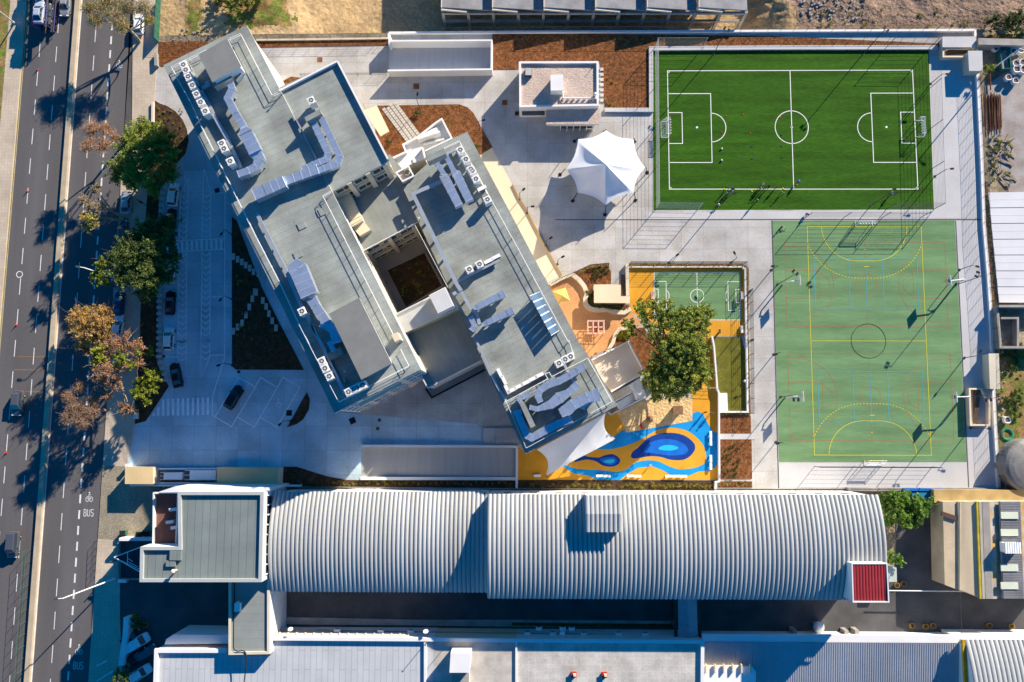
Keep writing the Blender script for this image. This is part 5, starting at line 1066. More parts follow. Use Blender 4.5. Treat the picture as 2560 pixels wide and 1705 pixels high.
r = M(); r.poly([W(c) for c in ((2498, 765), (2640, 765), (2640, 868), (2501, 868))], .02); r.build('floor', mat('ruin_floor', (.30, .25, .18), var=.3, scale=.6, fine=.3, fscale=3), ru)
tk = thing('storage_tank', 'big grey domed tank at the right edge below the sports court', 'tank', (*W((2575, 1165)), 0)); c = W((2572, 1165), 2)
r = M(); r.cyl(c, 4.6, -.1, 2.6, 36); prev = 4.6
for k in range(1, 7): rr = 4.6*math.cos(k*math.pi/12); r.tube((c[0], c[1], 2.6+1.1*math.sin((k-1)*math.pi/12)), (c[0], c[1], 2.6+1.1*math.sin(k*math.pi/12)), prev, rr, 36, cap=(k == 6)); prev = rr
r.build('shell', mat('tank_grey', (.25, .24, .22), var=.2, scale=.6, metal=.2, rough=.6), tk)
r = M(); r.path([(*W((2528, 1135), 3), 3.0), (*W((2580, 1120), 3), 3.2)], .07, 5); r.path([(*W((2528, 1135), 3), 3.0), (*W((2531, 1155), 3), 2.8)], .06, 5); r.build('pipe', M_whitem, tk)
# ================================================================== WALLS, FENCES, LAMPS AND YARD FURNITURE
def wall_thing(label, spec, wd, h, m=M_white, name='boundary_wall', closed=False, z0=-.1, cat='wall'):
    hh = max(h) if isinstance(h, (list, tuple)) else h
    r = M(); r.wall(mx(spec, hh), wd, z0, h, 0, closed); return solo(name, r, m, label, cat)
wall_thing('long white boundary wall along the north edge above the mulch bed', [('a1', [(1210, 297), (2334, 288)]), ('a2', [(2334, 280)]), ('a3', [(1890, 272), (1890, 330)])], .38, .55, z0=-4.7)
wall_thing('low white wall edging the narrow mulch strip near the sandy lot', [('a1', [(0, 362), (1140, 347)]), ('a1', [(1205, 345), (1205, 300)])], .3, .4, M_cream2, z0=-4.7)
wall_thing('white wall round the north and west edges of the football pitch', [('a2', [(845, 1000), (1270, 1000), (1268, 440), (2334, 432)]), ('a3', [(1545, 430)])], .75, .45, M_pale)
wall_thing('east boundary wall running the full length of the courts', [('a3', [(1905, 430), (1915, 700), (1945, 1330), (1955, 1568)]), ('b3', [(1970, 480), (2010, 950), (2045, 1450)]), ('c3', [(2055, 400), (2080, 900), (2108, 1345)])], .55, .5)
wall_thing('wall beside the north ramp with tall white inner face', [('a1', [(1210, 300), (1210, 400)]), ('a1', [(1222, 372), (2146, 366)])], .3, 2.6)
wall_thing('white wall on the south side of the north ramp', [('a1', [(1200, 642), (2146, 630), (2148, 360)])], .3, 2.4)
r = M(); q = mx([('a1', [(1212, 395), (2140, 440), (2140, 625), (1212, 635)])]); r.prism(q, -.1, [.12, .06, .06, .12]); struct('ramp', r, mat('ramp_concrete', (.50, .50, .50), var=.07, scale=.3, fine=.06, stretch=(6, .3)))
wall_thing('low white wall on the north side of the south ramp', [('c1', [(960, 965), (2334, 972)]), ('c2', [(45, 975), (42, 1350)])], .4, .9)
wall_thing('low white wall on the south side of the south ramp', [('c1', [(952, 1262), (2334, 1265)]), ('c2', [(40, 1268)])], .5, .8)
r = M(); r.poly(mx([('c1', [(965, 978), (2334, 985)]), ('c2', [(35, 985), (35, 1255)]), ('c1', [(958, 1250)])]), .036); struct('ramp', r, mat('ramp_concrete_b', (.42, .40, .37), var=.08, scale=.3, fine=.06, stretch=(5, .3)))
r = M(); r.prism(wp('c1', [(2072, 805), (2334, 800), (2400, 800), (2400, 960), (2072, 962)]), -.1, .3)
for i in range(11): x = 2165+i*24; r.prism(wp('c1', [(x, 806), (x+12, 806), (x+12, 882), (x, 882)]), .29, .45+i*.02); r.prism(wp('c1', [(x, 892), (x+12, 892), (x+12, 960), (x, 960)]), .29, .45+(10-i)*.02)
solo('outdoor_steps', r, M_pale, 'twin flights of pale steps beside the south ramp', 'stairs')
wall_thing('white parapet closing the yellow play floor on the east', [('f1', [(1950, 975), (1975, 1100), (1990, 1300), (2010, 1560)]), ('c2', [(1872, 440), (1888, 480), (1892, 1288)]), ('c2', [(1858, 1295), (1855, 1360)])], .28, .9)
wall_thing('white wall above the small green court on its north side', [('f1', [(940, 132), (2325, 132), (2332, 160)])], .2, .5, M_white)
wall_thing('white wall along the east side of the small court and olive turf', [('b2', [(2128, 890), (2138, 1500)]), ('c2', [(2140, 0), (2150, 655), (1895, 655)])], .3, .6, M_whitem)
wall_thing('concrete kerb wall on the west side of the small court', [('f1', [(925, 95), (930, 480)])], .3, .8, M_cream2)
wall_thing('long wavy cream seat wall round the planted bed in the play ground', [('f1', [(250, 225), (330, 285), (395, 370), (428, 455), (405, 520), (412, 590), (470, 640), (560, 658), (680, 652), (790, 682), (880, 685), (958, 640)])], .75, .6, M_cream2, 'seat_wall')
wall_thing('shorter wavy cream seat wall by the raised terrace', [('f1', [(930, 872), (820, 890), (770, 955), (745, 1050), (700, 1120), (655, 1165)])], .6, .55, M_cream2, 'seat_wall')
wall_thing('cream kerb wall edging the play ground on the north west', [('f1', [(-20, 350), (125, 270), (260, 215)])], .5, .7, M_cream2)
wall_thing('slim white bench wall where the pavers meet the terrace', [('f1', [(500, 1240), (625, 1165)])], .45, .45, M_whitem, 'seat_wall')
wall_thing('olive brown curved seat edge along the cream path', [('b2', [(5, 130), (60, 245), (130, 350), (215, 520), (300, 680), (395, 850), (455, 955)])], .2, .3, mat('ochre_edge', (.42, .28, .12), var=.08, scale=.5), 'seat_wall')
wall_thing('white kerb wall of the mulch bed by the street entrance', [('a0', [(1390, 925), (1388, 1110)])], .4, .6, M_cream2)
wall_thing('stub of white wall beside the street gate in the north west', [('a0', [(1415, 475), (1420, 595)])], .5, .9, M_conc)
wall_thing('narrow pale wall along the street beside the dark bed', [('b0', [(1308, 30), (1306, 180)])], .4, .9, M_cream2)
wall_thing('short white wall end by the parking entrance bed', [('c0', [(1230, 660), (1230, 718)])], .5, 1.0)
wall_thing('grey wall behind the sack yard in the north east', [('f4', [(1385, 860), (2335, 880)])], 1.2, 2.0, M_conc)
wall_thing('dark retaining wall below the link block at the south', [('c1', [(1545, 440), (1602, 525), (2088, 270)])], .25, .6, M_dark)
wall_thing('brown stone wall with blue sheeting behind the south court fence', [('c3', [(735, 1360), (980, 1365)]), ('c3', [(1230, 1360), (2110, 1365)])], .5, 1.2, M_conc)
r = M(); r.seg(w1('c3', 1230, 1362, 1.3), w1('c3', 1600, 1366, 1.3), .45, 1.21, 1.45); solo('tarpaulin', r, mat('blue_tarp', (.01, .14, .5), var=.2, scale=1), 'narrow blue sheet draped over the wall south of the court', 'tarpaulin')
# sloped kiosk-like shelter with walkway in the play ground
sh = thing('play_shelter', 'L shaped cream roofed shelter joined to a walkway in the play ground', 'shelter', (*w1('f1', 700, 480), 0))
r = M(); q = wp('f1', [(512, 347), (722, 345), (838, 350), (838, 490), (950, 490), (945, 572), (512, 568)], 2.5); r.prism(q, 2.15, 2.5, 0, 0, True); r.build('roof', M_cream, sh)
r = M(); r.prism(inset(q, .35), -.1, 2.16); r.build('wall', M_cream2, sh)
r = M(); r.prism(wp('f1', [(722, 90), (848, 90), (838, 350), (722, 350)], .5), -.1, .05); r.build('walkway', M_yard, sh)
r = M(); a, b, c, d = wp('f1', [(842, 225), (920, 225), (912, 488), (840, 488)], .4)
for i in range(13): r.prism([lerp(a, d, i/13), lerp(b, c, i/13), lerp(b, c, (i+.62)/13), lerp(a, d, (i+.62)/13)], -.05, .1+.03*i)
r.build('flight', mat('stair_brown', (.13, .09, .06)), sh)
r = M(); r.seg(w1('f1', 905, 95, .8), w1('f1', 912, 488, .8), .25, -.1, .8); r.build('side_wall', M_cream2, sh)
# white step slabs through beds: individual slabs
SLP = proto('stepping_stone'); b = M(); b.box((0, 0, 0), (1.0, .46, .1), 0, 0, 0, .97); o = b.build('slab', mat('slab_concrete', (.50, .47, .42), var=.1, scale=.8, fine=.08, fscale=5), SLP)
def along(pts, step):
    out = []; acc = 0.0
    for a, b in zip(pts, pts[1:]):
        l = math.hypot(b[0]-a[0], b[1]-a[1]); t = -acc % step if acc else 0.0
        while t < l: out.append((*lerp(a, b, t/l), math.atan2(b[1]-a[1], b[0]-a[0]))); t += step
        acc += l
    return out
for x, y, a in along(mx([('b0', [(1605, 25), (1488, 205), (1478, 300), (1460, 1100), (1455, 1568)]), ('c0', [(1452, 165), (1494, 270), (1532, 410)])]), 1.1):
    place(SLP, (x, y, .1), a+math.pi/2, 'concrete stepping slab in the long row beside the parked cars', 'stepping stone', 'slabs beside the parked cars', (1.1, 1.25, 1))
for x, y, a in along(mx([('a2', [(818, 635), (820, 960)])]), .98): place(SLP, (x, y, .12), 0, 'small white square slab on the mulch beside the pavilion', 'stepping stone', 'slabs beside the pavilion', (.62, 1.25, 1))
WS = [('b0', a, b) for a, b in ((2130, 790), (2170, 815), (2207, 840), (2243, 868), (2280, 895), (2315, 928), (2325, 1110), (2303, 1175), (2275, 1250), (2245, 1322), (2210, 1395), (2170, 1432), (2130, 1470))]+[('b1', 25, 945), ('b1', 5, 1115), ('b1', 65, 1190), ('b1', 95, 1245), ('b1', 120, 1310), ('b1', 150, 1375), ('b1', 185, 1440)]
for t, x, y in WS: c = w1(t, x, y); place(SLP, (c[0], c[1], .12), 0, 'pale slab in the zigzag paths crossing the shaded triangular bed', 'stepping stone', 'slabs in the triangular bed', (.62, 2.6, 1))
for cx in range(4):       # paved grid path across the mulch by the awning
    for k in range(14):
        t = (k+.5*(cx % 2))/13.5; x = 1170+31*cx+t*226; y = 1000-21*cx+t*302
        c = w1('a1', x, y); place(SLP, (c[0], c[1], .08), R(-53.2), 'beige slab in the four wide paved strip crossing the mulch bed', 'stepping stone', 'slabs of the paved strip', (.52, 1.38, 1))
# ------------------------------------------------------------------ fences
def fence(label, spec, h, step=3.0, rows=5, m=M_dgrey, pr=.05, wr=.014, z0=0.0, cat='fence', name='fence', top=True, lean=None):
    pts = mx(spec, z0); P0 = pts[0]; t_ = thing(name, label, cat, (*P0, z0)); mb = M()
    for k in range(rows+1):
        z = z0+h*(k/rows) if rows else z0+h
        if k == 0: continue
        mb.path([(a, b, z) for a, b in pts], wr if (k < rows or not top) else max(wr*1.8, .025), 3)
    mb.build('wire', m, t_); n = 0; pm_ = M(); pm_.tube((0, 0, 0), (0, 0, h), pr, None, 5); base = None
    for a, b in zip(pts, pts[1:]):
        l = math.hypot(b[0]-a[0], b[1]-a[1]); k = max(1, round(l/step))
        for i in range(k+(1 if b is pts[-1] else 0)):
            c = lerp(a, b, i/k)
            if base is None: base = pm_.build('post', m, t_); o = base; o['x'] = 0; del o['x']
            else: o = base.copy(); COL.objects.link(o)
            o.location = (c[0]-P0[0], c[1]-P0[1], 0); o.parent = t_
    return t_
# the first post mesh is local to the fence, so shift its data back
_ofence = fence
def fence(*a, **k):
    t_ = _ofence(*a, **k); o3 = ORG[t_.name]
    for ch in t_.children:
        if ch.name.split('.')[0] == 'post' and ch.data.get('fixed') is None:
            ch.data.transform(Matrix.Translation(o3)); ch.data['fixed'] = 1
            for v in (): pass
    return t_
fence('tall net fence wrapped round the west end of the football pitch', [('p', [(1757, 121), (1637, 121), (1640, 522), (1745, 523)])], 4.0, 8.0, 9, M_tray, .06, .016)
fence('tall net fence wrapped round the east end of the football pitch', [('p', [(2213, 121), (2322, 121), (2335, 523), (2216, 523)])], 4.0, 7.5, 9, M_dgrey, .06, .016)
fence('net fence behind the north goal of the green sports court', [('p', [(2012, 545), (2302, 543.5)])], 3.7, 6.8, 9, M_dgrey, .06, .014)
fence('net fence behind the south goal of the green sports court', [('p', [(2036, 1166), (2330, 1167)])], 3.7, 6.8, 9, M_dgrey, .06, .014)
fence('long wire fence on top of the east boundary wall', [('a3', [(1912, 660), (1945, 1330), (1955, 1568)]), ('b3', [(1970, 480), (2010, 950), (2045, 1450)]), ('c3', [(2055, 400), (2080, 900), (2108, 1345)])], 2.0, 2.35, 11, M_dgrey, .035, .014, .5)
fence('long wire fence on the north boundary wall', [('a1', [(1210, 293), (2334, 285)]), ('a2', [(2334, 277)]), ('a3', [(1890, 268)])], 1.6, 2.4, 6, M_dgrey, .035, .01, .55)
fence('wire fence along the narrow mulch strip beside the sandy lot', [('p', [(405, 103)]), ('a1', [(0, 362), (1140, 347)])], 1.9, 2.4, 8, M_dgrey, .035, .01)
fence('low dark rail fence by the foot of the north ramp', [('a1', [(415, 695), (800, 690), (1190, 688)])], 1.1, 2.5, 5, M_dark, .035, .014)
fence('dark mesh fence above the small green court', [('f1', [(945, 100), (2335, 100), (2345, 500)]), ('b2', [(2165, 1100), (2170, 1568)]), ('c2', [(2172, 0), (2175, 670)])], 2.3, 2.55, 10, M_dgrey, .055, .016)
fence('dark wire fence at the far south end behind the court', [('c3', [(735, 1350), (2110, 1352)])], 1.3, 3.2, 6, M_dgrey, .03, .012)
fence('green lattice fence on the street side of the median wall', [('d0', [(285, 360), (205, 1568)]), ('p', [(42, 1900)])], 2.3, 2.0, 3, M_greenf, .03, .015)
fence('short fence with dark gate posts at the street corner', [('d0', [(880, 285), (865, 610)])], 1.0, 1.1, 2, M_dark, .035, .02)
fence('thin white railing round the east terrace side of the play floor', [('c2', [(1700, 435), (1870, 440)])], 1.1, 1.5, 3, M_whitem, .03, .02)
fence('low picket railing along the play ground edge on the north west', [('f1', [(-10, 345), (125, 268), (260, 213), (480, 120), (690, 105)])], 1.2, 1.2, 5, M_dgrey, .025, .012, .6)
fence('broken fence among the weeds beyond the east wall', [('b3', [(2040, -30), (2080, 60)]), ('a3', [(2060, 1400), (2200, 1290)])], 1.6, 1.5, 3, M_dark, .03, .02)
# green panel along the street in the north west
r = M()
for i in range(6):
    a = lerp((1428, -60), (1408, 350), i/6); b = lerp((1428, -60), (1408, 350), (i+.94)/6); r.seg(w1('a0', *a, 1.8), w1('a0', *b, 1.8), .12, .1, 2.0)
solo('green_hoarding', r, M_greenf, 'faded green mesh hoarding along the street above the car entrance', 'hoarding')
# ------------------------------------------------------------------ lamps
def lamp_proto(nm, h, arm, twin=False):
    p = proto(nm); b = M(); b.box((0, 0, 0), (.4, .4, .06)); b.tube((0, 0, 0), (0, 0, h), .075, .055, 8); b.build('pole', M_dgrey, p)
    b = M(); b.tube((0, 0, h-.05), (arm, 0, h), .045, None, 6); b.build('arm', M_dgrey, p)
    for k in ((-.38, .38) if twin else (0,)):
        b = M(); b.box((arm+.25, k, h-.06), (.62, .34, .1)); b.box((arm+.25, k, h-.08), (.5, .26, .03)); b.build('lamp_head', M_dark, p)
    if twin: b = M(); b.tube((arm, -.5, h), (arm, .5, h), .05, None, 6); b.build('crossbar', M_dgrey, p)
    return p
LP1 = lamp_proto('yard_lamp', 4.0, .7); LP2 = lamp_proto('flood_light', 8.0, .5, True)
def lamp(kind, t, bx, by, hx_, hy_, label, cat='lamp'):
    c = w1(t, bx, by); hd = w1(t, hx_, hy_, 4.0 if kind is LP1 else 8.0); a = math.atan2(hd[1]-c[1], hd[0]-c[0]); place(kind, (*c, .02), a, label, cat)
for v in (('b3', 30, 912, 85, 872, 'slim lamp west of the upper basketball ring'), ('c3', 52, 131, 105, 117, 'slim lamp at the west side of the green court near its centre'), ('c3', 71, 931, 128, 937, 'slim lamp at the south west edge of the green court'),
          ('b3', 1745, 910, 1895, 877, 'slim lamp on the pale strip east of the upper basketball ring'), ('c3', 1790, 162, 1910, 140, 'slim lamp in front of the cream box store on the east wall'), ('c3', 1846, 803, 1990, 806, 'slim lamp beside the cream walled stair in the east'),
          ('a3', 1482, 764, 1610, 675, 'slim lamp on the pale strip below the tall blue shaded store'), ('b3', 1521, 58, 1635, -8, 'slim lamp on the pale strip beside the football pitch'),
          ('a1', 1492, 985, 1468, 882, 'slim lamp at the north edge of the rounded mulch bed'), ('a1', 2040, 1185, 2052, 1102, 'slim lamp on the east side of the rounded mulch bed'),
          ('b2', 72, 268, 102, 180, 'slim lamp at the upper end of the curved cream path'), ('b2', 140, 393, 163, 335, 'slim lamp at the first bulge of the curved cream path'), ('b2', 308, 692, 333, 632, 'slim lamp at the second bulge of the curved cream path'), ('b2', 413, 858, 448, 800, 'slim lamp at the lower end of the curved cream path'),
          ('b0', 2120, 592, 2035, 556, 'slim lamp at the upper corner of the shaded triangular bed'), ('b0', 2118, 1178, 2030, 1158, 'slim lamp beside the parking bays opposite the zigzag slabs'), ('c0', 2115, 228, 2022, 218, 'slim lamp at the lower corner of the shaded triangular bed'),
          ('c1', 318, 738, 245, 745, 'slim lamp beside the half moon mulch bed'), ('b2', 1430, 845, 1470, 800, 'slim lamp above the small green court, left of two'), ('b2', 1997, 843, 2048, 795, 'slim lamp above the small green court, right of two'),
          ('a0', 1640, 1210, 1522, 1128, 'slim lamp on the round mulch bed by the street'), ('b0', 1340, 325, 1295, 300, 'slim lamp on the street wall beside the dark bed')):
    lamp(LP1, *v)
for v in (('b3', 86, 1043, 225, 962, 'tall twin flood light at the north west side of the green court'), ('c3', 115, 518, 255, 508, 'tall twin flood light at the south west side of the green court'), ('b3', 1712, 1046, 1945, 968, 'tall twin flood light at the north east side of the green court'),
          ('c3', 1762, 520, 2005, 516, 'tall twin flood light at the south east side of the green court'), ('a2', 1838, 495, 1945, 285, 'tall twin flood light on the mulch strip north of the pitch'), ('a3', 870, 488, 1060, 280, 'tall twin flood light on the strip north of the far pitch half'),
          ('b2', 1880, 325, 2000, 200, 'tall twin flood light south of the pitch, over the left players'), ('b3', 935, 325, 1140, 200, 'tall twin flood light on the south side of the pitch near the far corner')):
    lamp(LP2, *v, cat='flood light')
# tall street lamps on the avenue
def streetlamp(t, base, elbow, head, label, h=10.0):
    b = W(px(t, *base)); tp = w1(t, *elbow, h); hd = w1(t, *head, h); 
    s_ = thing('street_lamp', label, 'street lamp', (*b, 0)); r = M(); r.tube((*b, 0), (*tp, h), .13, .08, 8); r.cyl(b, .2, 0, .5, 8); r.build('pole', M_whitem, s_)
    r = M(); r.tube((*tp, h), (*hd, h+.15), .07, .06, 6); r.build('arm', M_whitem, s_)
    dx, dy = hd[0]-tp[0], hd[1]-tp[1]; l = math.hypot(dx, dy) or 1; r = M(); r.seg(hd, (hd[0]+dx/l*.75, hd[1]+dy/l*.75), .32, h+.05, h+.2); r.build('lamp_head', M_dgrey, s_)
streetlamp('b0', (1140, 1016), (770, 892), (735, 886), 'tall white street lamp leaning over the avenue by the lime tree')
streetlamp('d0', (1048, 625), (575, 805), (535, 808), 'tall white street lamp leaning over the avenue at the lower left')
streetlamp('a0', (135, 212), (-20, 90), (-60, 80), 'tall white street lamp on the far pavement at the top left corner')
streetlamp('a0', (1345, 105), (1255, 10), (1200, -20), 'tall white street lamp among the bare branches at the top', 9)
streetlamp('f4', (1700, 1420), (2250, 1010), (2335, 1060), 'tall grey lamp leaning over the sacks in the north east', 9)
# ------------------------------------------------------------------ goals
def goal(label, c, w_, d, h, rz, bars=M_whitem, stripe=None, name='football_goal'):
    g_ = thing(name, label, 'goal', (c[0], c[1], .05)); cs, sn = math.cos(rz), math.sin(rz)
    T = lambda x, y, z: (c[0]+x*cs-y*sn, c[1]+x*sn+y*cs, .05+z)
    r = M()
    n = 12
    for a, b in (((0, -w_/2, 0), (0, -w_/2, h)), ((0, w_/2, 0), (0, w_/2, h)), ((0, -w_/2, h), (0, w_/2, h))):
        for i in range(n): 
            p_, q_ = [tuple(a[k]+(b[k]-a[k])*t for k in range(3)) for t in (i/n, (i+1)/n)]; r.tube(T(*p_), T(*q_), .06, None, 6, (i % 2) if stripe else 0)
    r.build('frame', [bars, stripe or bars], g_); r = M()
    for s in (-1, 1):
        r.tube(T(0, s*w_/2, h), T(-d*.55, s*w_/2, h), .04, None, 5); r.tube(T(-d*.55, s*w_/2, h), T(-d, s*w_/2, 0), .04, None, 5); r.tube(T(0, s*w_/2, .03), T(-d, s*w_/2, .03), .04, None, 5)
    r.tube(T(-d, -w_/2, .03), T(-d, w_/2, .03), .04, None, 5); r.build('support', bars, g_); r = M()
    nn = 14
    for i in range(nn+1):
        y = -w_/2+w_*i/nn; r.path([T(0, y, h), T(-d*.5, y*.98, h-.12), T(-d*.9, y, .05)], .012, 3)
    for k in range(7): t = k/6; r.tube(T(-d*.55*t, -w_/2, h-.1*t), T(-d*.55*t, w_/2, h-.1*t), .012, None, 3); r.tube(T(-d*(.55+.4*t), -w_/2, h*(1-t)), T(-d*(.55+.4*t), w_/2, h*(1-t)), .012, None, 3)
    for s in (-1, 1):
        for k in range(5): r.tube(T(0, s*w_/2, h*k/5), T(-d*(.95-.4*k/5), s*w_/2, h*k/5), .012, None, 3)
    r.build('net', mat('net_white', (.7, .72, .74)), g_); return g_
def gpos(t, a, b): p_, q_ = w1(t, *a), w1(t, *b); return ((p_[0]+q_[0])/2, (p_[1]+q_[1])/2)
goal('white netted football goal at the west end of the pitch', gpos('a2', (1425, 1108), (1432, 1258)), 3.0, 1.4, 2.0, 0, M_whitem, M_dgrey)
goal('white netted football goal at the east end of the pitch', gpos('a3', (1342, 1105), (1348, 1250)), 3.0, 1.5, 2.0, math.pi, M_whitem, M_dgrey)
goal('white handball goal with black striped bar at the north end of the green court', gpos('b3', (790, 517), (952, 517)), 3.0, 1.0, 2.0, -math.pi/2, M_whitem, M_dark, 'handball_goal')
goal('white handball goal with yellow striped bar at the south end of the green court', gpos('c3', (872, 1100), (1036, 1092)), 3.0, .9, 2.0, math.pi/2, M_whitem, M_yline, 'handball_goal')
goal('small pink framed goal on the west side of the small court', gpos('f1', (1248, 442), (1248, 525)), 1.2, .6, .9, 0, M_pink, None, 'small_goal')
goal('small pink framed goal on the east side of the small court', gpos('f1', (2285, 450), (2288, 530)), 1.2, .6, .9, math.pi, M_pink, None, 'small_goal')
# ------------------------------------------------------------------ basketball stands
def hoop(t, base, board, label):
    b = w1(t, *base); d = w1(t, *board, 3.3); a = math.atan2(d[1]-b[1], d[0]-b[0]); L_ = math.hypot(d[0]-b[0], d[1]-b[1]); s_ = thing('basketball_stand', label, 'basketball hoop', (*b, .03))
    ux, uy = math.cos(a), math.sin(a); P_ = lambda r_, s, z: (b[0]+ux*r_-uy*s, b[1]+uy*r_+ux*s, z)
    r = M(); r.tube(P_(0, 0, 0), P_(0, 0, 2.6), .12, .11, 8); r.tube(P_(0, 0, 2.6), P_(.5, 0, 3.15), .11, .1, 8); r.tube(P_(.5, 0, 3.15), P_(L_-.05, 0, 3.2), .1, .08, 8); r.build('pole', M_whitem, s_)
    r = M(); r.seg(P_(L_, -.9, 0)[:2], P_(L_, .9, 0)[:2], .06, 2.9, 3.95); bd = r.build('backboard', M_whitem, s_)
    r = M(); r.seg(P_(L_+.04, -.3, 0)[:2], P_(L_+.04, .3, 0)[:2], .02, 3.1, 3.5); r.build('target_square', M_dgrey, bd)
    r = M(); r.ribbon([P_(L_+.38+.225*math.cos(k), .225*math.sin(k), 0)[:2] for k in np.linspace(0, 2*math.pi, 15)[:-1]], .05, 3.05, 0, True); r.build('ring', mat('ring_orange', (.5, .12, .03)), s_)
hoop('b3', (132, 1045), (284, 1010), 'white basketball stand at the north west side of the green court'); hoop('c3', (158, 520), (314, 512), 'white basketball stand at the south west side of the green court')
hoop('b3', (1722, 1024), (1652, 1010), 'white basketball stand at the north east side of the green court'); hoop('c3', (1776, 521), (1706, 520), 'white basketball stand at the south east side of the green court')
# ------------------------------------------------------------------ tensile canopy
tc = thing('tensile_canopy', 'star shaped white tensile canopy rising to a point beside the football pitch', 'canopy', (*W((1515, 410)), 0))
zc_ = 3.2; corners = [px('a2', 856, 1190), px('a2', 1108, 1268), px('a2', 1212, 1528), px('b2', 1108, 205), px('b2', 856, 318), px('b2', 600, 207), px('a2', 492, 1545), px('a2', 605, 1268)]
apex = w1('a2', 852, 1500, 8.2); Cw = [W(c, zc_) for c in corners]
r = M(); NR, NS = 14, 12; rings = []
for k in range(NR+1):
    t = k/NR; ring = []
    for i in range(8):
        a, b = Cw[i], Cw[(i+1) % 8]
        for s in range(NS):
            u = s/NS; e = lerp(a, b, u); sag = .075*math.sin(math.pi*u); e = (e[0]+(apex[0]-e[0])*sag, e[1]+(apex[1]-e[1])*sag)
            ridge = (abs(u-.5)*2)**1.6
            rad = .04+.96*t; x, y = apex[0]+(e[0]-apex[0])*rad, apex[1]+(e[1]-apex[1])*rad
            prof = (1-t)**1.45*.8+(1-t)*.2
            z = zc_+(8.2-zc_)*prof+.12*ridge*math.sin(math.pi*min(1, t*1.05))*.9+(.25*(1-ridge)*t**3)
            ring.append((x, y, z))
    rings.append(ring)
n = 8*NS; vs = [p_ for ring in rings for p_ in ring]; fs = [(k*n+i, k*n+(i+1) % n, (k+1)*n+(i+1) % n, (k+1)*n+i) for k in range(NR) for i in range(n)]
r.add(vs, [f[::-1] for f in fs]); r.tube((*apex, 7.6), (*apex, 8.4), .3, .2, 12); r.build('membrane', M_mem, tc, sm=True)
for i, c in enumerate(Cw):
    d = Vector((c[0]-apex[0], c[1]-apex[1])).normalized(); r = M(); r.tube((c[0]+d.x*.9, c[1]+d.y*.9, 0), (c[0]+d.x*.15, c[1]+d.y*.15, zc_+.25), .08, .06, 7); r.box((c[0]+d.x*.9, c[1]+d.y*.9, -.02), (.55, .55, .12), math.degrees(math.atan2(d.y, d.x))); r.build('mast', M_dark, tc)
r = M(); r.cyl(apex, .12, 0, 8.1, 8); r.build('mast', M_dark, tc)
# sail over the play floor
sl = thing('shade_sail', 'white saddle shaped shade sail stretched from the school over the yellow floor', 'canopy', (*w1('c2', 600, 950), 0))
up = [w1('c2', x, y, 6.5) for x, y in ((228, 1000), (440, 885), (650, 780), (852, 668))]; lo = [w1('c2', x, y, z_) for x, y, z_ in ((312, 1238, 3.4), (530, 1118, 4.6), (760, 1000, 4.4), (946, 900, 3.4))]
zup = [6.3, 6.6, 6.6, 6.3]; zlo = [3.4, 4.6, 4.4, 3.4]; r = M(); nu, nv = 24, 12; vs = []
def cat1(v, t):
    k = min(int(t*3), 2); f = t*3-k; return v[k]+(v[k+1]-v[k])*f if not isinstance(v[0], tuple) else lerp(v[k], v[k+1], f)
su, slw = smooth(up, 8, False), smooth(lo, 8, False)
for j in range(nv+1):
    v = j/nv
    for i in range(nu+1):
        u = i/nu; a = su[round(u*(len(su)-1))]; b = slw[round(u*(len(slw)-1))]; p_ = lerp(a, b, v)
        pinch = math.sin(math.pi*v)*.16; c = lerp(lerp(up[0], up[3], .5), lerp(lo[0], lo[3], .5), v); e = (abs(u-.5)*2)**3*pinch; p_ = lerp(p_, c, e)
        vs.append((*p_, cat1(zup, u)*(1-v)+cat1(zlo, u)*v-.5*math.sin(math.pi*v)*(1-abs(u-.5))))
r.add(vs, [(j*(nu+1)+i, (j+1)*(nu+1)+i, (j+1)*(nu+1)+i+1, j*(nu+1)+i+1) for j in range(nv) for i in range(nu)]); r.build('membrane', mat('grey_sail', (.50, .53, .58), var=.04, scale=.4), sl, sm=True)
for a, z_ in ((lo[0], 3.4), (lo[1], 4.6), (lo[3], 3.4)): r = M(); d = .5; r.tube((a[0]+.3, a[1]-.4, 0), (a[0], a[1]-.05, z_), .07, None, 7); r.build('mast', M_dgrey, sl)
# yellow pyramid parasol
pr_ = thing('pyramid_parasol', 'yellow pyramid shade canopy in the corner of the brick paved play ground', 'parasol', (*w1('f1', 135, 490), 0))
q = wp('f1', [(165, 385), (222, 545), (75, 560), (5, 430)], 2.3); ap = w1('f1', 135, 485, 3.3); r = M(); r.add([(*a, 2.3) for a in q]+[(*ap, 3.3)], [(0, 4, 1), (1, 4, 2), (2, 4, 3), (3, 4, 0)]); r.build('cover', mat('parasol_yellow', (.60, .44, .12), var=.05), pr_)
r = M(); r.cyl(ap, .07, 0, 3.3, 8); 
for a in q: r.tube((*ap, 3.34), (*a, 2.34), .035, None, 4)
r.build('frame', M_cream2, pr_)
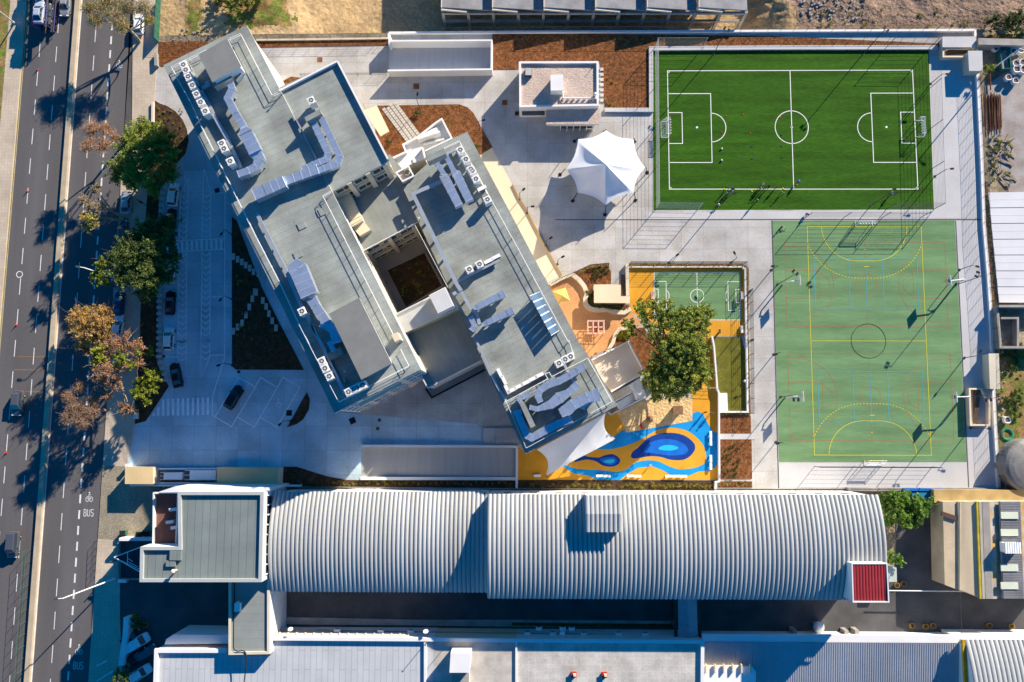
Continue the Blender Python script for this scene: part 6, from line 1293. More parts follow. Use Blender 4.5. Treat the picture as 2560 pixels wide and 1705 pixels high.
# climbing frame
cf = thing('climbing_frame', 'pink timber climbing frame with a red deck in the brick paved play ground', 'climbing frame', (*w1('f1', 530, 870), 0))
c = w1('f1', 530, 870, 1.2); r = M()
for sx in (-1.4, -.45, .45, 1.4):
    for sy in (-1.1, 1.1): r.tube((c[0]+sx, c[1]+sy, 0), (c[0]+sx, c[1]+sy, 2.2), .07, None, 6)
r.build('post', M_pink, cf); r = M()
for z in (1.0, 2.15):
    for y in (-1.1, 0, 1.1): r.tube((c[0]-1.5, c[1]+y, z), (c[0]+1.5, c[1]+y, z), .06, None, 6)
    for x in (-1.4, -.45, .45, 1.4): r.tube((c[0]+x, c[1]-1.2, z+.12), (c[0]+x, c[1]+1.2, z+.12), .06, None, 6)
r.build('rail', M_pink, cf); r = M(); r.box((c[0], c[1]-.2, .8), (1.2, 1.3, .12)); r.build('deck', mat('deck_red', (.34, .08, .05)), cf)
# wooden play house on the sand, ball and red toy
ph = thing('play_house', 'brown wooden play house with a flat slatted top standing in the sand pit', 'play house', (*w1('c2', 1512, 645), 0)); q = wp('c2', [(1467, 602), (1558, 600), (1560, 680), (1470, 680)], 1.9)
r = M(); r.prism(q, 1.75, 1.9, 0, 0, True); r.build('roof', M_wood, ph); r = M(); qi = inset(q, .2); r.prism(qi, .05, 1.75); r.build('wall', M_wood, ph)
c = w1('c2', 1255, 722, .6); r = M(); r.ball((c[0], c[1], .55), .62, 0, 14, 9, .8); solo('play_boulder', r, M_wood, 'round brown climbing ball in the middle of the sand pit', 'boulder')
c = w1('c2', 1177, 790); r = M(); r.box((c[0], c[1], .07), (.35, .9, .4), 20); r.box((c[0]-.05, c[1]+.2, .45), (.3, .35, .25), 20); solo('toy_rider', r, M_redm, 'small red spring rider near the tip of the sand pit', 'toy')
# benches
BN = proto('bench'); b = M(); b.box((0, 0, .42), (1.22, .42, .1), 0, 0, 0, .99); b.build('seat', M_whitem, BN)
for sx in (-.45, .45): b = M(); b.box((sx, 0, 0), (.12, .34, .42)); b.build('leg', M_pale, BN)
for t, x, y, a in (('c2', 798, 1238, 0), ('c2', 866, 1240, 0), ('c2', 1079, 1239, 0), ('c2', 1146, 1241, 0), ('c2', 1430, 1241, 0), ('c2', 1497, 1241, 0), ('c2', 1564, 1242, 0)):
    c = w1(t, x, y, .5); place(BN, (c[0], c[1], .045), a, 'white bench in a joined row at the south edge of the yellow play floor', 'bench', 'benches on the south edge')
c = w1('c2', 231, 1237, .5); place(BN, (c[0], c[1], .045), 0, 'single white bench near the sail corner on the yellow floor', 'bench')
for x, y in ((1812, 862), (1813, 930), (1813, 1080), (1813, 1150)): c = w1('c2', x, y, .5); place(BN, (c[0], c[1], .05), math.pi/2, 'white bench in a joined pair on the blue strip at the east side', 'bench', 'benches on the east side')
c = w1('c2', 1926, 565); r = M(); r.box((c[0], c[1], .04), (1.35, 3.1, .35), 1, 0, 0, .98); solo('white_platform', r, M_white, 'white rectangular platform in the corner of the olive turf', 'platform')
r = M(); r.prism(wp('c2', [(1895, 850), (2215, 850), (2218, 906), (1895, 906)]), -.1, .07); struct('bed_path', r, M_pale)
c = w1('f1', 2315, 890, .5); r = M(); r.box((c[0], c[1], .0), (.42, 1.25, .5)); solo('drinking_bench', r, M_whitem, 'white bench block at the east wall of the small court', 'bench')
c = w1('f1', 2023, 940); r = M(); r.box((c[0], c[1], 0), (.25, .25, 1.2)); r.box((c[0], c[1]+.2, .9), (.3, .7, .4)); solo('fountain_post', r, M_dgrey, 'dark post with a small box at the corner above the olive turf', 'post')
# ================================================================== VEHICLES
def paint(nm, c, metal=.2): return mat('paint_'+nm, c, rough=.3, metal=metal, var=.04, scale=1, fine=.02, spec=.5)
PW, PK, PS, PB_, PG, PN = paint('white', (.78, .79, .80), 0), paint('black', (.012, .012, .014)), paint('silver', (.42, .43, .44), .5), paint('blue', (.02, .035, .16)), paint('grey', (.12, .13, .15), .4), paint('pale_blue', (.45, .52, .60), .2)
def car_proto(nm, L, wd, H, secs, cab):
    """secs: (y, half width, floor z, shoulder z); cab: glass house (y front base, y front roof, y rear roof, y rear base, half width base, half width roof)"""
    p = proto(nm); b = M(); vs = []; n = 10
    for (y, hw, zf, zs) in secs:
        for (u, v) in ((-.86, 0), (-1, .18), (-1, .62), (-.93, .9), (-.72, 1), (.72, 1), (.93, .9), (1, .62), (1, .18), (.86, 0)): vs.append((u*hw, y, zf+(zs-zf)*v))
    fs = [(i*n+j, i*n+(j+1) % n, (i+1)*n+(j+1) % n, (i+1)*n+j) for i in range(len(secs)-1) for j in range(n)]
    fs += [tuple(range(n-1, -1, -1)), tuple(range((len(secs)-1)*n, len(secs)*n))]; b.add(vs, [f[::-1] for f in fs]); b.build('body', PW, p)
    y0, y1, y2, y3, wb, wr = cab; zb = max(s[3] for s in secs)-.03; g = M()
    g.add([(-wb, y0, zb), (wb, y0, zb), (wb, y3, zb), (-wb, y3, zb), (-wr, y1, H-.06), (wr, y1, H-.06), (wr, y2, H-.06), (-wr, y2, H-.06)], [(1, 0, 4, 5), (3, 2, 6, 7), (2, 1, 5, 6), (0, 3, 7, 4), (4, 7, 6, 5)]); g.build('windows', M_glass, p)
    r = M(); r.add([(-wr-.02, y1+.04, H-.07), (wr+.02, y1+.04, H-.07), (wr+.02, y2-.04, H-.07), (-wr-.02, y2-.04, H-.07), (-wr*.82, y1-.12, H), (wr*.82, y1-.12, H), (wr*.82, y2+.1, H), (-wr*.82, y2+.1, H)], [(1, 0, 4, 5), (3, 2, 6, 7), (2, 1, 5, 6), (0, 3, 7, 4), (4, 5, 6, 7)][::1])
    for s in (-1, 1):
        for a, b2 in (((s*wb, y0, zb), (s*wr, y1, H-.05)), ((s*wb, y3, zb), (s*wr, y2, H-.05)), ((s*(wb+.01), (y0+y3)/2-.1, zb), (s*(wr+.01), (y1+y2)/2-.1, H-.05))): r.tube(a, b2, .045, None, 4)
    r.build('roof', PW, p)
    for sy in (L*.31, -L*.30):
        for s in (-1, 1):
            w_ = M(); w_.tube((s*(wd/2-.2), sy, .32), (s*(wd/2+.01), sy, .32), .32, None, 14); o = w_.build('wheel', M_tyre, p); h = M(); h.tube((s*(wd/2+.0), sy, .32), (s*(wd/2+.02), sy, .32), .19, None, 10); h.build('rim', M_tray, o)
    for s in (-1, 1):
        h = M(); h.box((s*wd*.34, L/2-.1, .62), (.36, .16, .14)); h.build('headlight', mat('lamp_glass', (.7, .72, .74), rough=.2), p)
        h = M(); h.box((s*wd*.36, -L/2+.09, .75), (.3, .14, .16)); h.build('tail_light', M_redm, p)
        h = M(); h.box((s*(wd/2+.07), L*.14, .92), (.16, .12, .12)); h.build('mirror', PK, p)
    return p
SEC = lambda L, w_, sh: [(-L/2, w_*.40, .38, sh*.86), (-L/2+.12, w_*.46, .26, sh*.97), (-L*.34, w_*.5, .22, sh), (0, w_*.5, .22, sh), (L*.2, w_*.5, .22, sh*.98), (L*.36, w_*.485, .22, sh*.88), (L/2-.15, w_*.43, .26, sh*.76), (L/2, w_*.33, .36, sh*.62)]
HATCH = car_proto('hatchback_car', 4.1, 1.78, 1.5, SEC(4.1, 1.78, .95), (1.0, .35, -1.45, -1.85, .78, .62))
SUV = car_proto('family_car', 4.4, 1.84, 1.62, SEC(4.4, 1.84, 1.02), (1.1, .45, -1.65, -2.0, .80, .66))
SEDAN = car_proto('saloon_car', 4.45, 1.8, 1.44, SEC(4.45, 1.8, .93), (1.0, .25, -1.05, -1.75, .77, .6))
VAN = car_proto('small_van', 4.4, 1.85, 1.85, SEC(4.4, 1.85, 1.1), (1.45, .8, -2.0, -2.1, .82, .72))
def car(kind, t, x, y, deg, col, label, cat='car', sc=1.0, z=.03):
    c = w1(t, x, y, .8); place(kind, (c[0], c[1], z), R(deg), label, cat, None, sc, {'body': col, 'roof': col})
car(SUV, 'f6', 1720, 730, -4, PW, 'shaded white car with a wide dark windscreen, topmost in the school car park row', sc=.97)
car(HATCH, 'b0', 1555, 445, -2, PK, 'black car directly below the topmost white car of the school car park', sc=.96)
car(HATCH, 'b0', 1545, 920, 0, PW, 'white hatchback under the edge of the dark conifer beside the crossing')
car(SEDAN, 'b0', 1548, 1210, 0, PK, 'black car between two white cars in the school car park row', sc=.98)
car(HATCH, 'c0', 1537, -15, 0, PW, 'white car at the lower end of the straight parking row', sc=1.02)
car(SEDAN, 'c0', 1602, 320, 14, PK, 'black car parked slanting past the end of the chevron lanes')
car(SUV, 'c0', 2130, 520, -30, PK, 'black car standing alone in a slanted marked bay')
car(HATCH, 'a0', 1265, 215, 0, PW, 'white car parked under bare branches at the top of the street', sc=.98, z=.13)
car(SEDAN, 'b0', 1148, 295, 3, PS, 'pale silver blue car parked on the street beside the sunlit pavement patch')
car(HATCH, 'b0', 1118, 560, 3, PG, 'dark grey car half hidden by the dark conifer on the street')
car(HATCH, 'b0', 1065, 960, 3, PB_, 'car mostly hidden under the lime tree on the street')
car(SEDAN, 'b0', 1080, 1215, -4, PB_, 'dark blue car parked on the street above the golden tree')
car(SEDAN, 'b0', 1070, 1430, -4, PW, 'white car half hidden by the golden tree on the street')
car(SUV, 'c0', 155, 575, 178, PG, 'dark grey car driving down the left carriageway of the avenue', z=.01)
car(VAN, 'd0', 118, 315, 178, PG, 'grey van driving at the lower end of the left carriageway', 'van', z=.01)
car(VAN, 'd0', 1250, 1212, -58, PW, 'white van parked slantwise beside the shaded white wall', 'van', z=-.01)
car(SEDAN, 'd0', 1235, 1350, -58, PK, 'black car parked slantwise between the white van and white car', z=-.01)
car(HATCH, 'd0', 1330, 1305, -58, PG, 'dark car nosed in behind the black slanted car', z=-.01, sc=.9)
car(HATCH, 'd0', 1275, 1492, -58, PW, 'white hatchback parked slantwise at the bottom of the service yard', z=-.01)
car(SEDAN, 'a0', 590, 40, 178, PS, 'pale car beside the car transporter at the top of the avenue', z=.01)
car(SEDAN, 'd0', 1190, 1170, -58, PK, 'black car in the shade above the white slanted van', z=-.01, sc=.85)
# --- car transporter at the top of the avenue
tr = thing('car_transporter', 'car transporter lorry loaded with cars at the top left of the avenue', 'lorry', (*w1('a0', 410, 60), .01))
wu = lambda x, y, z: w1('a0', x, y, z)
ctr = wu(425, 0, 2.0); ang = math.atan2(*(lambda d: (d[1], d[0]))((lA(-300)[0]-lA(300)[0], 0))) if 0 else 0
ax = Vector(W(lA(-300)))-Vector(W(lA(300))); ax.normalize(); pxv = Vector((ax.y, -ax.x)); bse = Vector(wu(455, 318, 0))
def TP(s, u, z): q_ = bse+ax*s+pxv*u; return (q_.x, q_.y, z)
rz_ = math.atan2(ax.y, ax.x)-math.pi/2
r = M()
for u in (-1.25, 1.25):
    r.tube(TP(0, u, 1.0), TP(14, u, 1.0), .09, None, 6); r.tube(TP(.2, u, 3.4), TP(14, u, 3.7), .08, None, 6)
    for s in (.3, 3.2, 6.2, 9.2, 12.4): r.tube(TP(s, u, .5), TP(s, u, 3.6), .08, None, 6)
for s in (.3, 3.2, 6.2, 9.2, 12.4): r.tube(TP(s, -1.25, 3.45), TP(s, 1.25, 3.45), .05, None, 5)
r.build('frame', paint('violet', (.10, .08, .24)), tr)
for z0_, z1_ in ((.8, .8), (2.85, 3.1)):
    for u in (-.8, .8): r = M(); r.tube(TP(.1, u, z0_), TP(14, u, z1_), .22, None, 4); r.build('ramp', M_dgrey, tr)
for s in (1.2, 2.4, 8.5):
    for u in (-1.1, 1.1): r = M(); q0, q1 = TP(s, u-.18, .45), TP(s, u+.18, .45); r.tube(q0, q1, .45, None, 12); r.build('wheel', M_tyre, tr)
r = M(); a = TP(14.4, 0, .5); r.box(a, (2.5, 2.2, 2.9), math.degrees(rz_)); r.build('cab', PW, tr)
for s, z_, kind, col, lb in ((2.5, 3.1, SEDAN, PN, 'pale blue car on the upper deck at the tail of the transporter'), (7.2, 3.2, SUV, PW, 'white car in the middle of the upper deck of the transporter'), (11.6, 3.3, HATCH, PW, 'white hatchback at the front of the upper deck of the transporter'),
                             (3.2, .95, HATCH, PG, 'grey car on the lower deck of the transporter'), (8.2, .95, SEDAN, PS, 'silver car on the lower deck of the transporter')):
    q_ = TP(s, 0, z_); place(kind, q_, rz_, lb, 'car', None, .98, {'body': col, 'roof': col})
# ================================================================== TREES AND PLANTS
RNG = np.random.default_rng(11)
def leaves(mb, c, rad, n, size, mats_n=3, flat=.8, tone=None, up=.3):
    P = RNG.normal(size=(n, 3)); P /= np.linalg.norm(P, axis=1)[:, None]; P *= (RNG.random(n)**.42)[:, None]*np.array([rad, rad, rad*flat]); P += np.array(c)
    N = RNG.normal(size=(n, 3)); N[:, 2] = np.abs(N[:, 2])+up; N /= np.linalg.norm(N, axis=1)[:, None]
    A = np.cross(N, RNG.normal(size=(n, 3))); A /= np.linalg.norm(A, axis=1)[:, None]; B = np.cross(N, A); S = size*(.6+.8*RNG.random(n))[:, None]
    q0, q1, q2, q3 = P-A*S*.5, P+B*S*.32, P+A*S*.5, P-B*S*.32
    o = len(mb.v); V = np.stack([q0, q1, q2, q3], 1).reshape(-1, 3); mb.v += [tuple(x) for x in V.tolist()]; mb.f += [(o+4*i, o+4*i+1, o+4*i+2, o+4*i+3) for i in range(n)]
    k = RNG.integers(0, mats_n, n) if tone is None else np.clip(np.round(tone+RNG.normal(size=n)*.5), 0, mats_n-1).astype(int); mb.m += k.tolist()
def limb(mb, a, b, r0, r1, bend=.12, n=4):
    a, b = Vector(a), Vector(b); d = b-a; o = Vector(RNG.normal(size=3))*d.length*bend; pts = [a+d*(i/n)+o*math.sin(math.pi*i/n)*.5 for i in range(n+1)]
    for i in range(n): mb.tube(pts[i], pts[i+1], r0+(r1-r0)*i/n, r0+(r1-r0)*(i+1)/n, 6, 0, False)
def tree(name, label, t, base, blobs, ztop, zlow, pal, lsize=.34, dens=1.0, twigs=0, bark=None, cl=1.0, trunk_r=.28, gap=.9, grow=1.0):
    """blobs: (x, y, r) in tile pixels as seen at crown height; each one becomes clumps of small leaves"""
    b0 = w1(t, *base); th = thing(name, label, 'tree', (*b0, 0)); sc = TL[t][2]; cr = M(); tk = M(); top = []
    mid = zlow+(ztop-zlow)*.55; cs_ = [(w1(t, x, y, mid), r*sc/ppm(mid)) for x, y, r in blobs]
    cx = sum(c[0][0]*c[1] for c in cs_)/sum(c[1] for c in cs_); cy = sum(c[0][1]*c[1] for c in cs_)/sum(c[1] for c in cs_); ext = max(math.hypot(c[0][0]-cx, c[0][1]-cy)+c[1] for c in cs_)
    for (x, y), r in cs_:
        r *= grow; d = math.hypot(x-cx, y-cy)/ext; zc = zlow+(ztop-zlow)*(1-d*d)*.8+RNG.normal()*.4; top.append((x, y, zc-r*.3, r))
        nb = max(6, int(21*cl*(r/1.6)**1.45))
        for _ in range(nb):     # feathery branchlets: leaves strung along a short bent line, gaps left between them
            v = RNG.normal(size=3); v[2] = abs(v[2])*.8-.25; v /= np.linalg.norm(v); k0, k1 = .1+.3*RNG.random(), .7+.42*RNG.random(); tone = RNG.choice([0, .5, 1.1, 1.8], p=[.3, .3, .25, .15])
            bend = RNG.normal(size=3)*r*.22; m_ = int(46*dens*(r/1.6)**.8*(.3/lsize)**1.3)+6
            for q in range(5):
                t0 = k0+(k1-k0)*(q+.5)/5; c_ = (x+v[0]*r*t0+bend[0]*t0*t0, y+v[1]*r*t0+bend[1]*t0*t0, zc+v[2]*r*t0*.8+bend[2]*t0*t0-r*.1)
                leaves(cr, c_, (.15+.11*r)*(1.15-.6*abs(q-2.5)/2.5), max(3, int(m_/5)), lsize, 3, gap, tone)
    for (x, y), r in cs_: leaves(cr, (x, y, zlow+(ztop-zlow)*.55), r*grow*1.05, int(48*dens*(r/1.6)**2*(.34/lsize)**1.5), lsize*.9, 3, .7)
    hub = (b0[0]+(cx-b0[0])*.5, b0[1]+(cy-b0[1])*.5, zlow*.75); limb(tk, (*b0, -.05), hub, trunk_r, trunk_r*.7)
    for x, y, z, r in top:
        limb(tk, hub, (x, y, z), trunk_r*.45, .05, .15)
        for _ in range(twigs):
            v = RNG.normal(size=3)*r*.8; limb(tk, (x, y, z), (x+v[0], y+v[1], z+abs(v[2])), .04, .012, .2, 3)
    tk.build('trunk', bark or M_bark, th); cr.build('crown', pal, th); return th
def bare(name, label, t, base, blobs, ztop, zlow, bark=M_bark2, n=26, pal=None, dens=0, lsize=.3):
    b0 = w1(t, *base); th = thing(name, label, 'tree', (*b0, 0)); tk = M(); tw = M(); sc = TL[t][2]; mid = (ztop+zlow)/2; lf = M()
    hub = None; cs_ = [(w1(t, x, y, mid), r*sc/ppm(mid)) for x, y, r in blobs]; cx = np.mean([c[0][0] for c in cs_]); cy = np.mean([c[0][1] for c in cs_])
    hub = (b0[0]+(cx-b0[0])*.35, b0[1]+(cy-b0[1])*.35, zlow*.6); limb(tk, (*b0, -.05), hub, .3, .2)
    for (x, y), r in cs_:
        e = (x, y, zlow+(ztop-zlow)*.35); limb(tk, hub, e, .15, .07, .15, 5)
        for _ in range(n):
            v = RNG.normal(size=3); v /= np.linalg.norm(v); k = r*(.55+.5*RNG.random()); q_ = (x+v[0]*k, y+v[1]*k, e[2]+(abs(v[2])*.7+.1)*k*.9); limb(tw, e, q_, .05, .02, .3, 4)
            for _ in range(10):
                u = RNG.normal(size=3)*r*.28; m_ = [e[i]+(q_[i]-e[i])*(.35+.6*RNG.random()) for i in range(3)]; q2 = (m_[0]+u[0], m_[1]+u[1], m_[2]+abs(u[2])*.6); limb(tw, m_, q2, .026, .013, .3, 2)
                if dens: leaves(lf, q2, .35, int(dens*(1+2*RNG.random())), lsize, 3)
    tk.build('trunk', bark, th); tw.build('branches', bark, th)
    if dens: lf.build('crown', pal, th)
    return th
tree('pine_tree', 'bright green pine between the round mulch bed and the street', 'F', (372, 345), [(330, 305, 42), (300, 340, 40), (350, 345, 48), (285, 385, 36), (330, 395, 46), (375, 315, 30), (395, 355, 26), (300, 415, 30), (385, 395, 26), (265, 400, 22), (350, 425, 28)], 10, 5.5, PINE, .26, 1.05, 4)
tree('conifer_tree', 'dark conifer spreading over the parked cars beside the crossing', 'F', (372, 600), [(330, 540, 42), (365, 520, 34), (300, 580, 46), (350, 590, 50), (385, 560, 34), (290, 625, 40), (340, 640, 46), (380, 630, 26), (330, 670, 28), (395, 590, 24), (270, 600, 24)], 10.5, 5.5, DPINE, .28, 1.2, 3)
tree('lime_tree', 'small yellow green tree catching the sun beside the dark conifer', 'b0', (1090, 830), [(900, 880, 62), (960, 850, 50), (860, 960, 52), (930, 1000, 66), (980, 1040, 46), (880, 1040, 40), (1080, 720, 52), (1040, 790, 48), (1090, 860, 44), (1130, 700, 36)], 9.5, 6.5, LIME, .3, .8)
tree('plane_tree', 'golden leaved tree over the street with a round crown', 'b0', (1010, 1400), [(720, 1340, 90), (860, 1320, 95), (960, 1310, 70), (660, 1430, 62), (780, 1440, 95), (920, 1430, 90), (1000, 1390, 55), (740, 1530, 80), (870, 1540, 80), (960, 1500, 50)], 10, 6, AUT, .2, .8, 7, grow=1.3)
tree('plane_tree', 'russet leaved tree below the golden crown, half bare', 'c0', (1120, 300), [(720, 60, 70), (1000, 60, 80), (1150, 30, 90), (1240, 60, 60), (930, 240, 65), (1040, 300, 90), (950, 380, 60), (1080, 400, 60), (1150, 240, 50), (1270, 220, 50), (980, 500, 50), (1080, 630, 60), (1160, 620, 45), (860, 150, 50)], 9.5, 5.5, RUSTL, .2, .6, 10, M_bark2, grow=1.4)
tree('lime_tree', 'bushy bright green trees in the bed by the parking entrance', 'c0', (1330, 420), [(1270, 400, 70), (1370, 350, 75), (1410, 290, 45), (1300, 480, 80), (1380, 440, 75), (1230, 480, 50), (1330, 560, 50), (1440, 360, 34)], 8, 4.5, LIME, .28, 1.0)
tree('lime_tree', 'green tree growing through the russet crown', 'c0', (1180, 230), [(1090, 150, 62), (1150, 190, 60), (1200, 240, 50), (1070, 220, 40), (1240, 120, 42), (1070, 100, 30)], 10.5, 8, LIME, .28, .9)
tree('lime_tree', 'yellowish green tree on the street side of the russet crown', 'c0', (980, 150), [(880, 110, 65), (940, 80, 55), (850, 180, 55), (930, 160, 60), (850, 240, 32)], 10.5, 8, [LIME[0], AUT[2], LIME[1]], .28, .85)
tree('small_tree', 'little round lime green tree beside the stepping slabs', 'c0', (1372, 105), [(1365, 80, 40), (1385, 120, 38), (1350, 130, 30)], 4.5, 2.5, LIME, .24, .9, trunk_r=.1)
tree('plane_tree', 'small golden tree with a bare top above the bus lane', 'b0', (1160, 460), [(790, 420, 50), (860, 450, 55), (800, 500, 45), (880, 500, 40), (810, 550, 32), (860, 140, 26)], 9, 6.5, [AUT[0], AUT[2], LIME[1]], .24, .9, 6, M_bark2, grow=1.15)
bare('bare_tree', 'leafless tree over the street, above the small golden tree', 'b0', (1165, 455), [(760, 270, 70), (870, 180, 60), (900, 330, 80), (820, 320, 60)], 9.5, 6, M_bark2, 34)
bare('bare_tree', 'reddish leafless tree beside the bright green pine', 'a0', (1150, 1300), [(830, 1180, 100), (960, 1180, 80), (800, 1330, 90), (930, 1320, 90), (1050, 1250, 60)], 9.5, 6, mat('reddish_twig', (.40, .24, .15), var=.3, scale=1), 46)
bare('bare_tree', 'big leafless tree leaning over the top of the avenue', 'a0', (1270, 385), [(900, 60, 130), (1050, 130, 120), (860, 180, 90), (1150, 60, 110), (1100, 230, 90), (1300, 60, 110), (800, 60, 80), (1000, 0, 110), (1350, 180, 60)], 10, 6, M_bark2, 26, [AUT[2], LIME[1], AUT[1]], 2, .16)
bare('bare_tree', 'brown leafless tree spreading over the bus lane below the russet crown', 'c0', (970, 640), [(620, 520, 75), (700, 620, 100), (620, 700, 80), (740, 740, 90), (830, 660, 80), (730, 430, 70), (850, 560, 60)], 9.5, 6, mat('brown_twig', (.30, .20, .13), var=.3, scale=1), 44, RUSTL, .8, .14)
BIG = [('b2', [(1200, 1230, 62), (1160, 1230, 30), (1320, 1230, 70), (1430, 1205, 55), (1240, 1340, 75), (1390, 1320, 95), (1530, 1330, 95), (1660, 1320, 85), (1770, 1280, 80), (1830, 1300, 45), (1500, 1440, 110), (1640, 1440, 110), (1270, 1450, 60), (1090, 1400, 52), (1045, 1375, 38), (1100, 1490, 48), (1370, 1430, 60), (1760, 1390, 60), (1770, 1480, 50), (1280, 1520, 48)])]
bl = [((x*_s+1280), (y*_s+425), r*_s) for x, y, r in BIG[0][1]]
bl += [((x*_s+1280), (y*_s+850), r*_s) for x, y, r in [(1400, 60, 100), (1530, 50, 120), (1680, 60, 95), (1350, 190, 105), (1500, 190, 130), (1640, 180, 115), (1760, 220, 70), (1300, 320, 110), (1450, 340, 140), (1600, 340, 130), (1720, 320, 90), (1800, 290, 50), (1350, 440, 95), (1490, 460, 90), (1610, 440, 80), (1250, 390, 70), (1700, 430, 50), (1330, 520, 45), (1450, 510, 40)]]
tree('pine_tree', 'huge spreading green tree in the middle of the play ground', 'p', (1650, 905), [(x, y, r*1.12) for x, y, r in bl], 10, 4, PINE, .28, 1.25, 2, trunk_r=.45)
# olive shrubs in the lower left and right corners
tree('leafy_shrub', 'dark leafy shrub at the foot of the white wall by the slanted cars', 'd0', (1110, 1510), [(1090, 1480, 55), (1140, 1490, 50), (1080, 1540, 45), (1150, 1540, 40)], 3.2, 1.2, DPINE, .26, .8, trunk_r=.08)
tree('leafy_shrub', 'dark shrub with red flowers above the white slanted van', 'd0', (1220, 1010), [(1220, 1000, 45), (1250, 960, 35), (1215, 1070, 40)], 2.4, .8, DPINE, .24, .8, trunk_r=.07)
tree('leafy_shrub', 'bright green bush between the barrel hall and the yellow shed', 'p', (2255, 1270), [(2218, 1248, 22), (2240, 1245, 24), (2270, 1250, 26), (2300, 1262, 26), (2232, 1275, 24), (2262, 1280, 28), (2294, 1286, 24), (2318, 1275, 18), (2228, 1300, 18), (2262, 1306, 20), (2290, 1306, 14), (2210, 1265, 16)], 4.0, 1.4, GRN, .28, 1.3, trunk_r=.1)
tree('leafy_shrub', 'rounded bright bush beside the red roofed tower', 'd3', (1150, 430), [(1120, 400, 45), (1160, 440, 50), (1110, 460, 40), (1200, 470, 35)], 3.2, 1.0, GRN, .28, 1.2, trunk_r=.08)
tree('leafy_shrub', 'yellow green bush below the tall shaded store in the north east', 'f4', (1590, 1430), [(1540, 1420, 75), (1620, 1430, 75), (1680, 1450, 55), (1560, 1490, 50)], 2.2, .6, LIME, .24, .9, trunk_r=.06)
tree('leafy_shrub', 'dry olive bush on the sandy lot at the top', 'p', (590, 8), [(560, 0, 22), (590, 8, 26), (620, 0, 22), (540, -12, 22), (640, -10, 24), (600, -15, 26)], 2.4, .4, [AUT[2], SHR[1], SHR[2]], .3, .8, trunk_r=.08)
tree('leafy_shrub', 'dark bush spilling over the grey wall in the north east corner', 'p', (2520, 60), [(2490, 50, 22), (2520, 60, 24), (2550, 45, 24), (2580, 60, 26), (2540, 75, 16)], 2.4, .4, [SHR[2], DPINE[1], DPINE[2]], .3, .8, trunk_r=.08)
# small shrubs by copying
def shrub_proto(nm, pal, r, n, ls=.16, h=.7):
    p = proto(nm); b = M()
    for _ in range(6): v = RNG.normal(size=2)*r*.4; leaves(b, (v[0], v[1], h*.55), r*.6, n//6, ls, 3, .8)
    b.build('foliage', pal, p); s = M(); s.tube((0, 0, -.05), (0, 0, h*.5), .03, .02, 5); s.build('stem', M_bark, p); return p
SH1, SH2, SH3 = shrub_proto('round_shrub', SHR, .42, 150), shrub_proto('yellow_shrub', YSH, .42, 130), shrub_proto('low_tuft', [AUT[2], SHR[0], YSH[1]], .26, 60, .13, .4)
def scatter(pr, t, pts, label, group, s=(.8, 1.2), zb=.08):
    for x, y in pts: c = w1(t, x, y, .4); place(pr, (c[0], c[1], zb), RNG.random()*6.28, label, 'shrub', group, float(s[0]+(s[1]-s[0])*RNG.random()))
scatter(SH2, 'c2', [(x+RNG.normal()*6, 1328+RNG.normal()*7) for x in range(1000, 1830, 39)], 'yellow green shrub in the row between the play floor and the barrel hall', 'yellow shrubs below the play floor', (.7, 1.05))
scatter(SH2, 'c2', [(x+RNG.normal()*8, 1326+RNG.normal()*8) for x in range(150, 900, 46)], 'shrub in the row south of the yellow floor below the sail', 'shrubs below the sail', (.5, 1.0))
scatter(SH2, 'c1', [(x+RNG.normal()*8, 1303+RNG.normal()*8) for x in range(720, 1400, 40)], 'yellow shrub in the sunlit row beside the south ramp', 'yellow shrubs beside the south ramp', (.55, .95))
scatter(SH3, 'c1', [(x+RNG.normal()*8, 1305+RNG.normal()*8) for x in range(1430, 2320, 52)], 'shaded shrub in the row beside the south ramp', 'shaded shrubs beside the south ramp')
scatter(SH1, 'c2', [(1955, 1000), (1990, 975), (2030, 960), (1930, 1060), (1970, 1045), (2020, 1020), (2055, 990), (1950, 1110), (1925, 1140), (1985, 1085), (2030, 1120), (2075, 1090), (1930, 1190), (1965, 1200), (2010, 1180), (2050, 1160), (1940, 1235), (1985, 1245), (2040, 1215), (2060, 1150), (2020, 1240)], 'round green shrub in the long mulch bed east of the play floor', 'shrubs in the east mulch bed', (.55, .9))
scatter(SH3, 'c2', [(x, 1312+RNG.normal()*8) for x in range(1900, 2180, 30)], 'small tuft in the lowest mulch bed east of the play floor', 'tufts in the lowest bed')
scatter(SH1, 'f1', [(510, 155), (545, 150), (600, 165), (640, 150), (640, 195), (685, 190), (535, 190), (565, 205), (610, 235), (555, 235), (510, 240), (540, 275), (500, 295), (460, 165), (580, 130)], 'round green shrub in the mulch bed by the wavy seat wall', 'shrubs by the wavy wall', (.55, .95))
scatter(SH1, 'f1', [(450, 480), (470, 520), (460, 560), (490, 600), (540, 620), (600, 620), (650, 620), (700, 625), (760, 635), (820, 640), (870, 650), (440, 440), (480, 450), (910, 640)], 'dark shrub crowding the bed below the L shaped shelter', 'shrubs below the shelter', (.9, 1.3))
scatter(SH2, 'f1', [(780+RNG.random()*150, 905+RNG.random()*130) for _ in range(20)], 'yellow green shrub in the bed beside the raised terrace', 'shrubs beside the terrace', (.7, 1.1))
scatter(SH3, 'a0', [(1420+RNG.random()*240, 970+RNG.random()*440) for _ in range(34)], 'small dark tuft dotted over the round mulch bed by the street', 'tufts on the round bed', (.6, 1.0))
scatter(SH3, 'a2', [(x, 355+RNG.normal()*6) for x in range(40, 1500, 50)], 'tiny plant in the shaded row below the north wall', 'plants below the north wall', (.4, .7))
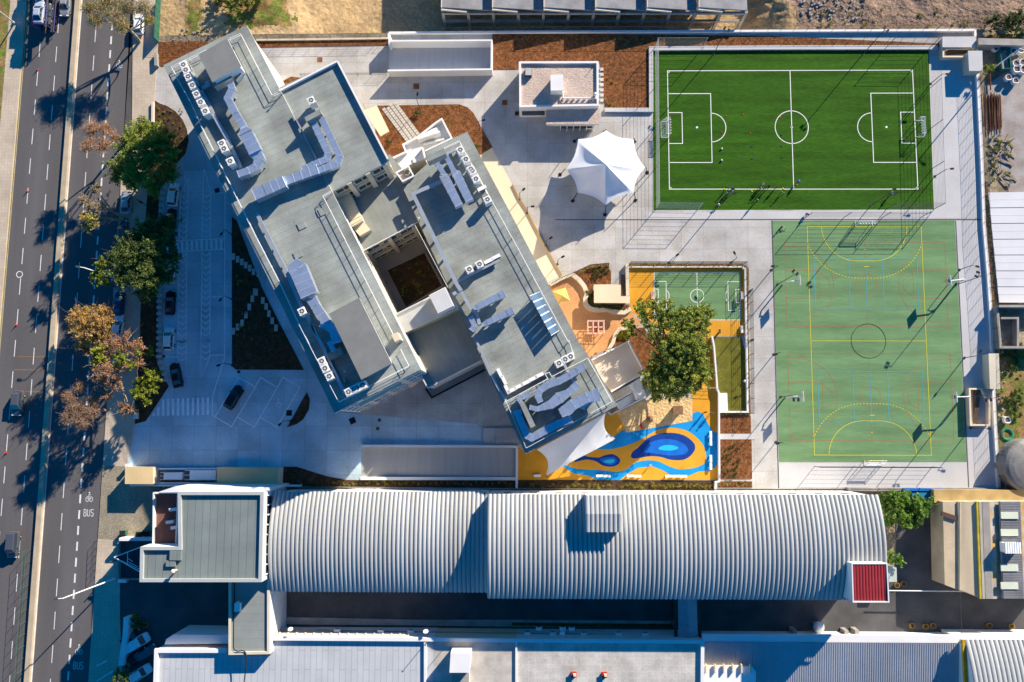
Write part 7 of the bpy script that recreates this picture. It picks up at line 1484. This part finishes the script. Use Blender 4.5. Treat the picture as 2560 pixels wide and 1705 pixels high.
scatter(SH3, 'a3', [(x, 405+RNG.normal()*4) for x in range(0, 1500, 34)], 'tiny plant in the row along the far mulch strip', 'plants along the far strip', (.4, .7))
scatter(SH3, 'a2', [(880, 705), (915, 745), (870, 930), (900, 945), (935, 955), (970, 960), (860, 905)], 'pale tuft on the mulch east of the pavilion', 'tufts east of the pavilion')
for t, x, y, l in (('a1', 1475, 1015, 'young green tree on the rounded mulch bed, near the slim lamp'), ('a1', 2020, 1315, 'small green shrub at the lower corner of the rounded mulch bed'), ('a1', 1742, 1115, 'yellow shrub beside the outdoor stair block'), ('a1', 1215, 1280, 'sparse shrub on the mulch below the awning')):
    c = w1(t, x, y, 1); place(SH1 if 'yellow' not in l else SH2, (c[0], c[1], .08), 0, l, 'shrub', None, 1.5 if 'tree' in l else 1.1)
scatter(SH3, 'b0', [(2150+RNG.random()*140, 950+RNG.random()*600) for _ in range(22)]+[(1350+RNG.random()*70, 250+RNG.random()*200) for _ in range(6)], 'dark low plant in the shaded beds by the car park', 'plants in the shaded beds', (.7, 1.2))
scatter(SH3, 'b1', [(1250+RNG.random()*330, 850+RNG.random()*330) for _ in range(24)], 'dark plant in the courtyard bed', 'plants in the courtyard bed', (1, 1.6), .3)
# planted hedge strips on the play ground walls
def hedge(label, spec, wd, h=.75, pal=SHR):
    pts = mx(spec, h); mb = M()
    for a, b in zip(pts, pts[1:]):
        l = math.hypot(b[0]-a[0], b[1]-a[1]); n = max(2, int(l/.45))
        for i in range(n): c = lerp(a, b, (i+.5)/n); leaves(mb, (c[0]+RNG.normal()*.06, c[1]+RNG.normal()*.06, h*.6+RNG.normal()*.08), wd*.5, 16, .17, 3, .8)
    solo('hedge', mb, pal, label, 'hedge')
    r = M(); r.wall(pts, wd, -.1, .22); struct('hedge_bed', r, M_mulch)
hedge('clipped hedge strip along the north wall of the small green court', [('f1', [(940, 108), (2335, 112)])], .75, .75, [SHR[0], AUT[2], SHR[1]])
hedge('clipped hedge strip along the east wall of the small court and olive turf', [('f1', [(2350, 115)]), ('b2', [(2150, 900), (2158, 1568)]), ('c2', [(2162, 0), (2166, 672)])], .7, .75, [SHR[0], AUT[2], SHR[1]])
hedge('hedge strip north of the L shaped shelter bed', [('f1', [(270, 215), (480, 118), (700, 98)])], .75, .75, [SHR[0], AUT[2], SHR[1]])
hedge('narrow low hedge below the olive turf', [('c2', [(1895, 672), (2170, 672)])], .5, .6, [SHR[0], YSH[1], SHR[1]])
hedge('dark green hedge on the kerb strip of the alley', [('d2', [(0, 1045), (500, 1052), (1000, 1055), (1470, 1058)])], .5, .6, SHR)
hedge('yellowish hedge along the grey wall in the north east', [('f4', [(1620, 750), (2000, 775), (2335, 790)])], .9, .9, [YSH[1], LIME[1], SHR[0]])
hedge('wild green strip along the outer side of the east wall', [('b3', [(1990, 100), (2030, 560), (2050, 1000), (2075, 1500)])], .9, .7, [SHR[1], AUT[2], SHR[2]])
# ================================================================== PEOPLE
SKIN = mat('skin', (.45, .27, .19), var=.03); HAIRB = mat('hair_dark', (.03, .02, .015)); HAIRW = mat('hair_blond', (.42, .30, .14)); HAIRR = mat('hair_auburn', (.25, .09, .03))
def cloth(nm, c): return mat('cloth_'+nm, c, var=.08, scale=4)
POSES = {   # joint positions in metres for a 1.7 m figure facing +y
 'stand': dict(hip=(0, 0, .92), chest=(0, 0, 1.3), neck=(0, .01, 1.46), head=(0, .03, 1.6), kl=(-.11, .03, .5), fl=(-.12, 0, .06), kr=(.11, .03, .5), fr=(.12, 0, .06), el=(-.28, .0, 1.1), hl=(-.27, .12, .86), er=(.28, 0, 1.1), hr=(.27, .12, .86)),
 'walk': dict(hip=(0, 0, .9), chest=(0, .05, 1.28), neck=(0, .08, 1.44), head=(0, .12, 1.58), kl=(-.1, .2, .5), fl=(-.1, .3, .06), kr=(.1, -.02, .5), fr=(.11, -.35, .1), el=(-.28, -.12, 1.1), hl=(-.27, -.05, .86), er=(.28, .18, 1.1), hr=(.25, .36, .98)),
 'run': dict(hip=(0, 0, .88), chest=(0, .12, 1.24), neck=(0, .18, 1.4), head=(0, .24, 1.53), kl=(-.1, .36, .62), fl=(-.1, .3, .2), kr=(.1, -.12, .48), fr=(.11, -.5, .25), el=(-.3, -.15, 1.08), hl=(-.25, .05, .95), er=(.3, .3, 1.12), hr=(.2, .45, 1.25)),
 'bend': dict(hip=(0, -.1, .86), chest=(0, .26, 1.08), neck=(0, .42, 1.12), head=(0, .55, 1.1), kl=(-.14, .05, .48), fl=(-.16, 0, .06), kr=(.14, .05, .48), fr=(.16, 0, .06), el=(-.24, .42, .8), hl=(-.15, .55, .55), er=(.24, .42, .8), hr=(.15, .55, .55)),
 'squat': dict(hip=(0, 0, .4), chest=(0, .2, .75), neck=(0, .3, .9), head=(0, .36, 1.02), kl=(-.2, .38, .5), fl=(-.16, .15, .06), kr=(.2, .38, .5), fr=(.16, .15, .06), el=(-.3, .4, .66), hl=(-.15, .55, .5), er=(.3, .4, .66), hr=(.15, .55, .5)),
 'sit': dict(hip=(0, 0, .14), chest=(0, -.02, .52), neck=(0, 0, .68), head=(0, .03, .82), kl=(-.14, .4, .38), fl=(-.16, .72, .07), kr=(.14, .42, .3), fr=(.2, .78, .07), el=(-.28, .08, .36), hl=(-.22, .3, .35), er=(.28, .08, .36), hr=(.2, .32, .32))}
BODY = {}
def body_mesh(pose):
    if pose in BODY: return BODY[pose]
    P = POSES[pose]; v = Vector; hip, ch = v(P['hip']), v(P['chest']); pts, ed, rad = [], [], []
    def add(p, r, par=None):
        pts.append(tuple(p)); rad.append(r)
        if par is not None: ed.append((par, len(pts)-1))
        return len(pts)-1
    def lrp(a, b, t): return v(a)+(v(b)-v(a))*t
    h = add(hip, .15); w_ = add(lrp(hip, ch, .5), .125, h); c = add(ch, .15, w_); n = add(lrp(ch, P['neck'], .8), .06, c); hd = add(P['head'], .095, n); add(v(P['head'])+(v(P['head'])-v(P['neck'])).normalized()*.09, .08, hd)
    for s, k, f in ((-1, 'kl', 'fl'), (1, 'kr', 'fr')):
        a = add(hip+v((s*.1, 0, -.06)), .09, h); b = add(lrp(pts[a], P[k], .5), .082, a); b = add(P[k], .06, b); b = add(lrp(P[k], P[f], .45), .058, b); b = add(P[f], .04, b); add(v(P[f])+v((s*.02, .15, -.02)), .035, b)
    for s, e, ha in ((-1, 'el', 'hl'), (1, 'er', 'hr')):
        a = add(lrp(ch, P['neck'], .45)+v((s*.17, 0, -.02)), .06, c); b = add(P[e], .043, a); g = add(lrp(P[e], P[ha], .9), .03, b)
        d = (v(P[ha])-v(P[e])).normalized(); sd_ = d.orthogonal().normalized(); pm_ = add(P[ha], .032, g)
        for q_ in (-.03, -.01, .01, .03): add(v(P[ha])+d*(.085-abs(q_)*.5)+sd_*q_*1.3, .010, pm_)
        add(v(P[ha])+d*.03+sd_.cross(d)*.05, .011, pm_)
    me = bpy.data.meshes.new('body_'+pose); me.from_pydata(pts, ed, []); ob = bpy.data.objects.new('tmp', me); COL.objects.link(ob)
    md = ob.modifiers.new('s', 'SKIN'); sv = me.skin_vertices[0].data
    for i, r in enumerate(rad): sv[i].radius = (r, r); sv[i].use_root = (i == 0)
    sb = ob.modifiers.new('u', 'SUBSURF'); sb.levels = 1; sb.render_levels = 1
    dg = bpy.context.evaluated_depsgraph_get(); m2 = bpy.data.meshes.new_from_object(ob.evaluated_get(dg)); bpy.data.objects.remove(ob)
    m2.name = 'person_body'; 
    for mm in (SKIN, M_white, M_dark, M_dark): m2.materials.append(mm)
    P3 = {k: v(q_) for k, q_ in P.items()}
    for pl in m2.polygons:
        c = pl.center; best = min((( (c-lrp(P3[a], P3[b], t)).length - w, z) for a, b, z, w in (('hip', 'chest', 1, .12), ('chest', 'neck', 1, .1), ('neck', 'head', 0, .06), ('chest', 'el', 1, .04), ('chest', 'er', 1, .04), ('el', 'hl', 0, .04), ('er', 'hr', 0, .04), ('hip', 'kl', 2, .07), ('hip', 'kr', 2, .07), ('kl', 'fl', 2, .05), ('kr', 'fr', 2, .05)) for t in (0.1, .3, .5, .7, .9, 1)), key=lambda x: x[0])
        z = best[1]
        if min((c-P3['fl']).length, (c-P3['fr']).length) < .13: z = 3
        pl.material_index = z; pl.use_smooth = True
    BODY[pose] = m2; return m2
def person(label, t, x, y, deg, pose, top, legs, hair=HAIRB, h=1.0, shoes=M_dark):
    c = w1(t, x, y, .05 if pose != 'sit' else .04); m = body_mesh(pose).copy(); m.materials[1] = top; m.materials[2] = legs; m.materials[3] = shoes
    o = bpy.data.objects.new('person', m); COL.objects.link(o); o.location = (c[0], c[1], .055); o.rotation_euler = (0, 0, R(deg)); o.scale = (h, h, h); tag(o, label, 'person'); ORG[o.name] = Vector((0, 0, 0))
    hp = Vector(POSES[pose]['head'])+Vector((0, -.02, .05)); b = M(); b.ball(tuple(hp), .112, 0, 12, 7, 1.0); hr = b.build('hair', hair, o)
    f = M(); fd = Vector(POSES[pose]['head']); f.ball((fd.x, fd.y+.1, fd.z), .022, 0, 6, 4); f.ball((fd.x-.035, fd.y+.085, fd.z+.02), .012, 1, 6, 4); f.ball((fd.x+.035, fd.y+.085, fd.z+.02), .012, 1, 6, 4); f.build('face', [SKIN, M_dark], o)
C_teal, C_grey, C_navy, C_blk, C_wht, C_org, C_red, C_blue, C_pur, C_bei, C_dkg = [cloth(a, b) for a, b in (('teal', (.02, .28, .32)), ('grey', (.25, .25, .28)), ('navy', (.02, .025, .09)), ('black', (.015, .015, .018)), ('white', (.75, .75, .78)), ('orange', (.45, .14, .03)), ('maroon', (.30, .06, .05)), ('blue', (.03, .10, .40)), ('purple', (.09, .04, .28)), ('beige', (.52, .42, .34)), ('charcoal', (.05, .05, .055)))]
person('child in a teal top near the left end of the touchline group', 'f3', 275, 375, 40, 'walk', C_teal, C_navy, HAIRB, .85)
person('child in grey beside the teal one on the touchline', 'f3', 365, 385, -60, 'stand', C_grey, C_navy, HAIRB, .86)
person('child in navy with white trim, lower left of the touchline group', 'f3', 280, 455, 120, 'run', C_navy, C_wht, HAIRB, .84)
person('child in navy and white socks, lower right of the left group', 'f3', 350, 445, 20, 'walk', C_wht, C_navy, HAIRB, .84)
person('child in a grey top leading the middle group on the touchline', 'f3', 890, 330, -30, 'walk', C_grey, C_grey, HAIRW, .86)
person('child in a white top in the middle group, feet on the touchline', 'f3', 880, 385, 200, 'stand', C_wht, C_navy, HAIRB, .86)
person('child in charcoal in the middle of the group on the touchline', 'f3', 945, 375, 60, 'stand', C_dkg, C_dkg, HAIRB, .88)
person('child in black at the right of the middle group', 'f3', 1005, 365, -100, 'walk', C_blk, C_navy, HAIRB, .86)
person('child in an orange top and blue shorts on the touchline', 'f3', 1155, 370, 10, 'stand', C_org, C_blue, HAIRR, .85)
person('child in a maroon top just below the touchline', 'f3', 1285, 450, 40, 'walk', C_red, C_wht, HAIRR, .86)
person('player in blue bending over a ball by the halfway line', 'f3', 1560, 250, 160, 'bend', C_blue, C_blue, HAIRB, 1.0)
person('adult in a dark jacket standing on the pitch edge, casting a long shadow', 'f3', 790, 625, 30, 'stand', C_navy, C_blk, mat('hair_grey', (.4, .38, .36)), 1.0)
person('person in purple crouching on the pale paving between the two courts', 'f3', 1710, 835, 190, 'squat', C_pur, C_pur, HAIRB, 1.0)
person('person in beige sitting on the corner of the green sports court', 'f3', 1252, 1090, -110, 'sit', C_dkg, C_bei, HAIRB, 1.0)
person('child in white alone near the south east corner of the pitch', 'b3', 1115, 222, -80, 'walk', C_wht, C_navy, HAIRB, .88)
person('adult in black at the upper end of the blue strip, left of two', 'c2', 1752, 660, 20, 'stand', C_blk, C_blk, HAIRB, 1.0)
person('adult in black and white at the upper end of the blue strip, right of two', 'c2', 1812, 668, -20, 'stand', C_grey, C_blk, HAIRB, 1.0)
person('small child in white standing on the lower blue band', 'c2', 1257, 1142, 0, 'walk', C_wht, C_wht, HAIRW, .62)
person('adult in beige in front of the dark pitch corner pole', 'f3', 120, 690, 45, 'bend', C_wht, C_teal, HAIRB, .7)
# red and white riders near the road markings
CN = proto('traffic_cone'); b = M(); b.box((0, 0, 0), (.42, .42, .04)); b.build('foot', M_redm, CN); b = M(); b.tube((0, 0, .04), (0, 0, .75), .16, .03, 10); b.build('cone', M_redm, CN)
for t, x, y, l in (('a0', 328, 630, 'red traffic cone on the left carriageway, topmost'), ('b0', 235, 190, 'red traffic cone on the left carriageway, second from the top'), ('b0', 135, 1412, 'red traffic cone on the left carriageway above the silver car'), ('c0', 42, 1030, 'red traffic cone on the left carriageway, lowest')):
    c = w1(t, x, y, .5); place(CN, (*c, .01), 0, l, 'traffic cone', None, .85)
r = M(); c = w1('b0', 178, 952); r.ribbon([(c[0]+.55*math.cos(a), c[1]+.55*math.sin(a)) for a in np.linspace(0, 2*math.pi, 20)[:-1]], .14, .009, 0, True); struct('ring_marking', r, M_roadl)
# flat training discs and balls on the pitch
MK = proto('training_marker'); b = M(); b.tube((0, 0, 0), (0, 0, .08), .15, .07, 12); b.build('disc', M_line, MK)
for t, x, y, m, l in (('f3', 222, 382, M_yline, 'yellow training disc on the touchline by the left group'), ('f3', 728, 421, M_yline, 'yellow training disc left of the middle group'), ('f3', 1297, 375, M_yline, 'yellow training disc above the child in maroon'), ('f3', 1545, 302, mat('ball_orange', (.55, .2, .03)), 'orange training disc by the bending player'),
                      ('a2', 1950, 1056, M_redm, 'red training disc inside the penalty arc, upper'), ('a2', 2108, 1045, M_redm, 'red training disc right of the penalty arc, upper'), ('a2', 1910, 1206, M_redm, 'red training disc inside the penalty arc, lower'), ('a2', 2171, 1214, M_redm, 'red training disc right of the penalty arc, lower'),
                      ('a2', 2180, 1338, C_navy, 'navy training disc right of the penalty box, upper'), ('a2', 2190, 1450, C_navy, 'navy training disc right of the penalty box, lower'), ('a3', 122, 1232, C_navy, 'navy training disc inside the centre circle'), ('a3', 123, 1330, C_navy, 'navy training disc just below the centre circle'), ('a3', 124, 1438, C_navy, 'navy training disc well below the centre circle'), ('a3', 110, 1068, M_redm, 'red training disc on the upper edge of the centre circle')):
    c = w1(t, x, y, .1); place(MK, (*c, .055), 0, l, 'training marker', None, 1.0, {'disc': m})
for t, x, y, l in (('a2', 1912, 1357, 'white ball below the penalty arc, upper of two'), ('a2', 1911, 1463, 'white ball below the penalty arc, lower of two')):
    c = w1(t, x, y, .1); r = M(); r.ball((*c, .05+.16), .16); solo('football', r, M_line, l, 'ball', sm=True)
c = w1('c2', 2125, 374, .3); r = M(); r.ball((*c, .3), .28, 0, 12, 8); solo('football', r, M_line, 'white ball at the edge of the olive turf', 'ball', sm=True)
# ================================================================== THINGS ON THE PLOTS AROUND
SK = proto('builders_sack'); b = M(); vs = []; n = 12
for z_, r_ in ((0, .42), (.1, .5), (.45, .56), (.8, .52), (.9, .5), (.86, .40), (.72, .36)):
    for i in range(n): a = 2*math.pi*i/n; k = 1+.07*math.sin(3*a+z_*5); q_ = max(abs(math.cos(a)), abs(math.sin(a)))**.5; vs.append((r_*k*math.cos(a)/q_, r_*k*math.sin(a)/q_, z_))
b.add(vs, [(j*n+i, j*n+(i+1) % n, (j+1)*n+(i+1) % n, (j+1)*n+i) for j in range(6) for i in range(n)]); b.build('sack_wall', M_white, SK); b = M(); b.disc((0, 0), .42, .74, 12); b.build('rubble_fill', mat('rubble_fill', (.16, .10, .08), var=.5, scale=6), SK)
for x, y, s, l in ((2160, 1330, 1.3, 'big white sack of rubble, upper left of the cluster by the green container'), (2300, 1310, 1.3, 'big white sack of rubble, upper right of the cluster by the green container'), (2170, 1450, 1.4, 'big white sack of rubble, lower left of the cluster by the green container'), (2310, 1460, 1.4, 'big white sack of rubble, lower right of the cluster by the green container'),
                   (2120, 1070, 1.2, 'blue shaded sack behind the grey wall, left of two'), (2260, 1050, 1.2, 'blue shaded sack behind the grey wall, right of two')):
    c = w1('f4', x, y, .8); place(SK, (*c, 0), RNG.random(), l, 'sack', None, s)
for t, x, y, l in (('a3', 2185, 710, 'white sack standing apart below the cluster, left of two'), ('a3', 2250, 740, 'white sack standing apart below the cluster, right of two'), ('c3', 2175, 730, 'white sack lying in the weeds beyond the east wall'), ('f4', 1740, 1010, 'pale crumpled sack on the grass behind the cream store')):
    c = w1(t, x, y, .6); place(SK, (*c, 0), RNG.random(), l, 'sack', None, 1.1)
ct = thing('skip_container', 'open green metal container with debris near the white sacks', 'skip', (*w1('f4', 1950, 1200), 0)); q = wp('f4', [(1845, 1000), (2035, 1000), (2065, 1420), (1880, 1430)], 1.3)
r = M(); r.wall(q, .12, 0, 1.3, 0, True); r.build('wall', mat('skip_green', (.03, .13, .12), var=.2), ct); r = M(); r.prism(inset(q, .1), -.05, .75); r.build('debris', mat('debris', (.34, .27, .2), var=.5, scale=1.5, fine=.4), ct)
rs = thing('steel_stack', 'stack of long rusty steel bars lying beyond the east wall', 'steel bars', (*w1('a3', 2045, 1000), 0)); r = M()
for i in range(26):
    x = 1960+i*6.2; y0, y1 = 840+RNG.random()*60, 1130+RNG.random()*90; z_ = .06+.09*(i % 4); r.tube((*w1('a3', x, y0), z_), (*w1('a3', x+14+RNG.normal()*5, y1), z_), .06, None, 5)
r.build('bar', M_rust, rs)
r = M(); r.path([(*w1('a3', 2022, 660, .3), .3), (*w1('a3', 2030, 820, .3), .3)], .12, 5); solo('steel_post', r, M_rust, 'single rusty beam lying above the steel stack', 'beam')
r = M(); c = w1('c3', 2178, 860)
for k in range(5): r.path([(c[0]+(.75+.07*k)*math.cos(a), c[1]+(.75+.07*k)*math.sin(a), .08+.05*(k % 3)) for a in np.linspace(0, 2*math.pi, 22)], .045, 5)
solo('hose_coil', r, mat('hose_green', (.03, .36, .20)), 'coil of green hose on the weedy ground beyond the east wall', 'hose')
r = M()
for i in range(9): a = w1('f5', 2060+i*22, 1000-i*14, .5); b = w1('f5', 2180+i*18, 930-i*16, .6); r.tube((*a, .2+.08*(i % 3)), (*b, .3+.08*(i % 3)), .12, None, 6)
r.prism(wp('f5', [(2110, 830), (2250, 800), (2270, 880), (2100, 930)], .5), 0, .5); solo('scrap_heap', r, mat('scrap_blue', (.12, .13, .22), var=.5, scale=2), 'heap of dark striped scrap beside the big tank', 'scrap')
r = M()
for _ in range(46):
    x, y = 2484+RNG.random()*30, 860+RNG.random()*190; c = W((x, y)); s = .15+.3*RNG.random(); r.box((*c, -.06), (s, s*.8, s*.6), RNG.random()*90, 0, 0, .7)
o = stuff('loose_stones', r, mat('pale_stone', (.46, .43, .38), var=.2)); o['label'] = 'pale stones scattered in the weeds beyond the east wall'; o['category'] = 'stones'
r = M()
for _ in range(170):
    x, y = 2000+RNG.random()*160, -10+RNG.random()*60; c = W((x, y)); s = .15+.45*RNG.random()**2; r.box((*c, lot_h(*c)-.05), (s, s*.8, s*.6), RNG.random()*90, 0, 0, .7)
for _ in range(70):
    x, y = 430+RNG.random()*150, 72+RNG.random()*30; c = W((x, y)); s = .12+.35*RNG.random()**2; r.box((*c, lot_h(*c)-.05), (s, s*.8, s*.6), RNG.random()*90, 0, 0, .7)
o = stuff('building_rubble', r, mat('rubble_stone', (.34, .31, .28), var=.3)); o['label'] = 'building rubble strewn over the sandy lot'; o['category'] = 'rubble'
scatter(SH3, 'p', [(2472+RNG.random()*58, 330+RNG.random()*130) for _ in range(26)], 'dry weed tuft in the litter strip beyond the east wall, above the white sheet roof', 'weeds above the white sheet roof', (.9, 2.0), 0)
scatter(SH1, 'p', [(2498+RNG.random()*60, 858+RNG.random()*200) for _ in range(30)], 'green weed clump in the rough ground beyond the east wall, below the ruin', 'weeds below the ruin', (.6, 1.5), 0)
scatter(SH3, 'p', [(2040+RNG.random()*400, 20+RNG.random()*52) for _ in range(30)], 'dry tuft on the rough brown ground north of the pitch', 'tufts north of the pitch', (.7, 1.6), -.1)
PKP = proto('scrap_plank'); b = M(); b.box((0, 0, 0), (2.4, .25, .07)); b.build('board', mat('old_board', (.33, .26, .18), var=.3, scale=2), PKP)
for _ in range(22):
    x, y = (2475+RNG.random()*55, 335+RNG.random()*125); c = W((x, y)); place(PKP, (*c, .02+.1*RNG.random()), RNG.random()*3.1, 'weathered board in the litter beyond the east wall', 'board', 'boards beyond the east wall', float(.5+.8*RNG.random()))
for _ in range(16):
    x, y = (2508+RNG.random()*45, 770+RNG.random()*90); c = W((x, y)); place(PKP, (*c, .06+.1*RNG.random()), RNG.random()*3.1, 'weathered board lying in the roofless ruin', 'board', 'boards in the ruin', float(.4+.6*RNG.random()))
# yellow drums, boats of the lower right yard
DR = proto('plant_tub'); b = M(); b.tube((0, 0, 0), (0, 0, .55), .42, .5, 14); b.build('tub', mat('tub_ochre', (.40, .24, .05)), DR); b = M(); b.disc((0, 0), .42, .56, 12); b.build('soil', M_soil, DR)
for t, x, y, l in (('d3', 1178, 686, 'ochre tub left of two beside the blue hut'), ('d3', 1238, 675, 'ochre tub right of two beside the blue hut'), ('d3', 1315, 1055, 'ochre tub leftmost in the row along the shaded yard edge'), ('d3', 1437, 1063, 'ochre tub third in the row along the shaded yard edge'), ('d3', 1507, 1056, 'ochre tub fourth in the row along the shaded yard edge'), ('d3', 2020, 1055, 'ochre tub on the gravel verge at the right, left of two'), ('d3', 2225, 1062, 'ochre tub on the gravel verge at the right, right of two'), ('d0', 1265, 1040, 'ochre tub leftmost of three in the shaded service yard'), ('d0', 1296, 1045, 'ochre tub in the middle of three in the shaded service yard'), ('d0', 1328, 1048, 'ochre tub rightmost of three in the shaded service yard')):
    c = w1(t, x, y, .4); place(DR, (*c, -.03), 0, l, 'tub', None, .9)
hb = thing('blue_hut', 'small pale blue corrugated hut tucked beside the red roofed tower', 'hut', (*w1('d3', 1130, 590), 0)); q = wp('d3', [(1070, 500), (1172, 525), (1176, 655), (1080, 655)], 2.6)
r = M(); r.prism(inset(q, .08), -.1, 2.45); r.build('wall', mat('hut_blue', (.25, .38, .42), var=.15), hb); r = M(); r.prism(q, 2.45, 2.6, 0, 0, True); r.build('roof', mat('hut_roof', (.42, .47, .42), var=.15, scale=1), hb)
r = M(); a, b_ = w1('d3', 1098, 735, 2.2), w1('d3', 1800, 742, 2.2); r.tube((*a, 2.2), (*b_, 2.2), .09, None, 6); r.tube((*b_, -.05), (*b_, 2.2), .09, None, 6); solo('barrier_pipe', r, M_white, 'long thin white pipe barrier across the shaded yard', 'barrier')
r = M(); r.tube((*w1('d3', 1752, 745, 5), 5), (*w1('d3', 1768, 1155, 5), 5), .04, None, 5); solo('overhead_cable', r, M_dgrey, 'thin cable hanging over the yard at the right', 'cable')
r = M(); c = w1('c3', 1400, 1440, 1.2); r.box((c[0], c[1], 0), (3.0, 1.6, 1.2), 0); r.box((c[0], c[1], 1.2), (3.2, 1.8, .12)); solo('blue_crate', r, mat('crate_blue', (.02, .22, .34), var=.1), 'blue covered crate in the bushes south of the sports court', 'crate')
CBN = proto('waste_bin'); b = M(); b.box((0, 0, 0), (.9, .7, 1.0), 0, 0, 0, 1.06); b.build('body', M_greenf, CBN); b = M(); b.box((0, 0, 1.0), (.98, .78, .1)); b.build('lid', M_dark, CBN)
for t, x, y, l in (('d0', 1270, 220, 'dark waste bin against the white louvred wall, left of two'), ('d0', 1345, 215, 'dark waste bin against the white louvred wall, right of two'), ('d0', 1125, 208, 'small green bin on the cobbled corner by the wooden pen')):
    c = w1(t, x, y, .8); place(CBN, (*c, .1), 0, l, 'bin')
# delineator posts on the avenue and parking posts at the street corner
for t, x, y, l in (('d0', 1085, 640, 'white road sign cabinet at the foot of the canopy corner'),):
    c = w1(t, x+30, y+8, 1); r = M(); r.box((*c, 0), (1.3, .5, 1.2)); solo('street_cabinet', r, M_whitem, l, 'cabinet')
r = M(); r.ribbon(wp('d0', [(885, 1420), (980, 1370)]), .28, .122); r.ribbon(wp('d0', [(885, 1557), (1035, 1465)]), .28, .122); struct('bay_stripe', r, M_roadl)
c = w1('d3', 480, 1135, 2); r = M(); r.ball((c[0], c[1]+1, 1.2), 1.0, 0, 16, 8, .6); r.box((c[0], c[1]+1, -.05), (1.2, 1.2, .9)); solo('roof_turbine', r, M_tray, 'round grey machine at the sunlit edge of the dark alley', 'machine')
for x, y, l in ((245, 1110, 'concrete prop leaning on the shed gutter in the dark'), (720, 1120, 'concrete prop leaning on the shed gutter in the sunlit patch'), (815, 1115, 'pale block beside the sunlit concrete prop')):
    c = w1('d3', x, y, 2); r = M(); r.box((*c, -.05), (.8, .8, 2.0), 0, 0, 0, .8); r.tube((c[0], c[1], 1.9), (c[0]+.8, c[1]-1.2, .2), .15, None, 6); solo('concrete_prop', r, M_conc, l, 'prop')
for o in list(bpy.data.objects):     # prototypes that were never placed
    if o.type == 'EMPTY' and o.parent is None and 'label' not in o:
        for ch in list(o.children): bpy.data.objects.remove(ch)
        bpy.data.objects.remove(o)
